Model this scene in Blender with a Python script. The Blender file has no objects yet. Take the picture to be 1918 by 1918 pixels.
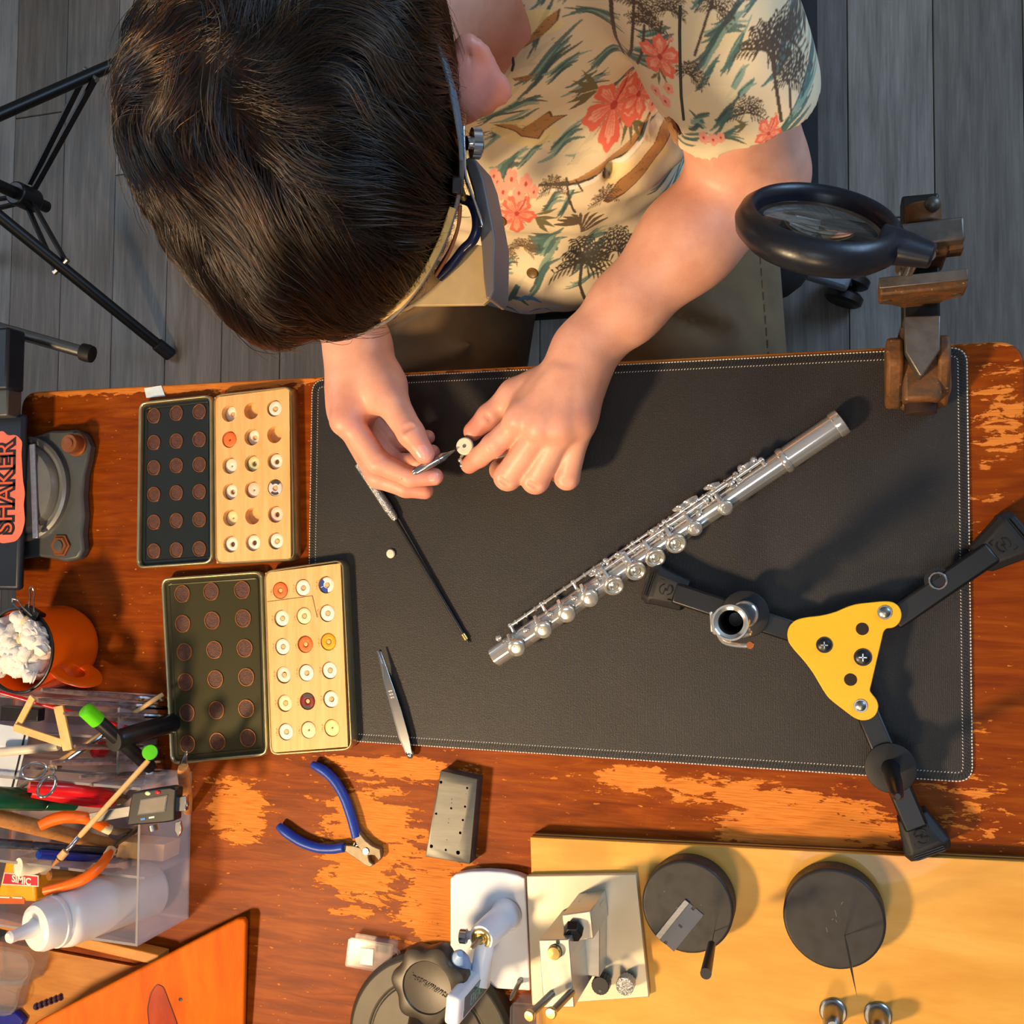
import bpy, bmesh, math, random
import numpy as np
from mathutils import Vector, Matrix
from math import pi, sin, cos, radians as R_

random.seed(7)
rng = np.random.default_rng(7)
SC = bpy.context.scene
COL = SC.collection

# ------------------------------------------------------------------ camera
TZ = 0.75                                   # height of the bench top above the floor
CAM_H = 0.909                               # camera above the bench top
FPX, CPX = 1918.0, 959.0
CAMR = np.array([[0.9533, -0.0069, -0.3019], [0.0074, -0.9989, 0.0460], [-0.3019, -0.0461, -0.9522]])
CAMP = np.array([0.1972, 0.0001, CAM_H])
cam_d = bpy.data.cameras.new('camera')
cam = bpy.data.objects.new('camera', cam_d)
COL.objects.link(cam)
cam_d.sensor_width = 36.0
cam_d.lens = 36.0
cam_d.clip_start = 0.02
cam_d.clip_end = 60
_m = Matrix.Identity(4)
for _r in range(3):
    _m[_r][0], _m[_r][1], _m[_r][2] = CAMR[_r][0], -CAMR[_r][1], -CAMR[_r][2]
_loc = Vector((CAMP[0], CAMP[1], CAMP[2] + TZ))
_q = _m.to_3x3().to_quaternion()
cam.rotation_mode = 'QUATERNION'
cam.rotation_quaternion = _q
cam.location = _loc
SC.camera = cam

# ------------------------------------------------------------------ light, exposure
SC.view_settings.view_transform = 'Standard'
SC.view_settings.look = 'None'
SC.view_settings.gamma = 1.0
SC.view_settings.use_curve_mapping = False
SC.view_settings.exposure = -0.12
try:
    SC.cycles.max_bounces = 8
    SC.cycles.diffuse_bounces = 3
    SC.cycles.glossy_bounces = 4
    SC.cycles.transmission_bounces = 8
    SC.cycles.transparent_max_bounces = 12
    SC.cycles.caustics_reflective = False
    SC.cycles.caustics_refractive = False
    SC.cycles.use_denoising = True
    SC.cycles.sample_clamp_indirect = 4.0
except Exception:
    pass
world = bpy.data.worlds.new('room_light')
SC.world = world
world.use_nodes = True
_bg = world.node_tree.nodes['Background']
_bg.inputs['Color'].default_value = (0.42, 0.56, 0.85, 1)
_bg.inputs['Strength'].default_value = 0.34


def area(name, loc, target, size, power, color, size_y=None, shape='DISK'):
    d = bpy.data.lights.new(name, 'AREA')
    d.shape = shape
    d.size = size
    if size_y:
        d.size_y = size_y
    d.energy = power
    d.color = color
    o = bpy.data.objects.new(name, d)
    COL.objects.link(o)
    o.location = loc
    v = Vector(target) - Vector(loc)
    o.rotation_euler = v.to_track_quat('-Z', 'Y').to_euler()
    return o


lamp = area('desk_lamp_light', (-0.92, -0.84, TZ + 1.27), (0.16, 0.10, TZ), 0.20, 13.5, (1.0, 0.70, 0.40))
lamp.data.spread = R_(95)
area('front_lamp_light', (0.02, -1.05, TZ + 0.98), (-0.12, 0.10, TZ + 0.2), 0.22, 8.0, (1.0, 0.68, 0.36))
area('ceiling_light', (0.25, -0.45, 2.40), (0.15, 0.0, 0.75), 0.55, 4.5, (0.80, 0.89, 1.0))
area('window_light', (2.02, 1.35, 1.55), (0.0, 0.5, 0.6), 1.1, 58.0, (0.42, 0.67, 1.0), 1.2, 'RECTANGLE')
area('room_window_light', (-2.5, 0.9, 1.65), (-0.2, 0.3, 0.8), 1.0, 15.0, (0.70, 0.83, 1.0), 1.1, 'RECTANGLE')


# ------------------------------------------------------------------ geometry helpers
def ray(px, py):
    d = CAMR @ np.array([px - CPX, py - CPX, FPX])
    return d / -d[2]


def P(px, py, h=0.0):
    """Point at height h above the bench top (metres, world space) where the sight line of a photo pixel meets that height."""
    p = CAMP + ray(px, py) * (CAM_H - h)
    return Vector((p[0], p[1], p[2] + TZ))


def PL(pts, h):
    return [P(x, y, h) for x, y in pts]


NAD = np.array([1567.05, 1051.88])


def hv(b, t, hb=0.0):
    """Height of the top of an upright thing whose foot (at height hb) is at photo pixel b and whose top is at t."""
    db = np.hypot(b[0] - NAD[0], b[1] - NAD[1])
    dt = np.hypot(t[0] - NAD[0], t[1] - NAD[1])
    return CAM_H - (CAM_H - hb) * db / dt


def V(*a):
    return Vector(a)


def frame(z, xhint=None):
    """3x3 with columns x, y, z(given)."""
    z = Vector(z).normalized()
    h = Vector(xhint) if xhint is not None else (Vector((1, 0, 0)) if abs(z.x) < 0.9 else Vector((0, 1, 0)))
    x = (h - z * h.dot(z))
    if x.length < 1e-6:
        x = z.orthogonal()
    x.normalize()
    y = z.cross(x)
    return Matrix((x, y, z)).transposed()


class MB:
    def __init__(s):
        s.v, s.f = [], []

    def add(s, vs, fs):
        o = len(s.v)
        s.v += [Vector(v) for v in vs]
        s.f += [tuple(i + o for i in f) for f in fs]
        return s

    def box(s, lo, hi):
        (a, b, c), (d, e, f) = lo, hi
        vs = [(a, b, c), (d, b, c), (d, e, c), (a, e, c), (a, b, f), (d, b, f), (d, e, f), (a, e, f)]
        return s.add(vs, [(3, 2, 1, 0), (4, 5, 6, 7), (0, 1, 5, 4), (1, 2, 6, 5), (2, 3, 7, 6), (3, 0, 4, 7)])

    def obox(s, c, ax, half):
        c = Vector(c)
        X, Y, Z = [Vector(a).normalized() * h for a, h in zip(ax, half)]
        vs = [c + X * i + Y * j + Z * k for k in (-1, 1) for i, j in ((-1, -1), (1, -1), (1, 1), (-1, 1))]
        return s.add(vs, [(3, 2, 1, 0), (4, 5, 6, 7), (0, 1, 5, 4), (1, 2, 6, 5), (2, 3, 7, 6), (3, 0, 4, 7)])

    def bar(s, a, b, w, t, up=(0, 0, 1)):
        a, b = Vector(a), Vector(b)
        d = b - a
        u = Vector(up)
        y = u.cross(d)
        if y.length < 1e-9:
            y = d.orthogonal()
        z = d.cross(y)
        return s.obox((a + b) / 2, (d, y, z), (d.length / 2, w / 2, t / 2))

    def hexa(s, bot, top):
        """Polygonal frustum between two rings of equal length (counter-clockwise seen from above)."""
        n = len(bot)
        return s.add(list(bot) + list(top), [tuple(range(n - 1, -1, -1)), tuple(range(n, 2 * n))] +
                     [(i, (i + 1) % n, n + (i + 1) % n, n + i) for i in range(n)])

    def prism(s, poly, z0, z1):
        """Vertical prism; poly in xy; z0, z1 world heights."""
        pl = [Vector(p) for p in poly]
        ar = sum(pl[i].x * pl[(i + 1) % len(pl)].y - pl[(i + 1) % len(pl)].x * pl[i].y for i in range(len(pl)))
        if ar < 0:
            pl.reverse()
        return s.hexa([V(p.x, p.y, z0) for p in pl], [V(p.x, p.y, z1) for p in pl])

    def lathe(s, prof, c, ax, n=32, xh=None, cap=True, a0=0.0):
        """prof: list of (r, t) along axis ax from c."""
        c = Vector(c)
        Fm = frame(ax, xh)
        X, Y, Z = Fm.col[0], Fm.col[1], Fm.col[2]
        vs, fs = [], []
        m = len(prof)
        for r, t in prof:
            for i in range(n):
                a = a0 + 2 * pi * i / n
                vs.append(c + Z * t + (X * cos(a) + Y * sin(a)) * r)
        for j in range(m - 1):
            for i in range(n):
                k = (i + 1) % n
                fs.append((j * n + i, j * n + k, (j + 1) * n + k, (j + 1) * n + i))
        if cap:
            fs.append(tuple(range(n - 1, -1, -1)))
            fs.append(tuple((m - 1) * n + i for i in range(n)))
        return s.add(vs, fs)

    def cyl(s, a, b, r, r2=None, n=24):
        a, b = Vector(a), Vector(b)
        d = b - a
        return s.lathe([(r, 0), (r if r2 is None else r2, d.length)], a, d, n)

    def ring(s, c, ax, ro, ri, t, n=32, ch=0.15):
        """flat washer/tube from c along ax, thickness t."""
        k = ch * t
        prof = [(ri, k), (ri + k, 0), (ro - k, 0), (ro, k), (ro, t - k), (ro - k, t), (ri + k, t), (ri, t - k), (ri, k)]
        o = len(s.v)
        return s.lathe([(r, z) for r, z in prof], c, ax, n, cap=False)

    def sph(s, c, r, n=16, m=10, ax=((1, 0, 0), (0, 1, 0), (0, 0, 1))):
        if not hasattr(r, '__len__'):
            r = (r, r, r)
        c = Vector(c)
        A = [Vector(a) * k for a, k in zip(ax, r)]
        vs, fs = [c - A[2]], []
        for j in range(1, m):
            t = pi * j / m
            for i in range(n):
                a = 2 * pi * i / n
                vs.append(c + A[0] * (sin(t) * cos(a)) + A[1] * (sin(t) * sin(a)) - A[2] * cos(t))
        vs.append(c + A[2])
        e = len(vs) - 1
        for i in range(n):
            k = (i + 1) % n
            fs.append((0, 1 + k, 1 + i))
            for j in range(m - 2):
                b = 1 + j * n
                fs.append((b + i, b + k, b + n + k, b + n + i))
            b = 1 + (m - 2) * n
            fs.append((b + i, b + k, e))
        return s.add(vs, fs)

    def tube(s, path, r, n=12, cap=True, flat=1.0, up=None, closed=False):
        """Swept tube; r number or list; flat scales the second cross axis."""
        pts = [Vector(p) for p in path]
        m = len(pts)
        rs = r if hasattr(r, '__len__') else [r] * m
        vs, fs = [], []
        px = None
        for i, p in enumerate(pts):
            if closed:
                d = pts[(i + 1) % m] - pts[(i - 1) % m]
            else:
                d = pts[min(i + 1, m - 1)] - pts[max(i - 1, 0)]
            d.normalize()
            if up is not None:
                x = Vector(up).cross(d)
            elif px is None:
                x = d.orthogonal()
            else:
                x = px - d * px.dot(d)
            if x.length < 1e-9:
                x = d.orthogonal()
            x.normalize()
            px = x
            y = d.cross(x)
            for k in range(n):
                a = 2 * pi * k / n
                vs.append(p + x * (rs[i] * cos(a)) + y * (rs[i] * flat * sin(a)))
        for i in range(m if closed else m - 1):
            j = (i + 1) % m
            for k in range(n):
                q = (k + 1) % n
                fs.append((i * n + k, i * n + q, j * n + q, j * n + k))
        if cap and not closed:
            fs.append(tuple(range(n - 1, -1, -1)))
            fs.append(tuple((m - 1) * n + k for k in range(n)))
        return s.add(vs, fs)

    def build(s, name, mat, parent=None, bevel=0.0, seg=2, ang=35, smooth=True, loc=None, kind=None, label=None):
        me = bpy.data.meshes.new(name)
        if parent is None:
            o0 = Vector(loc) if loc is not None else Vector(s.base())
        else:
            o0 = ORG[parent.name]
        me.from_pydata([v - o0 for v in s.v], [], s.f)
        me.update()
        ob = bpy.data.objects.new(name, me)
        COL.objects.link(ob)
        if parent is None:
            ob.location = o0
        else:
            ob.parent = parent
        ORG[ob.name] = o0
        if mat is not None:
            me.materials.append(mat)
        if smooth:
            me.polygons.foreach_set('use_smooth', [True] * len(me.polygons))
            me.set_sharp_from_angle(angle=R_(ang))
        if bevel:
            b = ob.modifiers.new('bevel', 'BEVEL')
            b.width = bevel
            b.segments = seg
            b.limit_method = 'ANGLE'
            b.angle_limit = R_(40)
            b.harden_normals = False
        if kind:
            ob['kind'] = kind
        if label:
            ob['label'] = label
        return ob

    def base(s):
        a = np.array([tuple(v) for v in s.v])
        lo, hi = a.min(0), a.max(0)
        return ((lo[0] + hi[0]) / 2, (lo[1] + hi[1]) / 2, lo[2])


ORG = {}


def raw(name, verts, faces, mat, parent=None, loc=(0, 0, 0), smooth=True):
    """Mesh from numpy arrays."""
    me = bpy.data.meshes.new(name)
    o0 = Vector(loc) if parent is None else ORG[parent.name]
    v = np.asarray(verts, dtype=np.float32) - np.array(o0, dtype=np.float32)
    f = np.asarray(faces, dtype=np.int32)
    k = f.shape[1]
    me.vertices.add(len(v))
    me.vertices.foreach_set('co', v.ravel())
    me.loops.add(f.size)
    me.loops.foreach_set('vertex_index', f.ravel())
    me.polygons.add(len(f))
    me.polygons.foreach_set('loop_start', np.arange(0, f.size, k, dtype=np.int32))
    me.polygons.foreach_set('loop_total', np.full(len(f), k, dtype=np.int32))
    me.update(calc_edges=True)
    me.validate()
    if smooth:
        me.polygons.foreach_set('use_smooth', np.ones(len(me.polygons), dtype=bool))
    ob = bpy.data.objects.new(name, me)
    COL.objects.link(ob)
    if parent is None:
        ob.location = o0
    else:
        ob.parent = parent
    ORG[ob.name] = o0
    me.materials.append(mat)
    return ob


def thing(name, loc, label, cat, group=None):
    o = bpy.data.objects.new(name, None)
    o.empty_display_size = 0.02
    COL.objects.link(o)
    o.location = loc
    ORG[o.name] = Vector(loc)
    o['label'] = label
    o['category'] = cat
    if group:
        o['group'] = group
    return o


def tag(o, label, cat, group=None):
    o['label'] = label
    o['category'] = cat
    if group:
        o['group'] = group
    return o


def copy_obj(src, parent=None, delta=None):
    """Copy one object (mesh data shared); parent it."""
    c = src.copy()
    COL.objects.link(c)
    if parent is not None:
        c.parent = parent
    if delta is not None:
        c.location = Vector(src.location) + Vector(delta)
    ORG[c.name] = ORG[src.name] + (Vector(delta) if delta is not None else Vector())
    return c


def smoothpath(pts, n=8):
    """Catmull-Rom through pts."""
    p = [Vector(q) for q in pts]
    p = [p[0] * 2 - p[1]] + p + [p[-1] * 2 - p[-2]]
    out = []
    for i in range(1, len(p) - 2):
        for k in range(n):
            t = k / n
            a, b, c, d = p[i - 1], p[i], p[i + 1], p[i + 2]
            out.append(0.5 * ((2 * b) + (c - a) * t + (2 * a - 5 * b + 4 * c - d) * t * t + (3 * b - a - 3 * c + d) * t ** 3))
    out.append(p[-2])
    return out


def rpoly(pts, r, n=5):
    """Round the corners of a closed polygon by radius r."""
    p = [Vector(q) for q in pts]
    out = []
    m = len(p)
    for i in range(m):
        a, b, c = p[i - 1], p[i], p[(i + 1) % m]
        u, w = (a - b), (c - b)
        ru = min(r, u.length * 0.45, w.length * 0.45)
        s, e = b + u.normalized() * ru, b + w.normalized() * ru
        for k in range(n + 1):
            t = k / n
            out.append(s * (1 - t) ** 2 + b * 2 * t * (1 - t) + e * t * t)
    return out


def inset(pl, d):
    """Offset a closed polygon (Vectors, near-horizontal) inwards by d."""
    m = len(pl)
    ar = sum(pl[i].x * pl[(i + 1) % m].y - pl[(i + 1) % m].x * pl[i].y for i in range(m))
    sg = 1 if ar > 0 else -1
    out = []
    for i in range(m):
        a, b, c = pl[i - 1], pl[i], pl[(i + 1) % m]
        t1, t2 = (b - a), (c - b)
        n1 = V(-t1.y, t1.x, 0).normalized() * sg
        n2 = V(-t2.y, t2.x, 0).normalized() * sg
        k = n1 + n2
        if k.length < 1e-6:
            out.append(b.copy())
            continue
        k.normalize()
        out.append(b + k * (d / max(0.4, k.dot(n1))))
    return out


# ------------------------------------------------------------------ materials
def lin(c):
    """sRGB 0-255 triple to linear."""
    return tuple(((x / 255) / 12.92 if x / 255 <= 0.04045 else ((x / 255 + 0.055) / 1.055) ** 2.4) for x in c)


class NT:
    def __init__(s, name):
        s.m = bpy.data.materials.new(name)
        s.m.use_nodes = True
        s.t = s.m.node_tree
        s.b = s.t.nodes['Principled BSDF']
        s.out = s.t.nodes['Material Output']

    def n(s, typ, **kw):
        x = s.t.nodes.new(typ)
        for k, v in kw.items():
            setattr(x, k, v)
        return x

    def l(s, a, b):
        s.t.links.new(a, b)

    def val(s, sock, v):
        if hasattr(v, 'links') or isinstance(v, bpy.types.NodeSocket):
            s.l(v, sock)
        else:
            sock.default_value = v

    def coord(s, kind='Object', scale=(1, 1, 1), loc=(0, 0, 0), rot=(0, 0, 0)):
        c = s.n('ShaderNodeTexCoord')
        m = s.n('ShaderNodeMapping')
        m.inputs['Scale'].default_value = scale
        m.inputs['Location'].default_value = loc
        m.inputs['Rotation'].default_value = rot
        s.l(c.outputs[kind], m.inputs['Vector'])
        return m.outputs['Vector']

    def noise(s, vec, scale, detail=4, rough=0.55, dist=0.0):
        x = s.n('ShaderNodeTexNoise')
        x.inputs['Scale'].default_value = scale
        x.inputs['Detail'].default_value = detail
        x.inputs['Roughness'].default_value = rough
        x.inputs['Distortion'].default_value = dist
        if vec is not None:
            s.l(vec, x.inputs['Vector'])
        return x.outputs['Fac']

    def ramp(s, fac, stops, interp='LINEAR'):
        x = s.n('ShaderNodeValToRGB')
        x.color_ramp.interpolation = interp
        e = x.color_ramp.elements
        while len(e) < len(stops):
            e.new(0.5)
        for q, (p, c) in zip(e, stops):
            q.position = p
            q.color = (*c[:3], 1) if hasattr(c, '__len__') else (c, c, c, 1)
        s.l(fac, x.inputs['Fac'])
        return x.outputs['Color']

    def math(s, op, a, b=0.0, clamp=False):
        x = s.n('ShaderNodeMath', operation=op, use_clamp=clamp)
        s.val(x.inputs[0], a)
        s.val(x.inputs[1], b)
        return x.outputs[0]

    def mix(s, fac, a, b, mode='MIX'):
        x = s.n('ShaderNodeMix', data_type='RGBA', blend_type=mode)
        s.val(x.inputs['Factor'], fac)
        for nm, c in (('A', a), ('B', b)):
            sk = [i for i in x.inputs if i.name == nm and i.type == 'RGBA'][0]
            if isinstance(c, bpy.types.NodeSocket):
                s.l(c, sk)
            else:
                sk.default_value = (*c[:3], 1)
        return [o for o in x.outputs if o.type == 'RGBA'][0]

    def bump(s, h, strength=0.3, dist=0.001):
        x = s.n('ShaderNodeBump')
        x.inputs['Strength'].default_value = strength
        x.inputs['Distance'].default_value = dist
        s.l(h, x.inputs['Height'])
        s.l(x.outputs['Normal'], s.b.inputs['Normal'])
        return x

    def set(s, **kw):
        for k, v in kw.items():
            s.val(s.b.inputs[k.replace('_', ' ')], v)
        return s


def M(name, rgb, rough=0.5, metal=0.0, var=0.12, scale=60.0, bump=0.0, bscale=None, bdist=0.0004, stretch=(1, 1, 1), spec=0.5,
      coat=0.0, trans=0.0, ior=1.45, sss=0.0, alpha=None, rvar=0.0):
    """Procedural surface: base colour broken up by noise, optional fine relief."""
    k = NT(name)
    c = lin(rgb)
    v = k.coord('Object', stretch)
    f = k.noise(v, scale, 5)
    lo = tuple(x * (1 - var) for x in c)
    hi = tuple(min(1, x * (1 + var)) for x in c)
    k.set(Base_Color=k.ramp(f, [(0.3, lo), (0.7, hi)]), Roughness=rough, Metallic=metal, IOR=ior)
    k.b.inputs['Specular IOR Level'].default_value = spec
    if rvar:
        k.l(k.ramp(k.noise(v, scale * 2.3, 4), [(0.3, max(0, rough - rvar)), (0.7, min(1, rough + rvar))]), k.b.inputs['Roughness'])
    if coat:
        k.b.inputs['Coat Weight'].default_value = coat
        k.b.inputs['Coat Roughness'].default_value = 0.12
    if trans:
        k.b.inputs['Transmission Weight'].default_value = trans
    if sss:
        k.b.inputs['Subsurface Weight'].default_value = sss
        k.b.inputs['Subsurface Scale'].default_value = 0.004
        k.b.inputs['Subsurface Radius'].default_value = (1, 0.6, 0.4)
    if alpha is not None:
        k.b.inputs['Alpha'].default_value = alpha
    if bump:
        k.bump(k.noise(v, bscale or scale * 3, 4), bump, bdist)
    return k.m


def mat_wood_bench():
    """Red-brown varnished bench top, worn through to pale orange wood in places."""
    k = NT('worn_varnished_wood')
    v = k.coord('Object', (1, 1, 1))
    vs = k.coord('Object', (1.0, 9.0, 9.0))
    grain = k.noise(vs, 14, 8, 0.65, 0.6)
    fine = k.noise(k.coord('Object', (1, 22, 22)), 40, 6, 0.6)
    tone = k.noise(v, 3.2, 4)
    var_c = k.ramp(grain, [(0.25, lin((98, 38, 4))), (0.5, lin((142, 66, 7))), (0.72, lin((172, 90, 16)))])
    var_c = k.mix(k.ramp(tone, [(0.35, 0.0), (0.7, 0.55)]), var_c, lin((106, 42, 6)))
    var_c = k.mix(k.math('MULTIPLY', fine, 0.35), var_c, lin((70, 18, 6)))
    bare = k.ramp(fine, [(0.28, lin((172, 92, 30))), (0.5, lin((204, 122, 48))), (0.8, lin((220, 144, 70)))])
    # where the varnish is gone: streaky islands, most of them where hands and tools pass
    sep = k.n('ShaderNodeSeparateXYZ')
    tc = k.n('ShaderNodeTexCoord')
    k.l(tc.outputs['Object'], sep.inputs[0])
    X, Y = sep.outputs[0], sep.outputs[1]
    zone = None
    for cx, cy, sx, sy, w in WEAR:
        dx = k.math('MULTIPLY', k.math('SUBTRACT', X, cx), 1 / sx)
        dy = k.math('MULTIPLY', k.math('SUBTRACT', Y, cy), 1 / sy)
        r2 = k.math('ADD', k.math('MULTIPLY', dx, dx), k.math('MULTIPLY', dy, dy))
        g = k.math('MULTIPLY', k.math('POWER', 2.718, k.math('MULTIPLY', r2, -1.0)), w)
        zone = g if zone is None else k.math('MAXIMUM', zone, g)
    isl = k.noise(k.coord('Object', (1.0, 3.2, 3.2)), 27, 10, 0.70, 0.35)
    isl2 = k.noise(k.coord('Object', (1.0, 3.4, 3.4)), 60, 5, 0.6, 0.2)
    mask = k.math('ADD', k.math('ADD', k.math('MULTIPLY', isl, 0.8), k.math('MULTIPLY', isl2, 0.3)), k.math('MULTIPLY', zone, 0.34))
    mk = k.ramp(mask, [(0.70, 0.0), (0.712, 1.0)])
    chips = k.ramp(k.noise(k.coord('Object', (1.0, 2.2, 2.2)), 120, 3, 0.5), [(0.69, 0.0), (0.705, 1.0)])
    mk2 = k.math('MAXIMUM', mk, k.math('MULTIPLY', chips, 0.9))
    col = k.mix(mk2, var_c, bare)
    k.set(Base_Color=col)
    k.l(k.ramp(mk2, [(0, 0.42), (1, 0.6)]), k.b.inputs['Roughness'])
    k.b.inputs['Specular IOR Level'].default_value = 0.09
    hgt = k.math('SUBTRACT', k.math('MULTIPLY', grain, 0.35), k.math('MULTIPLY', mk2, 0.5))
    k.bump(k.math('ADD', hgt, k.math('MULTIPLY', isl, 0.35)), 0.5, 0.0008)
    return k.m


def mat_wood(name, dark, mid, light, scale=12, stretch=(1, 10, 10), rough=0.45, coat=0.0, bump=0.15, rot=(0, 0, 0), spec=0.3):
    k = NT(name)
    v = k.coord('Object', stretch, rot=rot)
    g = k.noise(v, scale, 7, 0.6, 0.8)
    g2 = k.noise(v, scale * 5, 4, 0.6)
    f = k.math('ADD', k.math('MULTIPLY', g, 0.75), k.math('MULTIPLY', g2, 0.25))
    c = k.ramp(f, [(0.3, lin(dark)), (0.5, lin(mid)), (0.7, lin(light))])
    k.set(Base_Color=c, Roughness=rough)
    k.b.inputs['Coat Weight'].default_value = coat
    k.b.inputs['Specular IOR Level'].default_value = spec
    if bump:
        k.bump(f, bump, 0.0006)
    return k.m


def mat_plank():
    """Grey-brown floor plank: streaky grain, every plank its own tone."""
    k = NT('grey_brown_plank')
    oi = k.n('ShaderNodeObjectInfo')
    tc = k.n('ShaderNodeTexCoord')
    cx = k.n('ShaderNodeCombineXYZ')
    k.l(k.math('MULTIPLY', oi.outputs['Random'], 37.0), cx.inputs[0])
    k.l(k.math('MULTIPLY', oi.outputs['Random'], 91.0), cx.inputs[1])
    ad = k.n('ShaderNodeVectorMath', operation='ADD')
    k.l(tc.outputs['Object'], ad.inputs[0])
    k.l(cx.outputs[0], ad.inputs[1])
    mp = k.n('ShaderNodeMapping')
    mp.inputs['Scale'].default_value = (11, 0.8, 1)
    k.l(ad.outputs[0], mp.inputs['Vector'])
    g = k.noise(mp.outputs[0], 5.0, 8, 0.62, 0.5)
    mp2 = k.n('ShaderNodeMapping')
    mp2.inputs['Scale'].default_value = (40, 1.5, 1)
    k.l(ad.outputs[0], mp2.inputs['Vector'])
    g2 = k.noise(mp2.outputs[0], 8.0, 4, 0.6)
    f = k.math('ADD', k.math('MULTIPLY', g, 0.65), k.math('MULTIPLY', g2, 0.35))
    a = k.ramp(f, [(0.25, lin((92, 87, 82))), (0.5, lin((146, 141, 134))), (0.75, lin((184, 180, 173)))])
    b = k.ramp(f, [(0.25, lin((78, 66, 54))), (0.5, lin((126, 110, 94))), (0.75, lin((160, 144, 126)))])
    c = k.mix(k.math('ADD', k.math('MULTIPLY', oi.outputs['Random'], 0.7), 0.25), a, b)
    s = k.n('ShaderNodeHueSaturation')
    k.l(k.math('ADD', k.math('MULTIPLY', k.math('FRACT', k.math('MULTIPLY', oi.outputs['Random'], 17.3)), 0.62), 0.55), s.inputs['Value'])
    k.l(c, s.inputs['Color'])
    k.set(Base_Color=s.outputs[0], Roughness=0.5)
    k.bump(f, 0.15, 0.0006)
    return k.m


def text_mesh(mb, body, size, origin, x, y, off=0.0, ext=0.00015, shear=0.0, sx=1.0, align='CENTER'):
    """Add lettering as plain geometry: origin in world space, x along the line, y up the letters."""
    cu = bpy.data.curves.new('t', 'FONT')
    cu.body = body
    cu.size = size
    cu.offset = off
    cu.shear = shear
    cu.extrude = ext
    cu.resolution_u = 4
    cu.align_x = align
    cu.align_y = 'CENTER'
    ob = bpy.data.objects.new('t', cu)
    COL.objects.link(ob)
    bpy.context.view_layer.update()
    me = bpy.data.meshes.new_from_object(ob.evaluated_get(bpy.context.evaluated_depsgraph_get()))
    x, y = Vector(x).normalized() * sx, Vector(y).normalized()
    z = x.cross(y).normalized()
    mb.add([Vector(origin) + x * v.co.x + y * v.co.y + z * (v.co.z + ext) for v in me.vertices], [tuple(p.vertices) for p in me.polygons])
    bpy.data.objects.remove(ob)
    bpy.data.meshes.remove(me)
    bpy.data.curves.remove(cu)
    return mb
# ------------------------------------------------------------------ shared materials
WEAR = [(-0.235, -0.275, 0.055, 0.07, 1.0), (-0.20, -0.20, 0.09, 0.012, 0.95), (-0.375, -0.255, 0.04, 0.035, 0.9),
        (-0.13, -0.345, 0.09, 0.035, 0.75), (0.17, -0.225, 0.085, 0.035, 0.95), (0.03, -0.195, 0.06, 0.014, 0.75), (-0.16, -0.315, 0.05, 0.05, 0.9),
        (0.325, 0.12, 0.03, 0.06, 0.55), (0.30, -0.19, 0.04, 0.06, 0.45), (0.10, -0.20, 0.12, 0.015, 0.7), (-0.47, 0.178, 0.2, 0.006, 1.1), (0.1, 0.181, 0.3, 0.005, 1.2)]
m_bench = mat_wood_bench()
m_bench_leg = mat_wood('varnished_leg_wood', (70, 24, 8), (110, 44, 14), (140, 64, 24), 10, (8, 8, 1), 0.4)
m_plank = mat_plank()
m_gap = M('dark_joint', (28, 25, 22), 0.9)
m_steel = M('brushed_steel', (150, 150, 148), 0.32, 1.0, 0.1, 80, 0.08, 400, stretch=(1, 6, 1))
m_chrome = M('bright_steel', (205, 205, 205), 0.16, 1.0, 0.04, 40)
m_silver = M('polished_silver_plate', (240, 236, 228), 0.14, 0.86, 0.03, 60)
m_black = M('black_plastic', (18, 18, 20), 0.38, 0.0, 0.15, 90, 0.05, 500)
m_blackm = M('black_painted_metal', (10, 10, 12), 0.4, 0.0, 0.1, 60)
m_rubber = M('black_rubber', (19, 19, 21), 0.6, 0.0, 0.2, 120, 0.12, 600)
m_brass = M('brass', (226, 194, 118), 0.25, 0.9, 0.08, 90)
m_white = M('white_thread', (214, 210, 200), 0.7, var=0.05)
m_clear = NT('clear_acrylic')
m_clear.set(Base_Color=(0.97, 0.97, 0.97, 1), Roughness=0.03, IOR=1.45)
m_clear.b.inputs['Transmission Weight'].default_value = 0.94
m_clear = m_clear.m


def thin_clear(name, tint, facing=0.5, mx=0.05, rough=0.05, gr=0.45):
    """Thin clear plastic sheet: mostly see-through, with a glossy surface that is stronger at grazing angles."""
    k = NT(name)
    tr = k.n('ShaderNodeBsdfTransparent')
    tr.inputs['Color'].default_value = (*tint, 1)
    lw = k.n('ShaderNodeLayerWeight')
    lw.inputs['Blend'].default_value = facing
    f = k.math('ADD', k.math('MULTIPLY', lw.outputs['Facing'], gr), mx, True)
    mx_ = k.n('ShaderNodeMixShader')
    k.l(f, mx_.inputs[0])
    k.l(tr.outputs[0], mx_.inputs[1])
    k.b.inputs['Base Color'].default_value = (0.75, 0.75, 0.78, 1)
    k.b.inputs['Roughness'].default_value = rough
    k.b.inputs['Specular IOR Level'].default_value = 0.9
    k.l(k.b.outputs[0], mx_.inputs[2])
    k.l(mx_.outputs[0], k.out.inputs['Surface'])
    return k.m


m_sheet = thin_clear('clear_plastic_sheet', (0.97, 0.96, 0.96))
m_frost = thin_clear('frosted_clear_plastic', (0.90, 0.88, 0.86), 0.4, 0.03, 0.12, 0.22)

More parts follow.
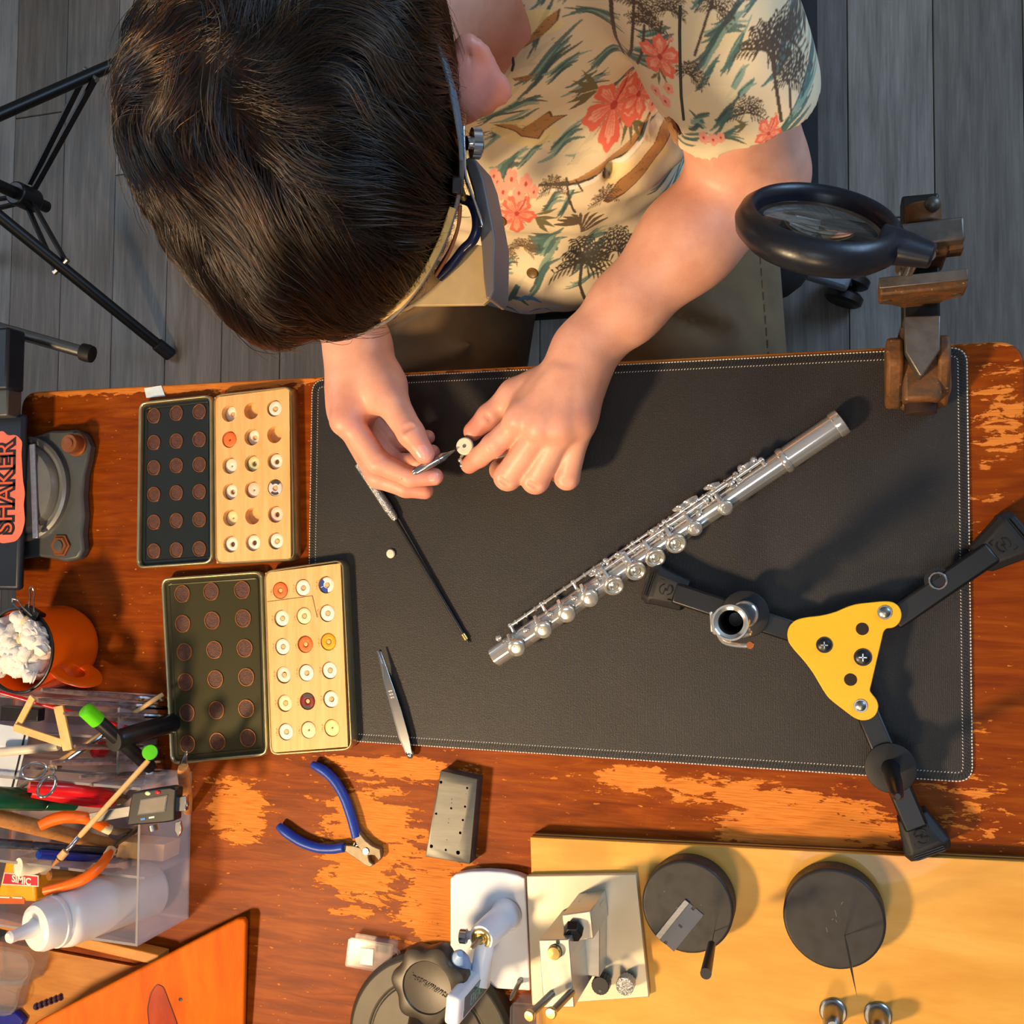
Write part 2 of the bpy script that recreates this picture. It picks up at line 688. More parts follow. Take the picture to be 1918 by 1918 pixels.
# ------------------------------------------------------------------ floor
fl = MB().box((-3.0, -2.2, -0.02), (1.9, 2.9, -0.006)).build('floor', m_gap, loc=(0, 0, 0), kind='structure', smooth=False)
PW, PLN = 0.125, 1.15
pk = MB().box((-PW / 2 + 0.0006, -PLN / 2 + 0.0008, -0.006), (PW / 2 - 0.0006, PLN / 2 - 0.0008, 0.0)).build('plank', m_plank, fl, bevel=0.0012, seg=1, smooth=False)
pk.location = (0, 0, 0)
first = True
for i in range(-20, 17):
    y = -2.2 + ((i * 0.437) % 1.0) * PLN - PLN
    while y < 2.9:
        y += PLN
        y0, y1 = max(y - PLN / 2, -2.2), min(y + PLN / 2, 2.9)
        if y1 - y0 < 0.04:
            continue
        if first:
            o, first = pk, False
        else:
            o = pk.copy()
            COL.objects.link(o)
            o.parent = fl
        o.location = (i * PW + 0.031, (y0 + y1) / 2, 0.0)
        o.scale = (1, (y1 - y0) / PLN, 1)        # cut to length at the walls

m_wall = M('warm_white_plaster', (206, 200, 190), 0.9, 0, 0.03, 6, 0.1, 200)
m_ceil = M('white_ceiling_paint', (226, 226, 224), 0.9, 0, 0.02, 6)
for nm, lo, hi, mt in (('wall_left', (-2.72, -2.2, 0), (-2.62, 2.9, 2.45), m_wall), ('wall_right', (2.12, -2.2, 0), (2.22, 2.9, 2.45), m_wall), ('wall_front', (-2.62, -2.3, 0), (2.12, -2.2, 2.45), m_wall),
                       ('wall_back', (-2.62, 2.9, 0), (2.12, 3.0, 2.45), m_wall), ('ceiling', (-2.72, -2.3, 2.45), (2.22, 3.0, 2.5), m_ceil)):
    MB().box(lo, hi).build(nm, mt, loc=(0, 0, 0), kind='structure', smooth=False)
MB().box((1.9, -2.2, -0.02), (2.12, 2.9, -0.006)).build('floor_edge', m_gap, fl, smooth=False)

# ------------------------------------------------------------------ workbench
bench = thing('workbench', (0, 0, 0), 'red-brown wooden workbench with worn varnish, in front of the seated person', 'table')
TX0, TX1, TY0, TY1 = -0.662, 0.3435, -0.66, 0.1805
top = rpoly([V(TX0, TY0, 0), V(TX1, TY0, 0), V(TX1, TY1, 0), V(TX0, TY1, 0)], 0.022, 8)
MB().prism(top, TZ - 0.032, TZ).build('tabletop', m_bench, bench, bevel=0.0022, seg=3)
for lx in (TX0 + 0.05, TX1 - 0.05):
    for ly in (TY0 + 0.05, TY1 - 0.05):
        MB().box((lx - 0.028, ly - 0.028, 0), (lx + 0.028, ly + 0.028, TZ - 0.032)).build('leg', m_bench_leg, bench, bevel=0.003)
for a, b in (((TX0 + 0.078, TY0 + 0.04), (TX1 - 0.078, TY0 + 0.06)), ((TX0 + 0.078, TY1 - 0.06), (TX1 - 0.078, TY1 - 0.04)),
             ((TX0 + 0.04, TY0 + 0.078), (TX0 + 0.06, TY1 - 0.078)), ((TX1 - 0.06, TY0 + 0.078), (TX1 - 0.04, TY1 - 0.078))):
    MB().box((a[0], a[1], TZ - 0.105), (b[0], b[1], TZ - 0.032)).build('apron', m_bench_leg, bench, bevel=0.002)

# ------------------------------------------------------------------ desk mat
MT = 0.003


def mat_leather():
    k = NT('black_leatherette')
    v = k.coord('Object')
    w = k.n('ShaderNodeTexVoronoi')
    w.inputs['Scale'].default_value = 900
    k.l(v, w.inputs['Vector'])
    wv = k.n('ShaderNodeTexWave')
    wv.inputs['Scale'].default_value = 220
    wv.inputs['Distortion'].default_value = 1.5
    k.l(v, wv.inputs['Vector'])
    n = k.noise(v, 9, 4)
    n2 = k.noise(v, 500, 2)
    c = k.ramp(n, [(0.3, lin((26, 24, 23))), (0.7, lin((37, 34, 32)))])
    c = k.mix(k.ramp(n2, [(0.62, 0.0), (0.8, 0.3)]), c, lin((80, 76, 72)))
    k.set(Base_Color=c, Roughness=0.52)
    k.b.inputs['Specular IOR Level'].default_value = 0.42
    k.bump(k.math('ADD', w.outputs['Distance'], k.math('MULTIPLY', wv.outputs['Fac'], 0.5)), 0.35, 0.0004)
    return k.m


m_mat = mat_leather()
dm = thing('desk_mat', (0, 0, TZ), 'large black leatherette desk mat with white stitched edges', 'mat')
mp = rpoly([V(-0.300, -0.1764, 0), V(0.300, -0.1764, 0), V(0.300, 0.1764, 0), V(-0.300, 0.1764, 0)], 0.013, 10)
MB().prism(mp, TZ, TZ + MT).build('sheet', m_mat, dm, bevel=0.0008, seg=3)


def resample(pl, step):
    out, acc = [], 0.0
    m = len(pl)
    for i in range(m):
        a, b = pl[i], pl[(i + 1) % m]
        L = (b - a).length
        t = acc
        while t < L:
            out.append((a.lerp(b, t / L), (b - a).normalized()))
            t += step
        acc = t - L
    return out


e1, e2 = MB(), MB()
for p, d in resample(mp, 0.00265):
    nrm = V(-d.y, d.x, 0)
    e1.sph(V(p.x, p.y, TZ + 0.0019) - nrm * 0.0001, (0.00122, 0.00085, 0.0013), 6, 4, (d, nrm, V(0, 0, 1)))
for p, d in resample(inset(mp, 0.0068), 0.0026):
    nrm = V(-d.y, d.x, 0)
    dd = (d * 0.8 + nrm * 0.6).normalized()
    e2.sph(V(p.x, p.y, TZ + MT), (0.00085, 0.0004, 0.0005), 6, 4, (dd, V(-dd.y, dd.x, 0), V(0, 0, 1)))
e1.build('edge_stitching', m_white, dm, kind='stuff')
e2.build('seam_stitching', m_white, dm, kind='stuff')
e3 = MB()
for p, d in resample(inset(mp, 0.0034), 0.0026):
    nrm = V(-d.y, d.x, 0)
    dd = (d * 0.45 + nrm).normalized()
    e3.sph(V(p.x, p.y, TZ + MT), (0.0026, 0.00045, 0.0004), 6, 4, (dd, V(-dd.y, dd.x, 0), V(0, 0, 1)))
e3.build('overlock_thread', m_black, dm, kind='stuff')

# ------------------------------------------------------------------ office chair under the person
m_chairmetal = M('grey_painted_steel', (150, 162, 176), 0.3, 0.7, 0.05)
m_seat = M('black_seat_fabric', (26, 26, 28), 0.85, var=0.2, scale=300)
ch = thing('office_chair', (-0.05, 0.50, 0), 'office chair under the seated person, silver base arm and black caster showing on the floor', 'chair')
MB().prism(rpoly([V(-0.28, 0.30, 0), V(0.18, 0.30, 0), V(0.18, 0.74, 0), V(-0.28, 0.74, 0)], 0.08, 6), 0.415, 0.468).build('seat', m_seat, ch, bevel=0.02, seg=3)
MB().cyl((-0.05, 0.52, 0.10), (-0.05, 0.52, 0.415), 0.028).build('column', m_black, ch)
hub = V(-0.05, 0.52, 0.0)
q = P(1600, 522, -0.65)
a0 = math.atan2(q.y - hub.y, q.x - hub.x)
for i in range(5):
    a = a0 + i * 2 * pi / 5
    d = V(cos(a), sin(a), 0)
    MB().bar(hub + V(0, 0, 0.105), hub + d * 0.29 + V(0, 0, 0.09), 0.036, 0.026).build('base_arm', m_chairmetal, ch, bevel=0.005)
    c = hub + d * 0.285
    w = MB().cyl(c + V(0, 0, 0.06), c + V(0, 0, 0.085), 0.006, n=10)
    t = V(-d.y, d.x, 0)
    cs = MB()
    for sg in (-1, 1):
        cs.lathe([(0.005, -0.009), (0.024, -0.009), (0.029, -0.005), (0.029, 0.005), (0.024, 0.009), (0.005, 0.009)], c + t * 0.014 * sg + V(0, 0, 0.029), t, 18)
    cs.box(c + V(-0.006, -0.006, 0.03), c + V(0.006, 0.006, 0.07))
    cs.build('caster', m_black, ch)

# ------------------------------------------------------------------ tripod on the floor, left
tp = thing('tripod_stand', P(-25, 330, -0.75) - V(0, 0, 0), 'black folding tripod stand on the floor left of the person', 'tripod')
hubc = P(-30, 335, -0.50)
cx, cy = hubc.x, hubc.y
MB().cyl((cx, cy, 0.10), (cx, cy, 1.0), 0.011).build('pole', m_blackm, tp)
MB().cyl((cx, cy, 0.33), (cx, cy, 0.40), 0.022).build('upper_collar', m_black, tp, bevel=0.003)
MB().cyl((cx, cy, 0.13), (cx, cy, 0.18), 0.022).build('lower_collar', m_black, tp, bevel=0.003)
feet = [P(317, 663, -0.742), P(420, 30, -0.742), V(2 * cx - 0.5 * (P(317, 663, -0.742).x + P(420, 30, -0.742).x), 2 * cy - 0.5 * (P(317, 663, -0.742).y + P(420, 30, -0.742).y), 0.008)]
for i, f in enumerate(feet):
    d = V(f.x - cx, f.y - cy, 0).normalized()
    a = V(cx, cy, 0.365) + d * 0.024
    MB().cyl(a, f, 0.0105).build('leg', m_blackm, tp)
    MB().cyl(f - (f - a).normalized() * 0.03, f + (f - a).normalized() * 0.004, 0.013).build('rubber_foot', m_rubber, tp, bevel=0.002)
    lo = V(cx, cy, 0.155) + d * 0.024
    mid = a.lerp(f, 0.5)
    nrm = V(-d.y, d.x, 0)
    for sg in (-1, 1):
        MB().bar(lo + nrm * 0.007 * sg, mid + nrm * 0.013 * sg, 0.004, 0.012).build('brace', m_blackm, tp)
    MB().cyl(mid + nrm * 0.018, mid - nrm * 0.018, 0.005, n=10).build('rivet', m_steel, tp)


# ------------------------------------------------------------------ rusty bench vise on the edge of the table, right
def mat_rust():
    k = NT('rusty_cast_iron')
    v = k.coord('Object')
    n = k.noise(v, 38, 6, 0.65, 0.4)
    n2 = k.noise(v, 240, 4, 0.6)
    c = k.ramp(n, [(0.28, lin((58, 50, 44))), (0.46, lin((86, 58, 32))), (0.6, lin((116, 72, 30))), (0.75, lin((92, 80, 68)))])
    c = k.mix(k.ramp(n2, [(0.66, 0.0), (0.74, 0.75)]), c, lin((196, 150, 96)))
    k.set(Base_Color=c, Roughness=0.62, Metallic=0.25)
    k.bump(k.math('ADD', n, n2), 0.4, 0.0012)
    return k.m


m_rust = mat_rust()
m_iron = M('bare_worn_iron', (104, 98, 92), 0.45, 0.75, 0.28, 60, 0.3, 260, 0.0006)
rv = thing('bench_vise', P(1720, 700, 0), 'small rusty bench vise clamped on the right edge of the table over the mat', 'vise')
# saddle on the table
sad = [P(1664, 640, 0.012), P(1778, 632, 0.012), P(1782, 735, 0.012), P(1764, 766, 0.012), P(1690, 772, 0.012), P(1666, 715, 0.012)]
sad = [V(p.x, p.y, 0) for p in sad]
MB().prism(rpoly(sad, 0.008), TZ + MT, TZ + 0.020).build('saddle', m_rust, rv, bevel=0.003)
xl, xr = P(1660, 650, 0.05).x, P(1782, 650, 0.05).x
yb, yf = P(1720, 626, 0.05).y, P(1700, 765, 0.03).y
for sx, ww in ((xl, 0.013), (xr - 0.010, 0.010)):
    pr = [(yf + 0.008, 0.004), (yb - 0.004, 0.004), (yb - 0.001, 0.050), (yb - 0.022, 0.052), (yf + 0.012, 0.036), (yf + 0.001, 0.018)]
    m = MB().hexa([V(sx, y, TZ + z) for y, z in pr], [V(sx + ww, y, TZ + z) for y, z in pr])
    m.build('cheek', m_rust, rv, bevel=0.003)
xm0, xm1 = P(1690, 690, 0.045).x, P(1766, 690, 0.045).x
MB().box((xm0, yf + 0.004, TZ + 0.012), (xm1, yb - 0.004, TZ + 0.042)).build('body', m_rust, rv, bevel=0.004)
MB().cyl((0.5 * (xm0 + xm1), yf - 0.004, TZ + 0.022), (0.5 * (xm0 + xm1), yf + 0.02, TZ + 0.022), 0.0125).build('slide_bore', M('dark_bore', (40, 18, 10), 0.8), rv, bevel=0.001)
# anvil wedge over the body
az = 0.060
aw = [P(1693, 592, az), P(1762, 590, az), P(1761, 655, az), P(1728, 704, az), P(1722, 704, az), P(1696, 660, az)]
m = MB()
m.hexa([V(p.x, p.y, TZ + 0.038) for p in reversed(aw)], [V(p.x, p.y, TZ + az) for p in reversed(aw)])
m.build('anvil', m_iron, rv, bevel=0.002)
# fixed jaw, T shaped
jz = 0.086
A, B = P(1646, 522, jz), P(1812, 505, jz)
jd = (B - A).normalized()
jn = V(jd.y, -jd.x, 0)
jt = MB()
prof = [(0, 0.0), (0, -0.030), (0.010, -0.036), (0.021, -0.052), (0.047, -0.052), (0.056, -0.036), (0.0665, -0.030), (0.0665, 0.0)]
L = (B - A).length
prof = [(x / 0.0665 * L, z) for x, z in prof]
fr = [A + jd * x + V(0, 0, z) + jn * 0.013 for x, z in prof]
bk = [A + jd * x + V(0, 0, z) for x, z in prof]
jt.hexa(list(reversed(fr)), list(reversed(bk)))
jt.build('fixed_jaw', m_rust, rv, bevel=0.002)
MB().obox(A + jd * L / 2 + jn * 0.004 + V(0, 0, 0.0012), (jd, jn, V(0, 0, 1)), (L / 2, 0.0042, 0.0012)).build('jaw_plate', m_iron, rv, bevel=0.0006)
for t in (0.1, 0.9):
    MB().cyl(A + jd * L * t + jn * 0.0125 + V(0, 0, -0.02), A + jd * L * t + jn * 0.0136 + V(0, 0, -0.02), 0.0035, n=14).build('jaw_screw', m_iron, rv)
# sliding jaw
C, D = P(1690, 450, jz), P(1808, 436, jz)
jd2 = (D - C).normalized()
jn2 = V(jd2.y, -jd2.x, 0)
L2 = (D - C).length
C = C - jd2 * 0.012
L2 += 0.012
MB().obox(C + jd2 * L2 / 2 + V(0, 0, -0.012) - jn2 * 0.004, (jd2, jn2, V(0, 0, 1)), (L2 / 2, 0.009, 0.012)).build('sliding_jaw', m_iron, rv, bevel=0.002)
MB().obox(C + jd2 * L2 * 0.6 + V(0, 0, -0.022) + jn2 * 0.0065, (jd2, jn2, V(0, 0, 1)), (L2 * 0.4, 0.002, 0.01)).build('sliding_jaw_plate', m_rust, rv, bevel=0.0006)
mid = (C + jd2 * L2 * 0.5)
mid2 = A + jd * L * 0.55
MB().obox(V((mid.x + mid2.x) / 2, (mid.y + mid2.y) / 2 + 0.012, TZ + 0.026), (V(0, 1, 0), V(1, 0, 0), V(0, 0, 1)), (0.052, 0.014, 0.012)).build('slide_bar', m_blackm, rv, bevel=0.002)
MB().obox(V(mid.x, mid.y + 0.002, TZ + 0.048), (V(0, 1, 0), V(1, 0, 0), V(0, 0, 1)), (0.012, 0.018, 0.028)).build('jaw_stem', m_rust, rv, bevel=0.003)
MB().cyl(V(mid.x, mid.y + 0.014, TZ + 0.070), V(mid.x, mid.y + 0.03, TZ + 0.070), 0.0135).build('screw_nose', m_rust, rv, bevel=0.002)
MB().sph(V(mid.x + 0.006, mid.y + 0.026, TZ + 0.083), 0.006).build('screw_tip', m_iron, rv)
MB().cyl(V(mid2.x, 0.1965, TZ - 0.06), V(mid2.x, 0.1965, TZ + 0.02), 0.014).build('clamp_post', m_rust, rv, bevel=0.002)

# ------------------------------------------------------------------ magnifying glass held in the vise
mg = thing('magnifying_glass', P(1540, 430, 0.12), 'round black magnifying glass held up by the rusty vise', 'magnifier')
mc = P(1534, 426, 0.125)
e1_ = (P(1690, 474, 0.118) - P(1382, 396, 0.118)).normalized()
vw = (Vector((CAMP[0], CAMP[1], CAMP[2] + TZ)) - mc).normalized()
upd = vw.cross(e1_).normalized()
if upd.y < 0:
    upd = -upd
tilt = R_(68)
nm = (vw * cos(tilt) + upd * sin(tilt)).normalized()
nm = (nm - e1_ * nm.dot(e1_)).normalized()
m_navy = M('satin_black_navy_plastic', (20, 24, 34), 0.34, 0.0, 0.1, 200, 0.05, 900, rvar=0.05)
RO, RI = 0.0575, 0.0490
prof = [(RI, -0.012), (RI + 0.002, -0.0145), (RO - 0.004, -0.0145), (RO + 0.003, -0.008), (RO + 0.005, 0.0), (RO + 0.002, 0.008), (RO - 0.004, 0.0130), (RI + 0.003, 0.0130), (RI, 0.010), (RI - 0.002, 0.006), (RI - 0.002, -0.009), (RI, -0.012)]
rm = MB().lathe(prof, mc, nm, 64, e1_, cap=False)
rm.build('rim', m_navy, mg, ang=50)
lens = MB()
lp = [(0.0002, -0.0055), (0.02, -0.0046), (0.036, -0.0026), (RI - 0.0012, -0.0008), (RI - 0.0012, 0.0008), (0.036, 0.0026), (0.02, 0.0046), (0.0002, 0.0055)]
lens.lathe(lp, mc, nm, 48, e1_)
m_glass = NT('lens_glass')
m_glass.set(Base_Color=(0.93, 0.97, 0.95, 1), Roughness=0.0, IOR=1.5)
m_glass.b.inputs['Transmission Weight'].default_value = 1.0
lens.build('lens', m_glass.m, mg)
hb_ = mc + e1_ * (RO - 0.002)
he_ = mc + e1_ * (RO + 0.026)
MB().tube([hb_ - e1_ * 0.012, hb_, hb_ + e1_ * 0.010, he_], [0.017, 0.0165, 0.0145, 0.011], 20, flat=0.8, up=nm).build('handle_socket', m_navy, mg, bevel=0.002)
MB().tube([hb_ - e1_ * 0.028 - upd * 0.006 - nm * 0.016, hb_ - e1_ * 0.02 - nm * 0.0165, hb_ - nm * 0.012], 0.004, 10).build('rim_rib', m_navy, mg)
bl = P(1702, 462, 0.105)
MB().sph(bl, 0.006).build('ball_joint', m_chrome, mg)
cl = MB()
cl.tube([bl, P(1700, 490, 0.102), P(1690, 512, 0.092)], [0.0035, 0.0045, 0.003], 10)
cl.tube([bl + V(0.004, 0, 0), P(1712, 488, 0.104), P(1702, 512, 0.092)], [0.003, 0.004, 0.003], 10)
cl.build('alligator_clip', m_chrome, mg)
MB().cyl(P(1708, 470, 0.112), P(1722, 478, 0.1), 0.0035, n=12).build('clip_screw', m_brass, mg)
MB().tube([he_ - e1_ * 0.002, bl], 0.0045, 12).build('stem', m_chrome, mg)
# ------------------------------------------------------------------ flute body on the mat
ZM = MT                                     # top of the mat above the bench
ft = thing('flute', P(1250, 1010, ZM), 'silver flute body without its head joint lying across the black mat', 'flute')
FR = 0.0095
fa, fb = P(926, 1231, ZM + 0.0101), P(1578, 788, ZM + 0.0122)
fd = (fb - fa).normalized()
fl_ = (fb - fa).length
fs = V(fd.y, -fd.x, 0)                      # sideways, towards lower right in the photo
UP = V(0, 0, 1)


def fpt(px, py, h=0.0):
    """(distance along the flute, sideways) of a photo pixel at height h over the mat."""
    p = P(px, py, ZM + h) - fa
    return p.dot(fd), p.dot(fs)


def fq(t, s, u):
    return fa + fd * t + fs * s + UP * u


MB().lathe([(0.0088, 0.0), (0.0095, 0.0005), (0.0095, 0.018), (0.0098, 0.0182), (0.0098, 0.020), (FR, 0.0203), (FR, fl_ - 0.056)], fa, fd, 40, UP).build('tube', m_silver, ft)
MB().lathe([(0.0084, 0.0), (0.0084, 0.0005), (0.0093, 0.0005), (0.0093, -0.0)], fa, fd, 40, UP, cap=False).build('tenon_lip', m_brass, ft)  # warm reflection on the silver tenon put in as a brass colour
MB().lathe([(FR, fl_ - 0.060), (0.0112, fl_ - 0.0595), (0.0118, fl_ - 0.057), (0.0112, fl_ - 0.0545), (0.0104, fl_ - 0.054), (0.0104, fl_ - 0.008),
            (0.0114, fl_ - 0.0075), (0.0118, fl_ - 0.005), (0.0116, fl_ - 0.0005), (0.0110, fl_), (0.0098, fl_), (0.0098, fl_ - 0.03)], fa, fd, 40, UP, cap=False).build('barrel', m_silver, ft)
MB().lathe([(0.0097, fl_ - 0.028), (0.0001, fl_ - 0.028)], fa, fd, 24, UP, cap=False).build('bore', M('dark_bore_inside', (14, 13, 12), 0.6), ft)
# keys: photo position, radius, kind (c closed cup, r ring cup)
KEYS = [(963, 1207, 0.0082, 'c'), (1013, 1173, 0.0082, 'c'), (1057, 1143, 0.0082, 'c'), (1100, 1114, 0.0082, 'c'),
        (1149, 1097, 0.0090, 'r'), (1190, 1068, 0.0090, 'r'), (1223, 1039, 0.0090, 'r'), (1261, 1011, 0.0090, 'r'),
        (1299, 986, 0.0066, 'c'), (1353, 943, 0.0066, 'c')]
m_cup = M('silver_key_cup', (242, 236, 220), 0.16, 0.85, 0.03, 120)
m_padr = M('cream_key_pad', (226, 214, 188), 0.55)
for px, py, r, kd in KEYS:
    t, s = fpt(px, py, 0.022)
    ang = R_(24) if kd == 'c' else R_(38)
    n = (UP * cos(ang) + fs * sin(ang)).normalized()
    if kd == 'c' and r < 0.007:
        ang = R_(30)
        n = (UP * cos(ang) + fs * sin(ang)).normalized()
    c0 = fq(t, 0, 0) + n * (FR + 0.0004)
    MB().lathe([(r * 0.86, -0.001), (r * 0.9, 0.0018)], c0, n, 28, fd).build('tone_hole', m_silver, ft)
    if kd == 'c':
        prof = [(r * 0.8, 0.0020), (r, 0.0022), (r, 0.0040), (r * 0.9, 0.0050), (r * 0.5, 0.0054), (0.0001, 0.0056)]
        key = MB().lathe(prof, c0, n, 36, fd).build('key', m_cup, ft, ang=50)
    else:
        prof = [(r * 0.8, 0.0020), (r, 0.0022), (r, 0.0046), (r * 0.93, 0.0054), (r * 0.74, 0.0056), (r * 0.62, 0.0048), (r * 0.52, 0.0040), (r * 0.44, 0.0046), (r * 0.34, 0.0046), (r * 0.30, 0.0036), (0.0001, 0.0034)]
        key = MB().lathe(prof, c0, n, 40, fd).build('key', m_cup, ft, ang=60)
    # arm from the cup back to the rod
    pth = smoothpath([c0 + n * 0.0050 - fs * r * 0.2, c0 + n * 0.0058 - fs * r * 1.0, fq(t, -0.0085, FR + 0.0015)], 4)
    MB().tube(pth, [0.0016] * 3 + [0.002] * (len(pth) - 3), 8).build('key_arm', m_silver, key)
# rods and their posts along the far side
t0, _ = fpt(957, 1172, 0.015)
t1, _ = fpt(1128, 1055, 0.015)
t2, _ = fpt(1420, 862, 0.015)
RODS = [(t0, t1 + 0.004, -0.0150, 0.0045, 0.0016), (t1, t2 - 0.062, -0.0135, 0.0060, 0.0016), (t1 - 0.008, t2 - 0.055, -0.0085, 0.0098, 0.0019),
        (t2 - 0.105, t2 - 0.022, -0.0125, 0.0068, 0.0015), (t2 - 0.050, t2 + 0.002, -0.0100, 0.0088, 0.0019)]
for a, b, s, u, r in RODS:
    MB().cyl(fq(a, s, u), fq(b, s, u), r, n=14).build('rod', m_silver, ft)
    k = max(2, int((b - a) / 0.03))
    for i in range(k + 1):
        t = a + (b - a) * i / k
        root = fq(t, s * 0.55, FR * 0.75)
        MB().tube([root, fq(t, s, u)], [0.0018, 0.0014], 8).sph(fq(t, s, u), 0.0030, 12, 8).build('post', m_silver, ft)
    for i in range(int((b - a) / 0.011)):
        t = a + (i + 0.5) * 0.011
        MB().cyl(fq(t, s, u), fq(t + 0.0016, s, u), r * 1.55, n=12).build('rod_collar', m_cup, ft)
# levers and trill touches
for px, py, px2, py2 in ((1262, 958, 1290, 944), (1275, 952, 1306, 930), (1148, 1046, 1172, 1034), (1215, 1003, 1235, 988), (1320, 918, 1348, 905), (1385, 885, 1412, 865), (1105, 1080, 1128, 1062)):
    a, b = fpt(px, py, 0.02), fpt(px2, py2, 0.02)
    pth = smoothpath([fq(a[0], a[1] - 0.001, 0.0085), fq((a[0] + b[0]) / 2, (a[1] + b[1]) / 2, 0.0122), fq(b[0], b[1], 0.0105)], 5)
    MB().tube(pth, [0.0014 + 0.0016 * sin(pi * i / (len(pth) - 1)) for i in range(len(pth))], 10, flat=0.5).build('lever', m_silver, ft)
for px, py in ((934, 1195), (1310, 962), (1412, 862), (1370, 905), (1388, 877), (1205, 1020), (1240, 1003), (1172, 1050), (1118, 1092), (1075, 1120), (1030, 1150), (985, 1180)):
    t, s = fpt(px, py, 0.02)
    MB().lathe([(0.0012, -0.006), (0.0014, 0.0), (0.0028, 0.0008), (0.0030, 0.0026), (0.0018, 0.0042), (0.0001, 0.0046)], fq(t, s, 0.0085), UP, 14).build('pivot_screw', m_silver, ft)

# ------------------------------------------------------------------ folding instrument stand
m_yellow = M('yellow_powder_coat', (238, 172, 6), 0.42, 0.0, 0.03, 200, 0.05, 900)
st = thing('instrument_stand', P(1590, 1230, ZM), 'three-legged black instrument stand with a yellow centre plate lying on the mat', 'stand')
pz = 0.034
pl = [(1474, 1186), (1478, 1172), (1490, 1161), (1510, 1156), (1540, 1153), (1566, 1146), (1585, 1137), (1605, 1131), (1655, 1126), (1672, 1127), (1684, 1135), (1690, 1150),
      (1686, 1166), (1674, 1176), (1660, 1177), (1655, 1183), (1629, 1294), (1634, 1301), (1642, 1310), (1646, 1322), (1642, 1338), (1630, 1348), (1614, 1350), (1600, 1345),
      (1575, 1326), (1552, 1308), (1540, 1290), (1524, 1262), (1508, 1240), (1488, 1218), (1476, 1202)]
pp = rpoly([V(p.x, p.y, 0) for p in PL(pl, pz)], 0.006, 3)
MB().prism(pp, TZ + pz - 0.0035, TZ + pz).build('centre_plate', m_yellow, st, bevel=0.0006)
MB().prism(inset(pp, 0.006), TZ + pz - 0.024, TZ + pz - 0.0035).build('leg_hub', m_blackm, st)


def logo(mb, c, x, y, n, s):
    """Raised foot emblem: two hooks facing each other inside a broken square frame."""
    def q(u, v):
        return c + x * (u * s) + y * (v * s) + n * 0.0001
    for pts in ([(-1, 0.55), (-1, 1), (-0.5, 1)], [(1, -0.55), (1, -1), (0.5, -1)]):
        mb.tube([q(*a) for a in pts], 0.0004, 6)
    for sg in (1, -1):
        arc = [(sg * (0.18 + 0.55 * cos(t)), sg * 0.05 + 0.62 * sin(t)) for t in np.linspace(-1.25, 1.35, 9)]
        mb.tube([q(*a) for a in arc], 0.0005, 6)
        mb.tube([q(sg * 0.18, sg * 0.62), q(sg * 0.12, sg * 0.1), q(-sg * 0.2, sg * 0.05)], 0.0005, 6)


def stand_leg(pa, pb, h, foot0, foot1, wf0, wf1):
    a, b = P(*pa, h), P(*pb, h)
    d = (b - a).normalized()
    n = V(-d.y, d.x, 0)
    f0 = P(*foot0, h + 0.004)
    f1 = P(*foot1, h + 0.004)
    leg = MB().bar(a, f0 + d * 0.01, 0.0185, 0.016).build('leg', m_blackm, st, bevel=0.0022)
    z0, z1 = TZ + ZM + 0.0002, TZ + h + 0.012
    m = MB()
    fd_ = (f1 - f0).normalized()
    fn = V(-fd_.y, fd_.x, 0)
    secs = [(0.0, wf0, 0.002), (0.70, wf1 * 0.92, 0.0), (0.78, wf1, 0.0), (1.0, wf1 * 0.86, 0.004)]
    rings = []
    for t, w, dz in secs:
        p = f0.lerp(f1, t)
        w2 = w / 2
        rings.append([p - fn * w2 + V(0, 0, z0 - p.z), p + fn * w2 + V(0, 0, z0 - p.z), p + fn * w2 + V(0, 0, z1 - dz - 0.005 - p.z), p + fn * (w2 - 0.006) + V(0, 0, z1 - dz - p.z), p - fn * (w2 - 0.006) + V(0, 0, z1 - dz - p.z), p - fn * w2 + V(0, 0, z1 - dz - 0.005 - p.z)])
    vs = [v for r in rings for v in r]
    fs_ = []
    for j in range(len(rings) - 1):
        for i in range(6):
            k = (i + 1) % 6
            fs_.append((j * 6 + i, j * 6 + k, (j + 1) * 6 + k, (j + 1) * 6 + i))
    fs_ += [tuple(range(5, -1, -1)), tuple((len(rings) - 1) * 6 + i for i in range(6))]
    m.add(vs, fs_)
    ft_ = m.build('rubber_foot', m_rubber, leg, bevel=0.0012)
    g = MB()
    for i in range(3):
        t = 0.83 + 0.05 * i
        p = f0.lerp(f1, t)
        g.bar(p - fn * (wf1 / 2 - 0.007) + V(0, 0, z1 - 0.0006 - p.z), p + fn * (wf1 / 2 - 0.007) + V(0, 0, z1 - 0.0006 - p.z), 0.0008, 0.0012)
    lm = MB()
    logo(lm, f0.lerp(f1, 0.46) + V(0, 0, z1 - 0.0004 - f0.z), fd_, fn, V(0, 0, 1), 0.0075)
    lm.build('foot_emblem', m_black, leg)
    g.build('foot_grooves', m_black, leg)
    return a, b, d, n


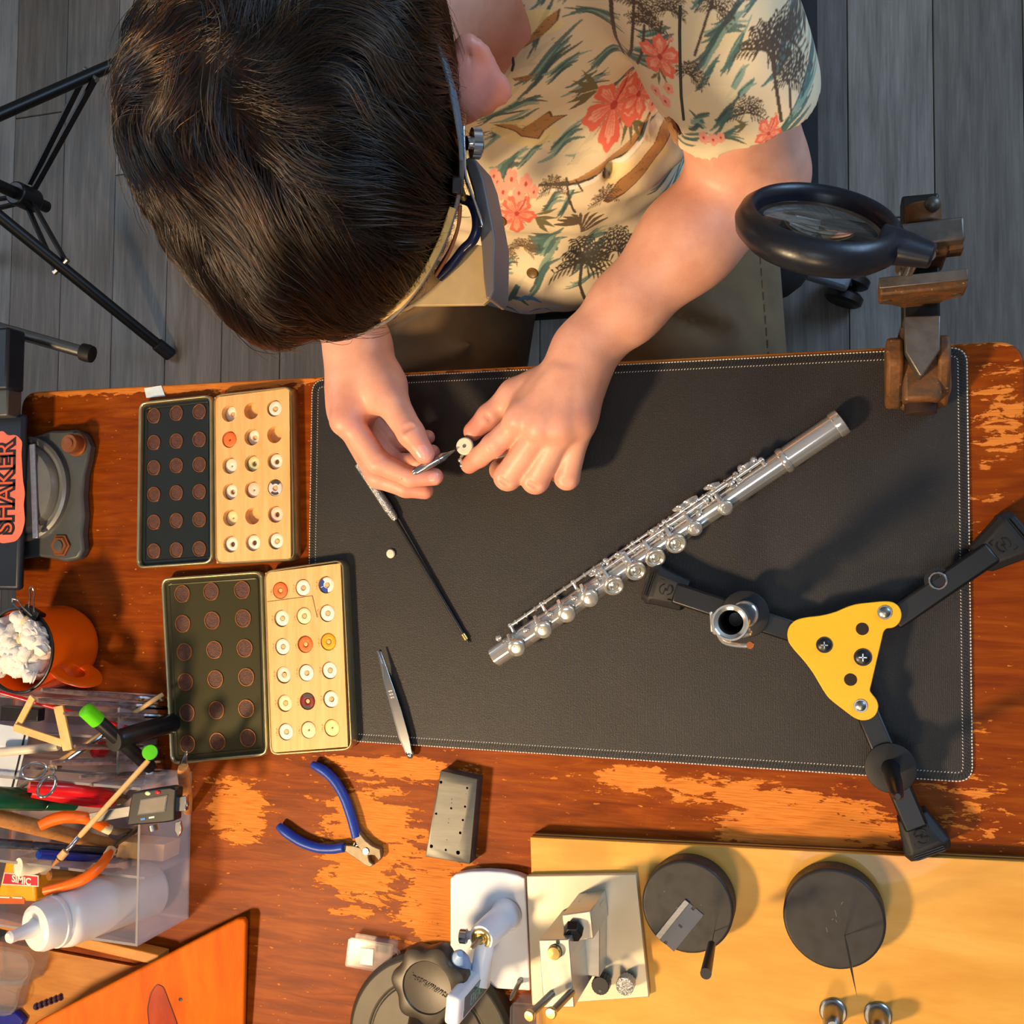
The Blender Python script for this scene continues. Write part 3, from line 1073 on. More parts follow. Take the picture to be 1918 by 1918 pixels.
la = stand_leg((1505, 1188), (1262, 1108), 0.018, (1284, 1116), (1210, 1090), 0.027, 0.036)
lb = stand_leg((1672, 1160), (1830, 1052), 0.019, (1838, 1047), (1922, 990), 0.025, 0.042)
lc = stand_leg((1618, 1318), (1702, 1520), 0.020, (1708, 1528), (1744, 1602), 0.024, 0.038)
for px, py, r, mt, cross in ((1544, 1208, 0.0052, m_black, True), (1616, 1231, 0.0056, m_black, True), (1657, 1147, 0.0045, m_steel, False), (1612, 1322, 0.0042, m_steel, False)):
    c = P(px, py, pz)
    MB().ring(c, UP, r * 1.25, r * 0.5, 0.0008, 24).build('washer', mt, st)
    sc_ = MB().lathe([(r, 0.0006), (r * 0.95, 0.002), (r * 0.6, 0.0030), (0.0001, 0.0033)], c, UP, 24).build('screw', mt, st)
    if cross:
        MB().bar(c + V(-r * 0.55, 0, 0.0030), c + V(r * 0.55, 0, 0.0030), 0.0009, 0.0006).bar(c + V(0, -r * 0.55, 0.0030), c + V(0, r * 0.55, 0.0030), 0.0009, 0.0006).build('cross_slot', m_chrome, sc_)
for px, py in ((1615, 1178), (1593, 1273)):
    c = P(px, py, pz)
    MB().lathe([(0.0050, 0.0), (0.0050, 0.0003), (0.0042, 0.0004), (0.0001, 0.0002)], c, UP, 24).build('rivet_hole', M('hole_dark', (34, 22, 12), 0.8), st)
c = P(1757, 1088, 0.030)
MB().ring(c + V(0, 0, -0.0025), UP, 0.0072, 0.0056, 0.0035, 28).build('socket_ring', m_chrome, st)
MB().cyl(c + V(0, 0, -0.003), c + V(0, 0, -0.0012), 0.0056).build('socket_bore', M('socket_dark', (6, 6, 7), 0.7), st)
MB().cyl(P(1757, 1088, 0.0275), P(1757, 1088, 0.0275) + V(0, 0, 0.0008), 0.0105).build('socket_boss', m_blackm, st)
# upright peg with its round base disc, on the leg nearest the board
pb_ = P(1668, 1438, 0.030)
MB().lathe([(0.0185, 0.0), (0.0198, 0.0006), (0.0198, 0.0020), (0.0188, 0.0026), (0.0090, 0.0030)], pb_, UP, 40).build('peg_disc', m_rubber, st, bevel=0.0003)
ptop = P(1682, 1494, 0.125)
ptop = V(pb_.x + (ptop.x - pb_.x) * 0.7, pb_.y + (ptop.y - pb_.y) * 0.7, ptop.z)
MB().tube([pb_ + V(0, 0, 0.002), pb_.lerp(ptop, 0.08), pb_.lerp(ptop, 0.5), pb_.lerp(ptop, 0.93), ptop], [0.0075, 0.0062, 0.0060, 0.0046, 0.0020], 18).build('peg', m_black, st)
# peg under the foot joint
pf = P(1396, 1150, 0.030)
MB().lathe([(0.0185, 0.0), (0.0198, 0.0006), (0.0198, 0.0020), (0.0188, 0.0026), (0.0085, 0.0030)], pf, UP, 36).build('peg_disc', m_rubber, st, bevel=0.0003)
MB().cyl(pf + V(0, 0, 0.0025), pf + V(0, 0, 0.085), 0.0070, 0.0052).build('peg', m_black, st)

# ------------------------------------------------------------------ flute foot joint standing on the peg
fj = thing('flute_foot_joint', pf + V(0, 0, 0.0032), 'short silver flute foot joint standing upright on a peg of the black stand', 'flute')
zb = 0.0034
Hj = 0.126
base = pf + V(0, 0, zb)
MB().lathe([(0.0088, 0.0), (0.0106, 0.0), (0.0116, 0.002), (0.0106, 0.0045), (0.0098, 0.005), (0.0098, Hj - 0.030), (0.0112, Hj - 0.0295), (0.0120, Hj - 0.027), (0.0112, Hj - 0.0245), (0.0110, Hj - 0.024),
            (0.0110, Hj - 0.006), (0.0128, Hj - 0.0055), (0.0134, Hj - 0.003), (0.0130, Hj), (0.0116, Hj), (0.0112, Hj - 0.004), (0.0090, Hj - 0.005), (0.0086, 0.0), (0.0088, 0.0)], base, UP, 48, cap=False).build('tube', m_silver, fj, ang=50)
lx = V(-0.95, -0.30, 0).normalized()
ly = V(-lx.y, lx.x, 0)
for z, a, r in ((0.022, 0.1, 0.009), (0.042, 0.15, 0.009), (0.066, 0.3, 0.0085)):
    d = (lx * cos(a + 1.1) + ly * sin(a + 1.1)).normalized()
    c0 = base + V(0, 0, z) + d * 0.0100
    MB().lathe([(r * 0.8, 0), (r * 0.85, 0.0016), (r, 0.002), (r, 0.0038), (r * 0.7, 0.005), (0.0001, 0.0052)], c0, d, 30).build('key', m_cup, fj, ang=50)
d1 = (lx * cos(0.25) + ly * sin(0.25)).normalized()
MB().cyl(base + d1 * 0.0145 + V(0, 0, 0.012), base + d1 * 0.0145 + V(0, 0, Hj - 0.02), 0.0017, n=12).build('rod', m_silver, fj)
for z in (0.015, 0.05, 0.085, Hj - 0.022):
    MB().tube([base + d1 * 0.009 + V(0, 0, z), base + d1 * 0.0145 + V(0, 0, z)], 0.0014, 8).sph(base + d1 * 0.0145 + V(0, 0, z), 0.0029, 12, 8).build('post', m_silver, fj)
for i, (ang, zz, L, w) in enumerate(((-0.25, Hj - 0.028, 0.020, 0.0055), (0.62, Hj - 0.034, 0.022, 0.0048), (0.10, Hj - 0.045, 0.020, 0.0048))):
    d = (lx * cos(ang) + ly * sin(ang)).normalized()
    t = V(-d.y, d.x, 0)
    p0 = base + d * 0.0155 + V(0, 0, zz)
    MB().obox(p0, (t, V(0, 0, 1), d), (L / 2.6, w * 1.5, 0.0011)).build('finger_plate', m_cup, fj, bevel=0.001)
sp = smoothpath([base + (lx * cos(-0.6) + ly * sin(-0.6)) * -0.0 + V(0, 0, Hj - 0.012) + lx * 0.012, base + V(0, 0, Hj - 0.012) + lx * 0.010 + ly * 0.012, base + V(0, 0, Hj - 0.012) + lx * -0.002 + ly * 0.0185, base + V(0, 0, Hj - 0.012) - lx * 0.008 + ly * 0.0195], 5)
MB().tube(sp, 0.0016, 10).build('lever', m_silver, fj)
MB().cyl(sp[-1], sp[-1] + V(0, 0, 0.006), 0.0026, n=12).build('roller', M('copper', (200, 110, 60), 0.25, 1.0), fj)

# ------------------------------------------------------------------ hand tools on the mat
dv = thing('spring_hook_driver', P(800, 1080, ZM), 'long slim screwdriver with a knurled silver handle lying on the mat under the hand', 'screwdriver')
ha, hb2, tipp = P(672, 868, ZM + 0.0056), P(742, 974, ZM + 0.0046), P(880, 1208, ZM + 0.0022)
dd = (tipp - ha).normalized()


def mat_knurl():
    k = NT('knurled_aluminium')
    v = k.coord('Object')
    w1 = k.n('ShaderNodeTexVoronoi')
    w1.inputs['Scale'].default_value = 1300
    k.l(v, w1.inputs['Vector'])
    k.set(Base_Color=(*lin((190, 188, 184)), 1), Metallic=1.0, Roughness=0.3)
    k.bump(w1.outputs['Distance'], 0.8, 0.0006)
    return k.m


m_knurl = mat_knurl()
hl = (hb2 - ha).length
MB().lathe([(0.003, 0.0), (0.0048, 0.001), (0.0048, hl - 0.012), (0.0040, hl - 0.011), (0.0044, hl - 0.009), (0.0036, hl - 0.003), (0.0024, hl)], ha, hb2 - ha, 24).build('handle', m_knurl, dv)
MB().lathe([(0.0017, 0), (0.0017, (tipp - hb2).length * 0.86), (0.0014, (tipp - hb2).length * 0.96), (0.0008, (tipp - hb2).length)], hb2 - dd * 0.002, tipp - hb2, 16).build('shaft', m_blackm, dv)
MB().lathe([(0.0022, 0), (0.0022, 0.006), (0.0018, 0.0065)], tipp - dd * 0.012, dd, 12).build('tip_sleeve', m_brass, dv)

pd = MB().lathe([(0.0028, 0.0), (0.0043, 0.0008), (0.0044, 0.0018), (0.0036, 0.0028), (0.0001, 0.0032)], P(733, 1037, ZM), UP, 24).build('felt_pad', m_padr)
tag(pd, 'tiny round white pad lying alone on the mat', 'pad')

tw = thing('tweezers', P(742, 1320, ZM), 'small steel tweezers lying over the lower edge of the mat beside the tin', 'tweezers')
for sg, z in ((-1, 0.0012), (1, 0.0052)):
    edge_l = [(707, 1220), (716, 1258), (720, 1280), (734, 1330), (748, 1382), (762, 1414)]
    edge_r = [(710, 1219), (722, 1256), (737, 1282), (752, 1328), (766, 1376), (773, 1414)]
    if sg > 0:
        edge_l = [(712, 1219), (721, 1256), (722, 1280), (736, 1328), (750, 1380), (763, 1412)]
        edge_r = [(715, 1220), (728, 1256), (738, 1284), (753, 1328), (767, 1378), (773, 1412)]
    m = MB()
    lo = [P(*q, ZM + z) for q in edge_l]
    hi = [P(*q, ZM + z) for q in edge_r]
    n = len(lo)
    vs = []
    for i in range(n):
        t = i / (n - 1)
        dz = 0.0006 + (0.0022 * (0.5 - abs(t - 0.45)) if sg > 0 else 0)
        if t > 0.9:
            dz *= 0.3
        a, b = lo[i], hi[i]
        vs += [a + V(0, 0, dz), b + V(0, 0, dz), b + V(0, 0, dz + 0.0011), a + V(0, 0, dz + 0.0011)]
    fs_ = []
    for i in range(n - 1):
        for k in range(4):
            q = (k + 1) % 4
            fs_.append((i * 4 + k, i * 4 + q, (i + 1) * 4 + q, (i + 1) * 4 + k))
    fs_ += [(3, 2, 1, 0), tuple((n - 1) * 4 + k for k in range(4))]
    m.add(vs, fs_)
    m.build('blade', m_chrome, tw, bevel=0.0003)
c = P(768, 1413, ZM + 0.0035)
MB().sph(c, (0.0042, 0.0042, 0.0034), 16, 10).build('joined_end', m_chrome, tw)
mk = MB()
for i, (px, py) in enumerate(((727, 1296), (729, 1302), (731, 1308))):
    a, b = P(px, py - 1, ZM + 0.0080), P(px + 7, py - 3, ZM + 0.0080)
    mk.bar(a, b, 0.0006, 0.0003)
    mk.bar(a.lerp(b, 0.3), a.lerp(b, 0.3) + V(0.0008, -0.0012, 0), 0.0005, 0.0003)
    mk.bar(b, b + V(-0.0002, -0.0013, 0), 0.0005, 0.0003)
mk.build('engraved_mark', m_white, tw)

dc = thing('diagonal_cutters', P(640, 1540, 0), 'small diagonal cutters with blue dipped handles lying on the bare bench', 'pliers')
m_blue = M('blue_dipped_vinyl', (22, 58, 150), 0.42, 0.0, 0.08, 60)
m_jaw = M('worn_tool_steel', (118, 106, 84), 0.5, 0.45, 0.25, 90, 0.2, 300)
h1 = smoothpath(PL([(584, 1431), (606, 1443), (627, 1463), (644, 1492), (656, 1524), (664, 1552), (668, 1568)], 0.0065), 5)
h2 = smoothpath(PL([(521, 1546), (540, 1562), (566, 1578), (595, 1588), (622, 1590), (645, 1587)], 0.0065), 5)
for h in (h1, h2):
    n = len(h)
    rr = [0.0046 * (0.72 + 0.28 * min(1, i / 3)) for i in range(n)]
    MB().tube(h, rr, 16, flat=1.15, up=(0, 0, 1)).build('handle', m_blue, dc, bevel=0.001)
hz = 0.0035
j1 = [(660, 1556), (671, 1556), (686, 1574), (697, 1583), (713, 1590), (715, 1606), (711, 1612), (703, 1602), (697, 1601), (690, 1602), (680, 1596), (668, 1580)]
j2 = [(642, 1583), (645, 1594), (660, 1604), (677, 1616), (686, 1622), (694, 1624), (700, 1620), (692, 1614), (690, 1606), (690, 1598), (676, 1588), (662, 1584)]
for pts, z0, z1 in ((j1, 0.0025, 0.0085), (j2, 0.0020, 0.0072)):
    q = [V(p.x, p.y, 0) for p in PL(pts, 0.007)]
    MB().prism(q, TZ + z0, TZ + z1).build('jaw', m_jaw, dc, bevel=0.0007)
MB().cyl(P(686, 1594, 0.008), P(686, 1594, 0.008) + V(0, 0, 0.0016), 0.0034).build('pivot', m_steel, dc, bevel=0.0003)
MB().tube(smoothpath(PL([(664, 1578), (662, 1586), (668, 1584), (674, 1580)], 0.0055), 4), 0.0009, 8).build('spring', m_steel, dc)

sbm = MB()
sz = 0.0165
sp_ = [V(p.x, p.y, 0) for p in PL([(825, 1443), (894, 1459), (880, 1619), (796, 1604)], sz)]
m_bs = M('blued_tool_steel', (84, 84, 80), 0.42, 0.6, 0.12, 30, 0.06, 500, stretch=(1, 8, 1))
sb = MB().prism(sp_, TZ, TZ + sz).build('drilled_steel_block', m_bs, bevel=0.0008)
tag(sb, 'dark grey drilled steel block lying on the worn bench', 'tool block')
sbh = MB()
for px, py, r in ((826, 1465, 0.0014), (875, 1476, 0.0011), (845, 1514, 0.0011), (871, 1511, 0.0011), (817, 1524, 0.0011), (867, 1536, 0.0011), (862, 1560, 0.0013), (808, 1585, 0.0016), (835, 1592, 0.0011), (858, 1597, 0.0019),
                  (846, 1497, 0.0004), (846, 1504, 0.0004), (841, 1534, 0.0004), (840, 1541, 0.0004), (873, 1487, 0.0003), (837, 1573, 0.0004)):
    sbh.cyl(P(px, py, sz) + V(0, 0, -0.008), P(px, py, sz) + V(0, 0, 0.004), r, n=14)
cut = sbh.build('drill_cutter', m_black)
bo = sb.modifiers.new('holes', 'BOOLEAN')
bo.operation = 'DIFFERENCE'
bo.object = cut
bo.solver = 'EXACT'
bpy.context.view_layer.update()
dg = bpy.context.evaluated_depsgraph_get()
me2 = bpy.data.meshes.new_from_object(sb.evaluated_get(dg))
sb.modifiers.clear()
sb.data = me2
bpy.data.objects.remove(cut)
me2.polygons.foreach_set('use_smooth', [True] * len(me2.polygons))
me2.set_sharp_from_angle(angle=R_(30))
# ------------------------------------------------------------------ tins of washers
m_tin = M('brushed_tin_edge', (196, 184, 140), 0.3, 0.9, 0.1, 60)
m_lidg = M('olive_lacquered_tin', (66, 62, 38), 0.24, 0.3, 0.05, 30, spec=0.6)
m_lidb = M('blue_reflection_tinted_tin', (44, 50, 52), 0.16, 0.4, 0.05, 30, spec=0.7)  # upper lid: a blue reflection put into the base colour
m_block = mat_wood('pale_beech_block', (214, 160, 98), (228, 178, 116), (236, 190, 130), 9, (14, 1.2, 1), 0.5, bump=0.05)
m_disc = None


def mat_disc():
    k = NT('brown_grained_disc')
    v = k.coord('Object')
    w = k.n('ShaderNodeTexVoronoi')
    w.inputs['Scale'].default_value = 900
    k.l(v, w.inputs['Vector'])
    k.set(Base_Color=k.ramp(k.noise(v, 300, 3), [(0.3, lin((58, 28, 18))), (0.7, lin((86, 46, 30)))]), Roughness=0.6)
    k.bump(w.outputs['Distance'], 0.6, 0.0005)
    return k.m


m_disc = mat_disc()
m_cop = M('copper_rim', (176, 112, 62), 0.35, 0.8)


def washer_mat(name, rgb):
    return M(name, rgb, 0.5, 0, 0.04, 120, spec=0.4)


WM = {'white': washer_mat('white_washer', (232, 226, 212)), 'cream': washer_mat('cream_washer', (236, 218, 172)), 'orange': washer_mat('orange_washer', (232, 112, 48)),
      'yellow': washer_mat('yellow_washer', (226, 160, 24)), 'pink': washer_mat('pale_pink_washer', (236, 208, 190)), 'green': washer_mat('pale_green_washer', (200, 206, 160)),
      'pale yellow': washer_mat('pale_yellow_washer', (242, 222, 150)), 'red': washer_mat('dark_red_printed_washer', (120, 30, 32)), 'blue': washer_mat('blue_print', (30, 66, 150)),
      'violet': washer_mat('white_violet_washer', (218, 210, 216))}


def bil(q, u, v):
    return q[0].lerp(q[1], u).lerp(q[3].lerp(q[2], u), v)


def holed_block(quad, ztop, depth, hr, us, vs, nseg=24):
    """Block with a grid of round holes, each with its wall and floor. quad TL,TR,BR,BL (xy), us/vs cell borders, holes at cell centres."""
    m = MB()
    cs = []
    for j in range(len(vs) - 1):
        for i in range(len(us) - 1):
            u0, u1, v0, v1 = us[i], us[i + 1], vs[j], vs[j + 1]
            hole = 0 < i < len(us) - 2 and 0 < j < len(vs) - 2
            k = [bil(quad, *a) for a in ((u0, v0), (u1, v0), (u1, v1), (u0, v1))]
            k = [V(p.x, p.y, ztop) for p in k]
            if not hole:
                m.add(k, [(3, 2, 1, 0)])
                continue
            c = bil(quad, (u0 + u1) / 2, (v0 + v1) / 2)
            c = V(c.x, c.y, ztop)
            cs.append(c)
            X = (k[1] - k[0]).normalized()
            Y = V(-X.y, X.x, 0)
            per = [k[e].lerp(k[(e + 1) % 4], s / (nseg // 4)) for e in range(4) for s in range(nseg // 4)]
            circ = []
            for p in per:
                d = p - c
                circ.append(c + d.normalized() * hr)
            low = [p - V(0, 0, depth) for p in circ]
            n = nseg
            fs_ = []
            for e in range(n):
                g = (e + 1) % n
                fs_.append((e, n + e, n + g, g))
                fs_.append((n + e, 2 * n + e, 2 * n + g, n + g))
            fs_.append(tuple(2 * n + e for e in range(n - 1, -1, -1)))
            m.add(per + circ + low, fs_)
    # sides
    k = [V(p.x, p.y, ztop) for p in quad]
    b = [V(p.x, p.y, ztop - depth - 0.001) for p in quad]
    m.add(k + b, [(i, (i + 1) % 4, 4 + (i + 1) % 4, 4 + i) for i in range(4)] + [(4, 5, 6, 7)])
    return m, cs


def xyq(pts, h):
    return [V(p.x, p.y, 0) for p in PL(pts, h)]


def tin(name, label, lid_px, base_px, blk_px, lid_h, base_h, dcols, stacks, where, seg_h):
    t = thing(name, P(*base_px[3], 0), label, 'tin')
    # base tray: floor and rim
    bq = rpoly(xyq(base_px, base_h), 0.010, 6)
    bi = inset(bq, 0.0022)
    m = MB()
    n = len(bq)

    def ringw(outer, inner, z0, z1):
        w = MB()
        a = [V(p.x, p.y, z0) for p in outer]
        b = [V(p.x, p.y, z1 - 0.0012) for p in outer]
        b2 = [V(*(p.lerp(q, 0.35).xy), z1) for p, q in zip(outer, inner)]
        c2 = [V(*(p.lerp(q, 0.65).xy), z1) for p, q in zip(outer, inner)]
        c = [V(p.x, p.y, z1 - 0.0012) for p in inner]
        d = [V(p.x, p.y, z0 + 0.001) for p in inner]
        rows = [a, b, b2, c2, c, d]
        vs = [v for r in rows for v in r]
        f = []
        for j in range(5):
            for i in range(n):
                k = (i + 1) % n
                f.append((j * n + i, j * n + k, (j + 1) * n + k, (j + 1) * n + i))
        f.append(tuple(5 * n + i for i in range(n)))
        f.append(tuple(range(n - 1, -1, -1)))
        ar = sum(outer[i].x * outer[(i + 1) % n].y - outer[(i + 1) % n].x * outer[i].y for i in range(n))
        if ar < 0:
            f = [tuple(reversed(q)) for q in f]
        return w.add(vs, f)

    z0 = TZ + (ZM if seg_h else 0.0) + 0.0002
    ringw(bq, bi, z0, TZ + base_h).build('base', m_tin, t, ang=50)
    lq = rpoly(xyq(lid_px, lid_h), 0.010, 6)
    li = inset(lq, 0.0030)
    n = len(lq)
    lid = ringw(lq, li, z0, TZ + lid_h).build('lid', m_tin, t, ang=50)
    lz = z0 + 0.0055
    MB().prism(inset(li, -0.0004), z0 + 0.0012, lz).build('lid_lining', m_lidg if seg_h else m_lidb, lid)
    # raised bead inside the lid rim
    bead = inset(li, 0.0042)
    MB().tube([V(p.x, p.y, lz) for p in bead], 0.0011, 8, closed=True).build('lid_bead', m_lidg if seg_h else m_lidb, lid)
    for i, (px, py) in enumerate(dcols):
        p = P(px, py, lz - TZ)
        r = 0.0082 if seg_h else 0.0072
        dm_ = MB().lathe([(r * 1.06, -0.0004), (r * 1.06, 0.0005), (r, 0.0009), (r * 0.98, 0.0003), (0.0001, 0.0003)], p, UP, 28)
        dm_.build('leather_disc', m_disc, lid)
        MB().ring(p + V(0, 0, 0.0001), UP, r * 1.10, r * 0.99, 0.0010, 28).build('copper_rim', m_cop, lid)
    # hinge between lid and base
    a = P(*[(lid_px[1][k] + base_px[0][k]) / 2 for k in (0, 1)], base_h * 0.5)
    b = P(*[(lid_px[2][k] + base_px[3][k]) / 2 for k in (0, 1)], base_h * 0.5)
    MB().cyl(a.lerp(b, 0.12), a.lerp(b, 0.30), 0.0014, n=10).cyl(a.lerp(b, 0.70), a.lerp(b, 0.88), 0.0014, n=10).build('hinge', m_tin, t)
    # latch tabs along the outer side
    e0, e1_ = P(*base_px[1], base_h * 0.6), P(*base_px[2], base_h * 0.6)
    MB().bar(e0.lerp(e1_, 0.30) + V(0.0006, 0, 0), e0.lerp(e1_, 0.44) + V(0.0006, 0, 0), 0.0016, 0.006).build('latch', m_tin, t, bevel=0.0004)
    # block with holes
    q = xyq(blk_px, base_h - 0.0005)
    us = [0, 0.045, 0.345, 0.65, 0.955, 1.0]
    vs = [0, 0.03] + [0.03 + 0.94 * k / 6 for k in range(1, 7)] + [1.0]
    hb_, cs = holed_block(q, TZ + base_h - 0.0012, base_h - 0.006, 0.0085, us, vs)
    blk = hb_.build('wooden_block', m_block, t, ang=30)
    if seg_h:
        ln = MB()
        pts = [P(501, 1127, base_h - 0.001), P(585, 1116, base_h - 0.001), P(594, 1156, base_h - 0.001)]
        for i in range(2):
            ln.bar(pts[i], pts[i + 1], 0.0004, 0.0004)
        ln.build('pencil_line', M('brown_pencil', (112, 66, 30), 0.8), blk)
        # small handwritten size marks beside the holes
        hm = MB()
        r2 = random.Random(3)
        for c in cs:
            for k in range(r2.randint(3, 5)):
                o = c + V(-0.0105, -0.004 + k * 0.0019, 0.0002)
                hm.bar(o, o + V(0.0012 + 0.0006 * r2.random(), 0.0004 * (r2.random() - 0.5), 0), 0.00022, 0.0002)
                if k % 2:
                    hm.bar(o, o + V(0.0002, 0.0012, 0), 0.00022, 0.0002)
        hm.build('size_marks', M('grey_ink', (150, 104, 66), 0.8), blk, kind='stuff')
    # washers lying in the holes
    names = ['top row', 'second row', 'third row', 'fourth row', 'fifth row', 'bottom row']
    cols = ['left', 'middle', 'right']
    for i, c in enumerate(cs):
        sp = stacks[i]
        if sp is None:
            continue
        kind, depth, extra = sp
        top = TZ + base_h - 0.0012 - depth * 1.0
        floor_ = TZ + base_h - 0.0012 - (base_h - 0.006)
        ro, ri = 0.0079, (0.0025 if extra != 'solid' else 0.0008)
        hgt = 0.0022
        z = max(floor_ + 0.0002, top - hgt)
        o = P(0, 0, 0)
        k2 = 0.0008
        hh = top - z
        prof = [(ri, z), (ro - k2, z), (ro, z + k2), (ro, top - k2), (ro - k2, top), (ri + 0.0012, top), (ri + 0.0003, top - 0.0004), (ri, top - 0.001), (ri, z)]
        w = MB().lathe([(a, b) for a, b in prof], V(c.x + rng.normal() * 0.0002, c.y + rng.normal() * 0.0002, 0), UP, 32, cap=False)
        adj = {'white': 'white', 'violet': 'white violet-rimmed', 'red': 'dark red printed', 'pink': 'pale pink', 'green': 'pale green'}.get(kind, kind)
        if extra == 'blue':
            adj = 'white and blue printed'
        ob = w.build('washer', WM[kind], loc=(c.x, c.y, z), ang=60)
        tag(ob, f'{adj} ring washer in the {where} tin, {names[i // 3]}, {cols[i % 3]} hole', 'washer', f'washers in the {where} tin')
        if extra == 'blue':
            pm = MB()
            for k, (a0, a1) in enumerate(((2.3, 3.5), (3.6, 4.9))):
                pts = [V(c.x, c.y, top + 0.00012) + V(cos(a), sin(a), 0) * r for r in (ro * 0.95,) for a in np.linspace(a0, a1, 8)]
                pts += [V(c.x, c.y, top + 0.00012) + V(cos(a), sin(a), 0) * (ro * 0.45) for a in np.linspace(a1, a0, 8)]
                pm.add(pts, [tuple(range(16))])
            pm.build('blue_print', WM['blue'], ob)
        if extra == 'print':
            pm = MB()
            pts = [V(c.x, c.y, top + 0.00012) + V(cos(a), sin(a), 0) * (ro * 0.95) for a in np.linspace(0.7, 2.4, 8)] + [V(c.x, c.y, top + 0.00012) + V(cos(a), sin(a), 0) * (ro * 0.5) for a in np.linspace(2.4, 0.7, 8)]
            pm.add(pts, [tuple(range(16))])
            pts = [V(c.x, c.y, top + 0.00012) + V(cos(a), sin(a), 0) * (ro * 0.93) for a in np.linspace(3.9, 5.3, 8)] + [V(c.x, c.y, top + 0.00012) + V(cos(a), sin(a), 0) * (ro * 0.6) for a in np.linspace(5.3, 3.9, 8)]
            pm.add(pts, [tuple(range(16))])
            pm.build('grey_print', M('grey_black_print', (60, 56, 58), 0.6), ob)
    # wooden pegs the washers sit around
    for i, c in enumerate(cs):
        if stacks[i] is not None and stacks[i][2] not in ('solid',):
            d_ = stacks[i][1]
            if d_ < 0.003:
                MB().lathe([(0.0021, -0.004), (0.0021, -d_ - 0.0006), (0.0010, -d_ - 0.0001)], c, UP, 12).build('peg', m_block, blk)
    return t


D1 = [(288 + 0.0 * r, y) for r, y in ((0, 779),)]
d1 = []
for ys in ((779, 774, 771), (829, 826, 823), (876, 872, 870), (926, 923, 921), (978, 975, 973), (1032, 1030, 1028)):
    d1 += list(zip((289, 331, 374), ys))
S = lambda k, d, e='': (k, d, e)
st1 = [S('white', .0066), None, S('white', .0020), S('orange', .0010, 'solid'), S('white', .0058), None,
       S('white', .0042, 'solid'), S('green', .0042), S('white', .0036), S('white', .0046), S('pink', .0036, 'solid'), S('violet', .0006, 'print'),
       S('cream', .0058, 'solid'), None, S('pink', .0036), S('white', .0032), S('white', .0032), S('white', .0026)]
tin('shim_tin', 'open hinged tin of washers, the upper of two, its dark lid tinted with reflected blue', [(259, 753), (396, 738), (397, 1056), (254, 1066)],
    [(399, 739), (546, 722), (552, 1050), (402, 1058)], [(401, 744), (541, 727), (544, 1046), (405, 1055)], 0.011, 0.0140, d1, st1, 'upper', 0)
d2 = []
for xs, ys in (((342, 396, 454), (1112, 1108, 1105)), ((343, 398, 456), (1168, 1162, 1158)), ((346, 402, 459), (1221, 1217, 1214)), ((348, 404, 462), (1277, 1272, 1268)), ((351, 406, 462), (1335, 1330, 1327)), ((352, 408, 465), (1393, 1389, 1382))):
    d2 += list(zip(xs, ys))
st2 = [S('orange', .0002), S('white', .0008), S('white', .0016, 'blue'), S('white', .0018), S('cream', .0006), S('white', .0010),
       S('white', .0012), S('orange', .0006), S('yellow', .0001), S('pink', .0012), S('white', .0004), S('white', .0010),
       S('cream', .0014), S('red', .0004, 'print'), S('white', .0010), S('white', .0008), S('cream', .0003, 'solid'), S('pale yellow', .0008, 'solid')]
tin('shim_tin', 'open hinged tin of washers, the lower of two, with an olive lid of brown discs', [(300, 1083), (490, 1069), (501, 1416), (318, 1433)],
    [(493, 1069), (643, 1047), (660, 1405), (505, 1416)], [(496, 1073), (637, 1055), (651, 1399), (509, 1410)], 0.0125, 0.0155, d2, st2, 'lower', 1)

# ------------------------------------------------------------------ birch board and what stands on it
m_birch = mat_wood('varnished_birch_ply', (196, 136, 46), (212, 156, 64), (224, 174, 86), 4, (1.0, 5, 5), 0.34, 0.25, 0.06)
m_ply = mat_wood('ply_edge', (70, 40, 20), (104, 66, 36), (130, 88, 52), 30, (1, 1, 60), 0.6)
BZ = 0.018
bb = thing('birch_board', P(1400, 1800, 0), 'thick varnished birch plywood board at the front right of the bench', 'board')
tl, tr = P(993, 1568, BZ), P(1918, 1614, BZ)
ed = (tr - tl).normalized()
tr2 = tl + ed * ((tr - tl).length + 0.06)
dn = V(ed.y, -ed.x, 0)
pq = [tl, tr2, tr2 + dn * 0.26, tl + dn * 0.26]
MB().prism([V(p.x, p.y, 0) for p in pq], TZ + BZ - 0.0022, TZ + BZ).build('face_veneer', m_birch, bb, bevel=0.0006)
for i in range(4):
    z0 = TZ + 0.0002 + i * (BZ - 0.0024) / 4
    MB().prism([V(p.x, p.y, 0) for p in inset([V(p.x, p.y, 0) for p in pq], 0.0002 * (i % 2))], z0, z0 + (BZ - 0.0024) / 4).build('ply', m_ply if i % 2 == 0 else m_birch, bb, smooth=False)

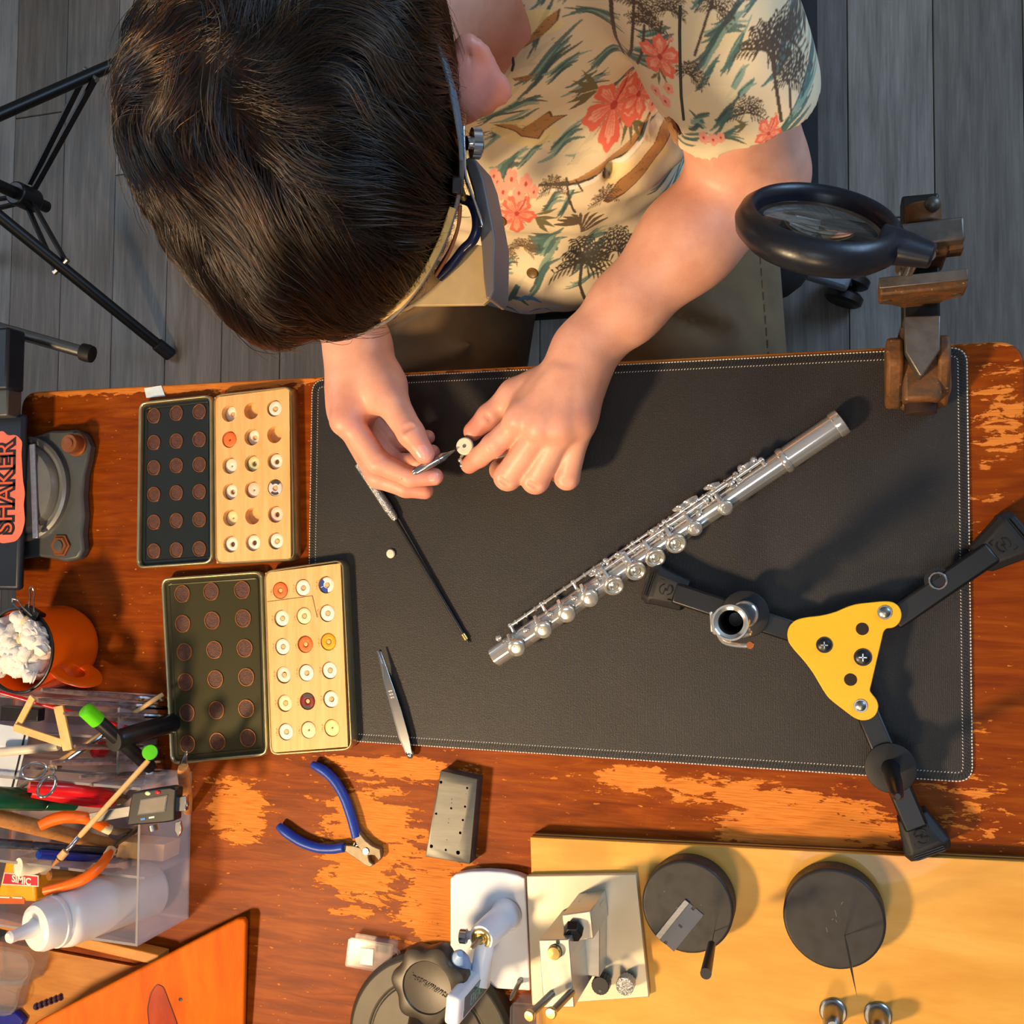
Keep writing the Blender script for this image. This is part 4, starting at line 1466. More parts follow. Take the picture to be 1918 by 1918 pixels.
m_puck = M('dark_hard_rubber', (38, 35, 32), 0.55, 0.0, 0.18, 40, 0.1, 300, rvar=0.12)
PH = BZ + 0.0245
for k, (px, py, r, lab) in enumerate(((1287, 1699, 0.0378, 'round black rubber puck with a razor blade on it'), (1562, 1722, 0.0392, 'round black rubber puck with a needle standing in it'))):
    c = P(px, py, PH)
    t = thing('rubber_puck', V(c.x, c.y, TZ + BZ), lab, 'puck', )
    MB().lathe([(r * 0.97, BZ + 0.0001), (r, BZ + 0.0014), (r, PH - 0.0016), (r - 0.0016, PH)], V(c.x, c.y, TZ), UP, 72).build('disc', m_puck, t, bevel=0.0006)
    pr_ = MB()
    for _ in range(5):
        a = random.random() * 6.28
        rr = random.random() * r * 0.7
        p = V(c.x + rr * cos(a), c.y + rr * sin(a), TZ + PH)
        pr_.bar(p, p + V(random.gauss(0, 0.002), random.gauss(0, 0.003), 0), 0.0003, 0.0001)
    pr_.build('scratch', M('scratch_grey', (120, 112, 104), 0.6), t)
    if k == 1:
        # faint moulded lettering on the far side wall
        lm = MB()
        for i, chh in enumerate('VERSUIL'):
            a = pi / 2 + 0.42 - i * 0.115
            n = V(cos(a), sin(a), 0)
            text_mesh(lm, chh, 0.0085, V(c.x, c.y, TZ + BZ + 0.0105) + n * r, V(-sin(a), cos(a), 0) * -1, V(0, 0, -1) * -1, 0, 0.0003)
        lm.build('moulded_lettering', m_black, t, smooth=False)

rz = thing('razor_blade', P(1273, 1733, PH), 'single-edge razor blade lying on the round black puck', 'blade')
q = PL([(1283, 1684), (1318, 1714), (1264, 1781), (1228, 1752)], PH + 0.0004)
ux, uy = (q[1] - q[0]), (q[3] - q[0])


def rb(u, v, z=0.0):
    return q[0] + ux * u + uy * v + V(0, 0, z)


pts = [(0, 0), (0.42, 0), (0.44, 0.07), (0.56, 0.07), (0.58, 0), (1, 0), (1, 1), (0.58, 1), (0.56, 0.93), (0.44, 0.93), (0.42, 1), (0, 1)]
MB().prism([V(*rb(u, v).xy, 0) for u, v in pts], TZ + PH + 0.0001, TZ + PH + 0.0006).build('blade', m_chrome, rz)
MB().obox(rb(0.12, 0.5, 0.0005), (uy, ux, UP), (uy.length / 2, ux.length * 0.12, 0.0008)).build('spine', m_steel, rz, bevel=0.0003)
MB().obox(rb(0.55, 0.5, 0.0003), (ux, uy, UP), (ux.length * 0.09, uy.length * 0.022, 0.0002)).build('slot', m_black, rz)


def upright(name, label, cat, base, top, hb_, parts):
    """Slim tool standing point-down: parts (name, material, t0, t1, r0, r1)."""
    b = P(*base, hb_)
    h = hv(base, top, hb_)
    e = P(*top, h)
    t = thing(name, b, label, cat)
    for nm, mt, t0, t1, r0, r1 in parts:
        MB().tube([b.lerp(e, t0), b.lerp(e, (t0 + t1) / 2), b.lerp(e, t1)], [r0, (r0 + r1) / 2, r1], 14).build(nm, mt, t)
    return t, b, e


upright('spring_hook', 'small hook with a black handle standing on the razor blade puck', 'hook', (1338, 1744), (1322, 1824), PH,
        [('wire', m_chrome, 0, 0.36, 0.0004, 0.0005), ('handle', m_black, 0.34, 1.0, 0.0032, 0.0042)])
t_, b_, e_ = upright('needle', 'fine steel needle standing upright on the plain black puck', 'needle', (1582, 1752), (1605, 1866), PH,
                     [('shank', m_chrome, 0.0, 0.22, 0.0004, 0.0011), ('grip', m_chrome, 0.2, 0.55, 0.0011, 0.0010), ('point', m_chrome, 0.55, 1.0, 0.0010, 0.0002)])

# ------------------------------------------------------------------ steel fixture on the board
m_plate = M('satin_nickel_plate', (200, 190, 166), 0.36, 0.5, 0.05, 20, 0.04, 500)
m_alu = M('milled_aluminium', (206, 200, 184), 0.33, 0.8, 0.07, 30, 0.08, 500, stretch=(1, 5, 1))
m_dside = M('milled_steel_side', (150, 132, 112), 0.3, 0.85, 0.1, 30)
fx = thing('pivot_fixture', P(1080, 1760, BZ), 'square nickel plate fixture with two upright metal posts on the birch board', 'jig')
fz = BZ + 0.007
MB().prism(xyq([(986, 1641), (1192, 1637), (1216, 1868), (996, 1884)], fz), TZ + BZ + 0.0002, TZ + fz).build('base_plate', m_plate, fx, bevel=0.0008)
nz = 0.100
nq = xyq([(1009, 1761), (1066, 1759), (1076, 1887), (1018, 1888)], nz)
MB().prism(nq, TZ + fz, TZ + nz).build('near_post', m_alu, fx, bevel=0.0008)
gz = 0.082
gq = xyq([(1052, 1714), (1106, 1706), (1112, 1758), (1060, 1766)], gz)
MB().prism(gq, TZ + fz, TZ + gz).build('far_post', m_alu, fx, bevel=0.0008)
cx_ = 0.5 * (nq[1] + gq[2])
MB().box((min(nq[2].x, gq[2].x) - 0.010, nq[2].y + 0.006, TZ + fz), (max(nq[1].x, gq[1].x) + 0.001, gq[1].y - 0.004, TZ + fz + 0.026)).build('bridge', m_alu, fx, bevel=0.001)
c = P(1075, 1737, gz)
MB().cyl(c, c + V(0.001, -0.004, 0.0075), 0.0085, 0.0078, n=6).build('hex_screw', m_blackm, fx, bevel=0.0008)
c = P(1040, 1782, nz)
MB().lathe([(0.0055, 0), (0.0055, 0.004), (0.0048, 0.0052), (0.0001, 0.0056)], c, UP, 24).build('brass_screw', m_brass, fx)
MB().lathe([(0.0058, -0.001), (0.0058, 0.0006)], c, UP, 24).build('screw_seat', m_blackm, fx)
c = P(1045, 1764, nz)
MB().lathe([(0.0016, 0.0), (0.0016, 0.0003)], c, UP, 14).build('oil_hole', m_blackm, fx)
for a, b in (((1033, 1862), (989, 1905)), ((1069, 1860), (1030, 1900))):
    pa_ = P(*a, nz)
    pb2 = P(*b, nz + 0.038)
    r_ = MB().tube([pa_ - (pb2 - pa_) * 0.05, pa_.lerp(pb2, 0.9)], 0.0030, 14).build('guide_rod', m_steel, fx)
    MB().lathe([(0.0040, 0), (0.0044, 0.0008), (0.0044, 0.003), (0.0038, 0.0038), (0.0001, 0.004)], pa_.lerp(pb2, 0.88), pb2 - pa_, 20).build('rod_head', m_brass, r_)
for (px, py), lab, mt, nm, kn in (((1124, 1847), 'black knurled thumb nut standing on the nickel plate', m_black, 'thumb_nut', 0), ((1170, 1848), 'grey knurled steel thumb nut standing at the corner of the nickel plate', m_knurl, 'thumb_nut', 1)):
    h = fz + 0.017
    c = P(px, py, h)
    t = thing(nm, V(c.x, c.y, TZ + fz), lab, 'nut')
    rr = 0.0078
    prof = []
    pm = MB()
    n = 36
    ring_ = [V(c.x, c.y, 0) + V(cos(2 * pi * i / n), sin(2 * pi * i / n), 0) * (rr * (1.0 if i % 2 else 0.95)) for i in range(n)]
    pm.hexa([p + V(0, 0, TZ + fz + 0.006) for p in ring_], [p + V(0, 0, TZ + h) for p in ring_])
    pm.build('knurled_head', mt, t, bevel=0.0005, ang=20)
    MB().lathe([(rr * 0.7, 0.0001), (rr * 0.7, 0.0062)], V(c.x, c.y, TZ + fz), UP, 24).build('collar', m_black, t)
    MB().lathe([(0.0013, -0.0002), (0.0013, 0.0003)], c + V(0, -0.004, 0), UP, 12).build('pin_hole', m_chrome if kn == 0 else m_steel, t)
for px, py in ((1560, 1906), (1647, 1914)):
    c = P(px, py + 8, BZ + 0.03)
    t = thing('clamp_bolt', V(c.x, c.y - 0.004, TZ + BZ), f'grey metal bolt head at the front edge of the board, {"left" if px < 1600 else "right"} of two', 'bolt')
    MB().lathe([(0.0078, 0.0), (0.0078, 0.022), (0.0062, 0.0275), (0.0042, 0.030), (0.0001, 0.0302)], V(c.x, c.y - 0.004, TZ + BZ), UP, 28).build('head', m_steel, t)
    MB().lathe([(0.0108, 0.0001), (0.0108, 0.002), (0.0098, 0.003)], V(c.x, c.y - 0.004, TZ + BZ), UP, 28).build('flange', m_steel, t)

# ------------------------------------------------------------------ white digital gauge on its own base
m_wp = M('white_painted_metal', (226, 228, 232), 0.3, 0.0, 0.02, 20, coat=0.3)
gg = thing('digital_gauge', P(915, 1740, 0), 'white digital gauge on a white base plate with a brass collet', 'gauge')
gp = [(843, 1646), (853, 1638), (880, 1633), (912, 1632), (942, 1634), (968, 1639), (983, 1645), (993, 1856), (930, 1852), (843, 1800)]
gq_ = xyq(gp, 0.012)
MB().prism(gq_, TZ + 0.0002, TZ + 0.012).build('base_plate', m_wp, gg, bevel=0.0012)
cb = P(922, 1722, 0.012)
ctop_h = 0.064
ct = P(901, 1758, ctop_h)
cb = V(ct.x + 0.006, ct.y + 0.004, TZ + 0.012)
MB().lathe([(0.0150, 0), (0.0138, 0.004), (0.0126, 0.012), (0.0122, (ct - cb).length - 0.004), (0.0108, (ct - cb).length)], cb, ct - cb, 32).build('column', m_wp, gg)
ax_ = (ct - cb).normalized()
MB().lathe([(0.0088, 0), (0.0088, 0.0012), (0.0078, 0.0018), (0.0062, 0.0018), (0.0058, 0.0008), (0.0046, 0.0008), (0.0044, 0.0024), (0.0026, 0.0028)], ct, ax_, 32).build('collet', m_brass, gg)
tipe = P(882, 1777, ctop_h + 0.028)
MB().tube([ct, ct.lerp(tipe, 0.35), ct.lerp(tipe, 0.4), ct.lerp(tipe, 0.75), tipe], [0.0028, 0.0026, 0.0022, 0.0022, 0.0010], 14).build('spindle', m_steel, gg)
kn_ = P(867, 1753, 0.056)
MB().cyl(P(890, 1750, 0.054), kn_, 0.0036, n=16).build('clamp_stem', m_wp, gg)
MB().lathe([(0.0055, 0), (0.0062, 0.0006), (0.0062, 0.006), (0.0055, 0.0066)], kn_ + V(0.004, 0, 0), V(-1, 0.0, 0.1), 20).build('clamp_knob', m_chrome, gg)
# slanting arm and display housing
s0, s1 = P(908, 1772, 0.060), P(903, 1800, 0.062)
d0, d1_ = P(914, 1826, 0.045), P(858, 1893, 0.112)
arm = MB()
up_ = (V(0, 0, 1) - (d1_ - d0).normalized() * (d1_ - d0).normalized().z)
MB().tube(smoothpath([ct + V(0, -0.006, -0.006), s0, s1, d0.lerp(d1_, 0.35)], 4), 0.0085, 14, flat=0.8, up=(0, 0, 1)).build('arm', m_wp, gg)
axd = (d1_ - d0).normalized()
sidev = V(0.80, 0.28, -0.35)
sidev = (sidev - axd * sidev.dot(axd)).normalized()
facen = axd.cross(sidev)
if facen.x < 0:
    facen = -facen
facen = (V(1.0, -0.12, 0.25) - axd * V(1.0, -0.12, 0.25).dot(axd)).normalized()
sidev = axd.cross(facen).normalized()
hc = d0.lerp(d1_, 0.5) - facen * 0.004
hl = (d1_ - d0).length / 2 + 0.004
MB().obox(hc, (axd, sidev, facen), (hl, 0.0125, 0.0065)).build('display_housing', m_wp, gg, bevel=0.0035, seg=3)
m_lcd = M('teal_display_glass', (24, 88, 108), 0.12, 0.0, 0.1, 60, coat=0.6)
dsp = MB().obox(hc + facen * 0.0066 + axd * 0.001, (axd, sidev, facen), (hl * 0.70, 0.0085, 0.0004)).build('display', m_lcd, gg, bevel=0.0003)
sg7 = MB()
for dx in (-0.010, 0.0, 0.010):
    o = hc + facen * 0.0071 + axd * dx
    for (u0, v0, u1, v1) in ((-1, -1, -1, 1), (1, -1, 1, 1), (-1, 1, 1, 1), (-1, 0, 1, 0), (-1, -1, 1, -1)):
        sg7.bar(o + axd * u0 * 0.003 + sidev * v0 * 0.004, o + axd * u1 * 0.003 + sidev * v1 * 0.004, 0.0007, 0.0002, facen)
sg7.build('digit_segments', M('lcd_segment', (104, 156, 140), 0.3), gg)
MB().lathe([(0.0125, 0), (0.0105, 0.012), (0.0055, 0.026), (0.0025, 0.030)], P(856, 1814, 0.070), (P(862, 1786, 0.09) - P(856, 1814, 0.070)), 28).build('rubber_boot', M('pale_blue_cap', (150, 178, 214), 0.4), gg)
pn = thing('steel_pin', P(975, 1836, 0.012), 'small grey steel pin standing on the white gauge base', 'pin')
pbs = P(975, 1836, 0.0122)
pte = P(956, 1873, 0.0122 + 0.026)
MB().lathe([(0.0026, 0), (0.0026, 0.002), (0.0021, 0.0024), (0.0021, (pte - pbs).length * 0.8), (0.0008, (pte - pbs).length)], pbs, pte - pbs, 14).build('shank', m_steel, pn)

# ------------------------------------------------------------------ bench ball clamp with the large lobed knob
kb = thing('knob_clamp', P(790, 1960, 0), 'heavy round grey bench clamp with a big black lobed hand knob', 'clamp')
m_cast = M('grey_cast_metal', (68, 64, 54), 0.5, 0.3, 0.12, 60, 0.15, 400)
bc = P(802, 1960, 0.022)
bc = V(bc.x, bc.y, TZ)
MB().lathe([(0.082, 0.0002), (0.082, 0.016), (0.078, 0.021), (0.060, 0.023), (0.058, 0.021), (0.056, 0.023), (0.03, 0.026), (0.0001, 0.026)], bc, UP, 72).build('base', m_cast, kb, bevel=0.001)
kc = P(800, 1850, 0.094)
MB().tube([bc + V(0, 0, 0.024), V(bc.x + (kc.x - bc.x) * 0.6, bc.y + (kc.y - bc.y) * 0.6, TZ + 0.055), kc - V(0, 0, 0.02)], [0.022, 0.018, 0.014], 24).build('stem', m_blackm, kb)
kx = V(0, 0, 1)
km = MB()
n = 96
def lob(r, z, am):
    return [kc + V(cos(2 * pi * i / n + 0.35), sin(2 * pi * i / n + 0.35), 0) * (r * (1 + am * cos(7 * 2 * pi * i / n))) + V(0, 0, z) for i in range(n)]
rings = [lob(0.014, -0.026, 0), lob(0.026, -0.023, 0.05), lob(0.0315, -0.018, 0.075), lob(0.0325, -0.006, 0.075), lob(0.0312, -0.0015, 0.075), lob(0.0285, 0.0, 0.06), lob(0.0222, 0.0006, 0.0), lob(0.0212, -0.0008, 0.0), lob(0.0150, -0.0020, 0.0), lob(0.006, -0.0027, 0.0), lob(0.0004, -0.0028, 0)]
vs = [v for r in rings for v in r]
fs_ = []
for j in range(len(rings) - 1):
    for i in range(n):
        k = (i + 1) % n
        fs_.append((j * n + i, j * n + k, (j + 1) * n + k, (j + 1) * n + i))
fs_.append(tuple(range(n - 1, -1, -1)))
km.add(vs, fs_)
m_knob = M('dark_satin_knob', (58, 52, 42), 0.42, 0.2, 0.1, 80, 0.06, 700)
kno = km.build('hand_knob', m_knob, kb, ang=40)
lm = text_mesh(MB(), 'Instruments', 0.0078, kc + V(0, 0.002, -0.0014), V(cos(R_(-20)), sin(R_(-20)), 0), V(-sin(R_(-20)), cos(R_(-20)), 0), 0, 0.0002, 0.45)
lm.build('script_lettering', M('dark_script', (52, 44, 30), 0.6), kno, smooth=False)


def clear_box(name, label, poly, h, z0, lid=True, fill=None):
    """Small clear plastic box from its top outline."""
    t = thing(name, P(*poly[0], z0), label, 'box')
    q = rpoly(xyq(poly, h), 0.0025, 4)
    qi = inset(q, 0.0012)
    n = len(q)
    vs = [V(p.x, p.y, TZ + z0 + 0.0001) for p in q] + [V(p.x, p.y, TZ + h * 0.75) for p in q] + [V(p.x, p.y, TZ + h * 0.75) for p in qi] + [V(p.x, p.y, TZ + z0 + 0.0012) for p in qi]
    f = []
    for j in range(3):
        for i in range(n):
            k = (i + 1) % n
            f.append((j * n + i, j * n + k, (j + 1) * n + k, (j + 1) * n + i))
    f.append(tuple(3 * n + i for i in range(n)))
    f.append(tuple(range(n - 1, -1, -1)))
    MB().add(vs, f).build('body', m_frost, t)
    if lid:
        l = MB().prism(inset(q, -0.0006), TZ + h * 0.75 + 0.0002, TZ + h).build('lid', m_frost, t, bevel=0.001)
    return t, q


cb_, cq = clear_box('clear_plastic_box', 'small frosted clear plastic box lying on the bench beside the lobed knob', [(652, 1758), (734, 1772), (727, 1824), (646, 1810)], 0.016, 0)
lq_ = xyq([(676, 1775), (700, 1778), (698, 1808), (675, 1805)], 0.0165)
MB().prism(lq_, TZ + 0.0162, TZ + 0.0172).build('paper_label', M('white_paper', (236, 232, 220), 0.7), cb_)
hk = smoothpath(PL([(733, 1778), (745, 1782), (748, 1796), (742, 1808), (730, 1810)], 0.012), 5)
MB().tube(hk, 0.0016, 8).build('hanging_loop', m_frost, cb_)
clear_box('clear_plastic_case', 'clear plastic case on the bench at the lower edge, below the nickel fixture', [(956, 1884), (1006, 1888), (1012, 1950), (955, 1950)], 0.03, 0)
# ------------------------------------------------------------------ dark blue vise at the left edge
m_navyp = M('dark_navy_paint', (30, 38, 52), 0.42, 0.1, 0.12, 30, 0.1, 200)
m_greyc = M('grey_enamelled_casting', (82, 86, 86), 0.4, 0.3, 0.1, 40, 0.15, 260)
m_turn = M('light_grey_casting', (122, 124, 122), 0.34, 0.45, 0.1, 40, 0.15, 260)
m_strip = M('silver_blue_strip', (150, 156, 176), 0.3, 0.6, 0.15, 200, 0.2, 400)
m_boltr = M('orange_rusty_bolt', (150, 92, 56), 0.42, 0.6, 0.2, 90)
lv = thing('swivel_vise', P(10, 915, 0), 'dark blue vise on a grey bolted swivel base at the left bench edge', 'vise')
fo = [(60, 818), (95, 806), (118, 806), (140, 804), (158, 815), (167, 836), (163, 862), (156, 890), (153, 930), (156, 965), (152, 1000), (155, 1030), (146, 1047), (122, 1052), (95, 1046), (70, 1043),
      (20, 1050), (-45, 1030), (-60, 915), (-40, 830)]
MB().prism(xyq(fo, 0.013), TZ + 0.0002, TZ + 0.013).build('flange', m_greyc, lv, bevel=0.003)
tc_ = P(2, 917, 0.013)
tc_ = V(P(124, 917, 0.018).x - 0.057, tc_.y, TZ)
MB().lathe([(0.057, 0.012), (0.057, 0.018), (0.054, 0.020), (0.0505, 0.0195), (0.050, 0.0185), (0.0485, 0.0185), (0.048, 0.021), (0.044, 0.026), (0.036, 0.0275), (0.0001, 0.028)], tc_, UP, 64).build('turntable', m_turn, lv)
for px, py, h in ((131, 831, 0.024), (112, 1022, 0.015)):
    c = P(px, py, h)
    c0 = V(c.x, c.y, TZ + 0.013)
    bo_ = MB().lathe([(0.0125, 0.0), (0.0125, 0.002), (0.0105, 0.0022), (0.0105, h - 0.013), (0.0095, h - 0.011)], c0, UP, 6 if h < 0.02 else 28).build('bolt', m_boltr, lv)
    MB().lathe([(0.0055, 0), (0.0055, 0.0012), (0.004, 0.0014)], c0 + V(0, 0, h - 0.011), UP, 20).build('bolt_stud', m_boltr if h > 0.02 else m_greyc, bo_)
a, b = P(61, 832, 0.029), P(67, 1008, 0.029)
MB().bar(a, b, 0.0068, 0.002).build('label_strip', m_strip, lv, bevel=0.0004)
bx = P(49, 915, 0.030).x
b0, b1 = P(0, 742, 0.036).y, P(0, 1105, 0.036).y
MB().box((bx - 0.13, b1, TZ + 0.027), (bx, b0 - 0.02, TZ + 0.036)).build('body', m_navyp, lv, bevel=0.004)
jx = P(48, 660, 0.03).x
MB().box((jx - 0.12, P(0, 738, 0.06).y + 0.006, TZ + 0.03), (jx, P(0, 620, 0.055).y + 0.004, TZ + 0.055)).build('front_jaw', m_navyp, lv, bevel=0.003)
MB().box((jx - 0.12, b0 - 0.024, TZ + 0.030), (jx - 0.003, P(0, 738, 0.06).y + 0.010, TZ + 0.050)).build('rear_jaw', m_greyc, lv, bevel=0.002)
ha_, hb_ = P(-60, 598, 0.02), P(162, 661, -0.01)
MB().cyl(ha_, hb_, 0.0066).build('handle_bar', m_steel, lv)
MB().lathe([(0.0068, -0.006), (0.0095, -0.005), (0.0100, 0.002), (0.0092, 0.007), (0.005, 0.009), (0.0001, 0.0092)], hb_, hb_ - ha_, 24).build('handle_knob', m_rubber, lv)
# sticker with lettering, reading from the front edge backwards
sz_ = 0.0362
sk = [(-26, 828), (-10, 812), (6, 806), (14, 816), (30, 814), (42, 826), (40, 850), (43, 900), (47, 925), (44, 945), (47, 975), (41, 1000), (30, 1014), (5, 1018), (-25, 1008)]
stk = MB().prism(rpoly(xyq(sk, sz_), 0.004, 3), TZ + 0.0360, TZ + sz_).build('sticker', M('salmon_sticker', (226, 116, 92), 0.5), lv)


def text_on(parent, name, body, size, loc, rz, mat, off=0.0, z=0.0, shear=0.0, sx=1.0):
    m = text_mesh(MB(), body, size, Vector(loc) + V(0, 0, z), V(cos(rz), sin(rz), 0), V(-sin(rz), cos(rz), 0), off, 0.00008, shear, sx)
    return m.build(name, mat, parent, smooth=False)


tcn = P(10, 913, sz_)
text_on(stk, 'sticker_lettering', 'SHAKER', 0.034, tcn, R_(91), M('black_print', (20, 14, 14), 0.5), 0.0030, 0.0002, 0, 0.80)
text_on(stk, 'sticker_lettering', 'SHAKER', 0.034, tcn, R_(91), M('orange_red_print', (214, 92, 58), 0.5), -0.0002, 0.0004, 0, 0.80)

tape = MB().prism(xyq([(270, 727), (302, 722), (309, 742), (274, 745)], 0.001), TZ + 0.0001, TZ + 0.001).build('tape_scrap', M('pale_tape', (214, 232, 240), 0.5))
tag(tape, 'scrap of pale tape at the back edge of the bench behind the upper tin', 'tape')

# ------------------------------------------------------------------ orange enamel mug
mgx, mgy, mr, mh = -0.586, -0.095, 0.0425, 0.075
m_or = M('orange_enamel', (252, 100, 10), 0.16, 0.0, 0.04, 20, coat=0.4)
mug = thing('enamel_mug', (mgx, mgy, TZ), 'orange enamel mug with a black rim, full of white pipe cleaners', 'mug')
MB().lathe([(0.0001, 0.0003), (mr - 0.012, 0.0003), (mr - 0.004, 0.004), (mr, 0.014), (mr, mh - 0.002), (mr - 0.002, mh - 0.002), (mr - 0.002, 0.014), (mr - 0.012, 0.004), (0.0001, 0.003)], (mgx, mgy, TZ), UP, 64, cap=False).build('body', m_or, mug)
MB().tube([(mgx + cos(a) * (mr - 0.0005), mgy + sin(a) * (mr - 0.0005), TZ + mh - 0.001) for a in np.linspace(0, 2 * pi, 65)[:-1]], 0.0017, 10, closed=True).build('rim', m_blackm, mug)
ha = math.atan2(P(165, 1262, 0.03).y - mgy, P(165, 1262, 0.03).x - mgx)
hd = V(cos(ha), sin(ha), 0)
hp = smoothpath([V(mgx, mgy, TZ) + hd * (mr - 0.001) + V(0, 0, 0.062), V(mgx, mgy, TZ) + hd * (mr + 0.012) + V(0, 0, 0.066), V(mgx, mgy, TZ) + hd * (mr + 0.024) + V(0, 0, 0.056), V(mgx, mgy, TZ) + hd * (mr + 0.024) + V(0, 0, 0.036), V(mgx, mgy, TZ) + hd * (mr + 0.012) + V(0, 0, 0.022), V(mgx, mgy, TZ) + hd * (mr - 0.001) + V(0, 0, 0.020)], 6)
MB().tube(hp, 0.0090, 14, flat=0.28, up=V(-hd.y, hd.x, 0)).build('handle', m_or, mug)
# binder clip on the rim
ca = math.atan2(P(64, 1143, mh).y - mgy, P(64, 1143, mh).x - mgx)
cd = V(cos(ca), sin(ca), 0)
ct_ = V(-cd.y, cd.x, 0)
cc = V(mgx, mgy, TZ + mh) + cd * (mr - 0.0008)
bc_ = thing('binder_clip', cc, 'black binder clip with wire handles on the rim of the orange mug', 'clip')
m = MB()
for w0, w1 in ((-0.0095, 0.0095),):
    m.hexa([cc + ct_ * w0 - cd * 0.0025 + V(0, 0, -0.008), cc + ct_ * w1 - cd * 0.0025 + V(0, 0, -0.008), cc + ct_ * w1 + cd * 0.003 + V(0, 0, -0.008), cc + ct_ * w0 + cd * 0.003 + V(0, 0, -0.008)],
           [cc + ct_ * w0 - cd * 0.005 + V(0, 0, 0.004), cc + ct_ * w1 - cd * 0.005 + V(0, 0, 0.004), cc + ct_ * w1 + cd * 0.006 + V(0, 0, 0.004), cc + ct_ * w0 + cd * 0.006 + V(0, 0, 0.004)])
m.build('spring_body', m_blackm, bc_, bevel=0.0008)
for e, s0 in ((P(60, 1100, mh + 0.020), 1), (P(24, 1122, mh + 0.018), -1)):
    s = cc + cd * 0.004 * s0 + V(0, 0, 0.004)
    d = (e - s).normalized()
    sd = d.cross(V(0, 0, 1)).normalized()
    MB().tube(smoothpath([s + sd * 0.004, s.lerp(e, 0.5) + sd * 0.0024, s.lerp(e, 0.85) + sd * 0.0034, e, s.lerp(e, 0.85) - sd * 0.0034, s.lerp(e, 0.5) - sd * 0.0024, s - sd * 0.004], 5), 0.0008, 8).build('wire_handle', m_chrome, bc_)
# pipe cleaners: one thing each
m_fuzz = M('white_fuzzy_pile', (232, 228, 222), 0.95, 0, 0.08, 400, 0.6, 900, 0.001, sss=0.2)
m_fuzz2 = M('cream_fuzzy_pile', (228, 200, 158), 0.95, 0, 0.08, 400, 0.6, 900, 0.001, sss=0.2)
rp = random.Random(11)
for i in range(38):
    a = rp.random() * 6.28
    rr = (mr - 0.008) * math.sqrt(rp.random())
    p0 = V(mgx + rr * cos(a) * 0.75, mgy + rr * sin(a) * 0.75, TZ + 0.010)
    p1 = V(mgx + rr * cos(a), mgy + rr * sin(a), TZ + 0.060)
    b = rp.random() * 6.28
    L = 0.012 + 0.012 * rp.random()
    p2 = V(mgx + (rr * cos(a) + L * cos(b)) * 0.8, mgy + (rr * sin(a) + L * sin(b)) * 0.8, TZ + 0.076 + 0.008 * rp.random())
    dd_ = Vector((p2.x - mgx, p2.y - mgy, 0))
    if dd_.length > mr - 0.010:
        dd_ *= (mr - 0.010) / dd_.length
        p2 = V(mgx + dd_.x, mgy + dd_.y, p2.z)
    p3 = p2 + V(cos(b + 0.8) * 0.010, sin(b + 0.8) * 0.010, -0.004)
    dd_ = Vector((p3.x - mgx, p3.y - mgy, 0))
    if dd_.length > mr - 0.008:
        dd_ *= (mr - 0.008) / dd_.length
        p3 = V(mgx + dd_.x, mgy + dd_.y, p3.z)
    pth = smoothpath([p0, p1, p2, p3], 7)
    m = MB().tube(pth, [0.0060 + 0.0012 * sin(k * 2.4 + i) + 0.0006 * rp.random() for k in range(len(pth))], 12)
    m.v = [v + V(rp.gauss(0, .0004), rp.gauss(0, .0004), rp.gauss(0, .0004)) for v in m.v]
    o = m.build('pipe_cleaner', m_fuzz2 if i in (2, 7, 12) else m_fuzz, ang=80)
    tag(o, 'fluffy pale pipe cleaner bunched inside the orange mug', 'pipe cleaner', 'pipe cleaners in the orange mug')

# ------------------------------------------------------------------ acrylic organisers and the tools in them


def organiser(name, label, x0, x1, y0, y1, h, parts, w=0.0025):
    t = thing(name, ((x0 + x1) / 2, (y0 + y1) / 2, TZ), label, 'organizer')
    z0 = TZ + 0.0003
    MB().box((x0, y0, z0), (x1, y1, z0 + w)).build('floor_panel', m_sheet, t, bevel=0.0004)
    for (a, b, c, d) in ((x0, y0, x0 + w, y1), (x1 - w, y0, x1, y1), (x0 + w, y0, x1 - w, y0 + w), (x0 + w, y1 - w, x1 - w, y1)):
        MB().box((a, b, z0 + w), (c, d, TZ + h)).build('wall_panel', m_sheet, t, bevel=0.0005)
        # polished top edge catches the light
        MB().box((a, b, TZ + h), (c, d, TZ + h + 0.0005)).build('polished_edge', m_edge, t)
    for yy in parts:
        MB().box((x0 + w, yy - w / 2, z0 + w), (x1 - w, yy + w / 2, TZ + h * 0.85)).build('divider', m_sheet, t, bevel=0.0005)
        MB().box((x0 + w, yy - w / 2, TZ + h * 0.85), (x1 - w, yy + w / 2, TZ + h * 0.85 + 0.0005)).build('polished_edge', m_edge, t)
    return t


m_edge = thin_clear('polished_acrylic_edge', (0.40, 0.33, 0.30), 0.4, 0.2, 0.06)
OX0, OX1 = -0.655, -0.4315
organiser('acrylic_organizer', 'larger clear acrylic organizer crowded with tools, the squeeze bottle in its front cell', OX0, OX1, -0.366, -0.2185, 0.080, [-0.3065])
organiser('acrylic_organizer', 'smaller clear acrylic organizer of brushes between the orange mug and the larger one', -0.655, -0.4735, -0.2150, -0.1425, 0.060, [-0.180])
FZ = 0.0032                                 # organiser floor


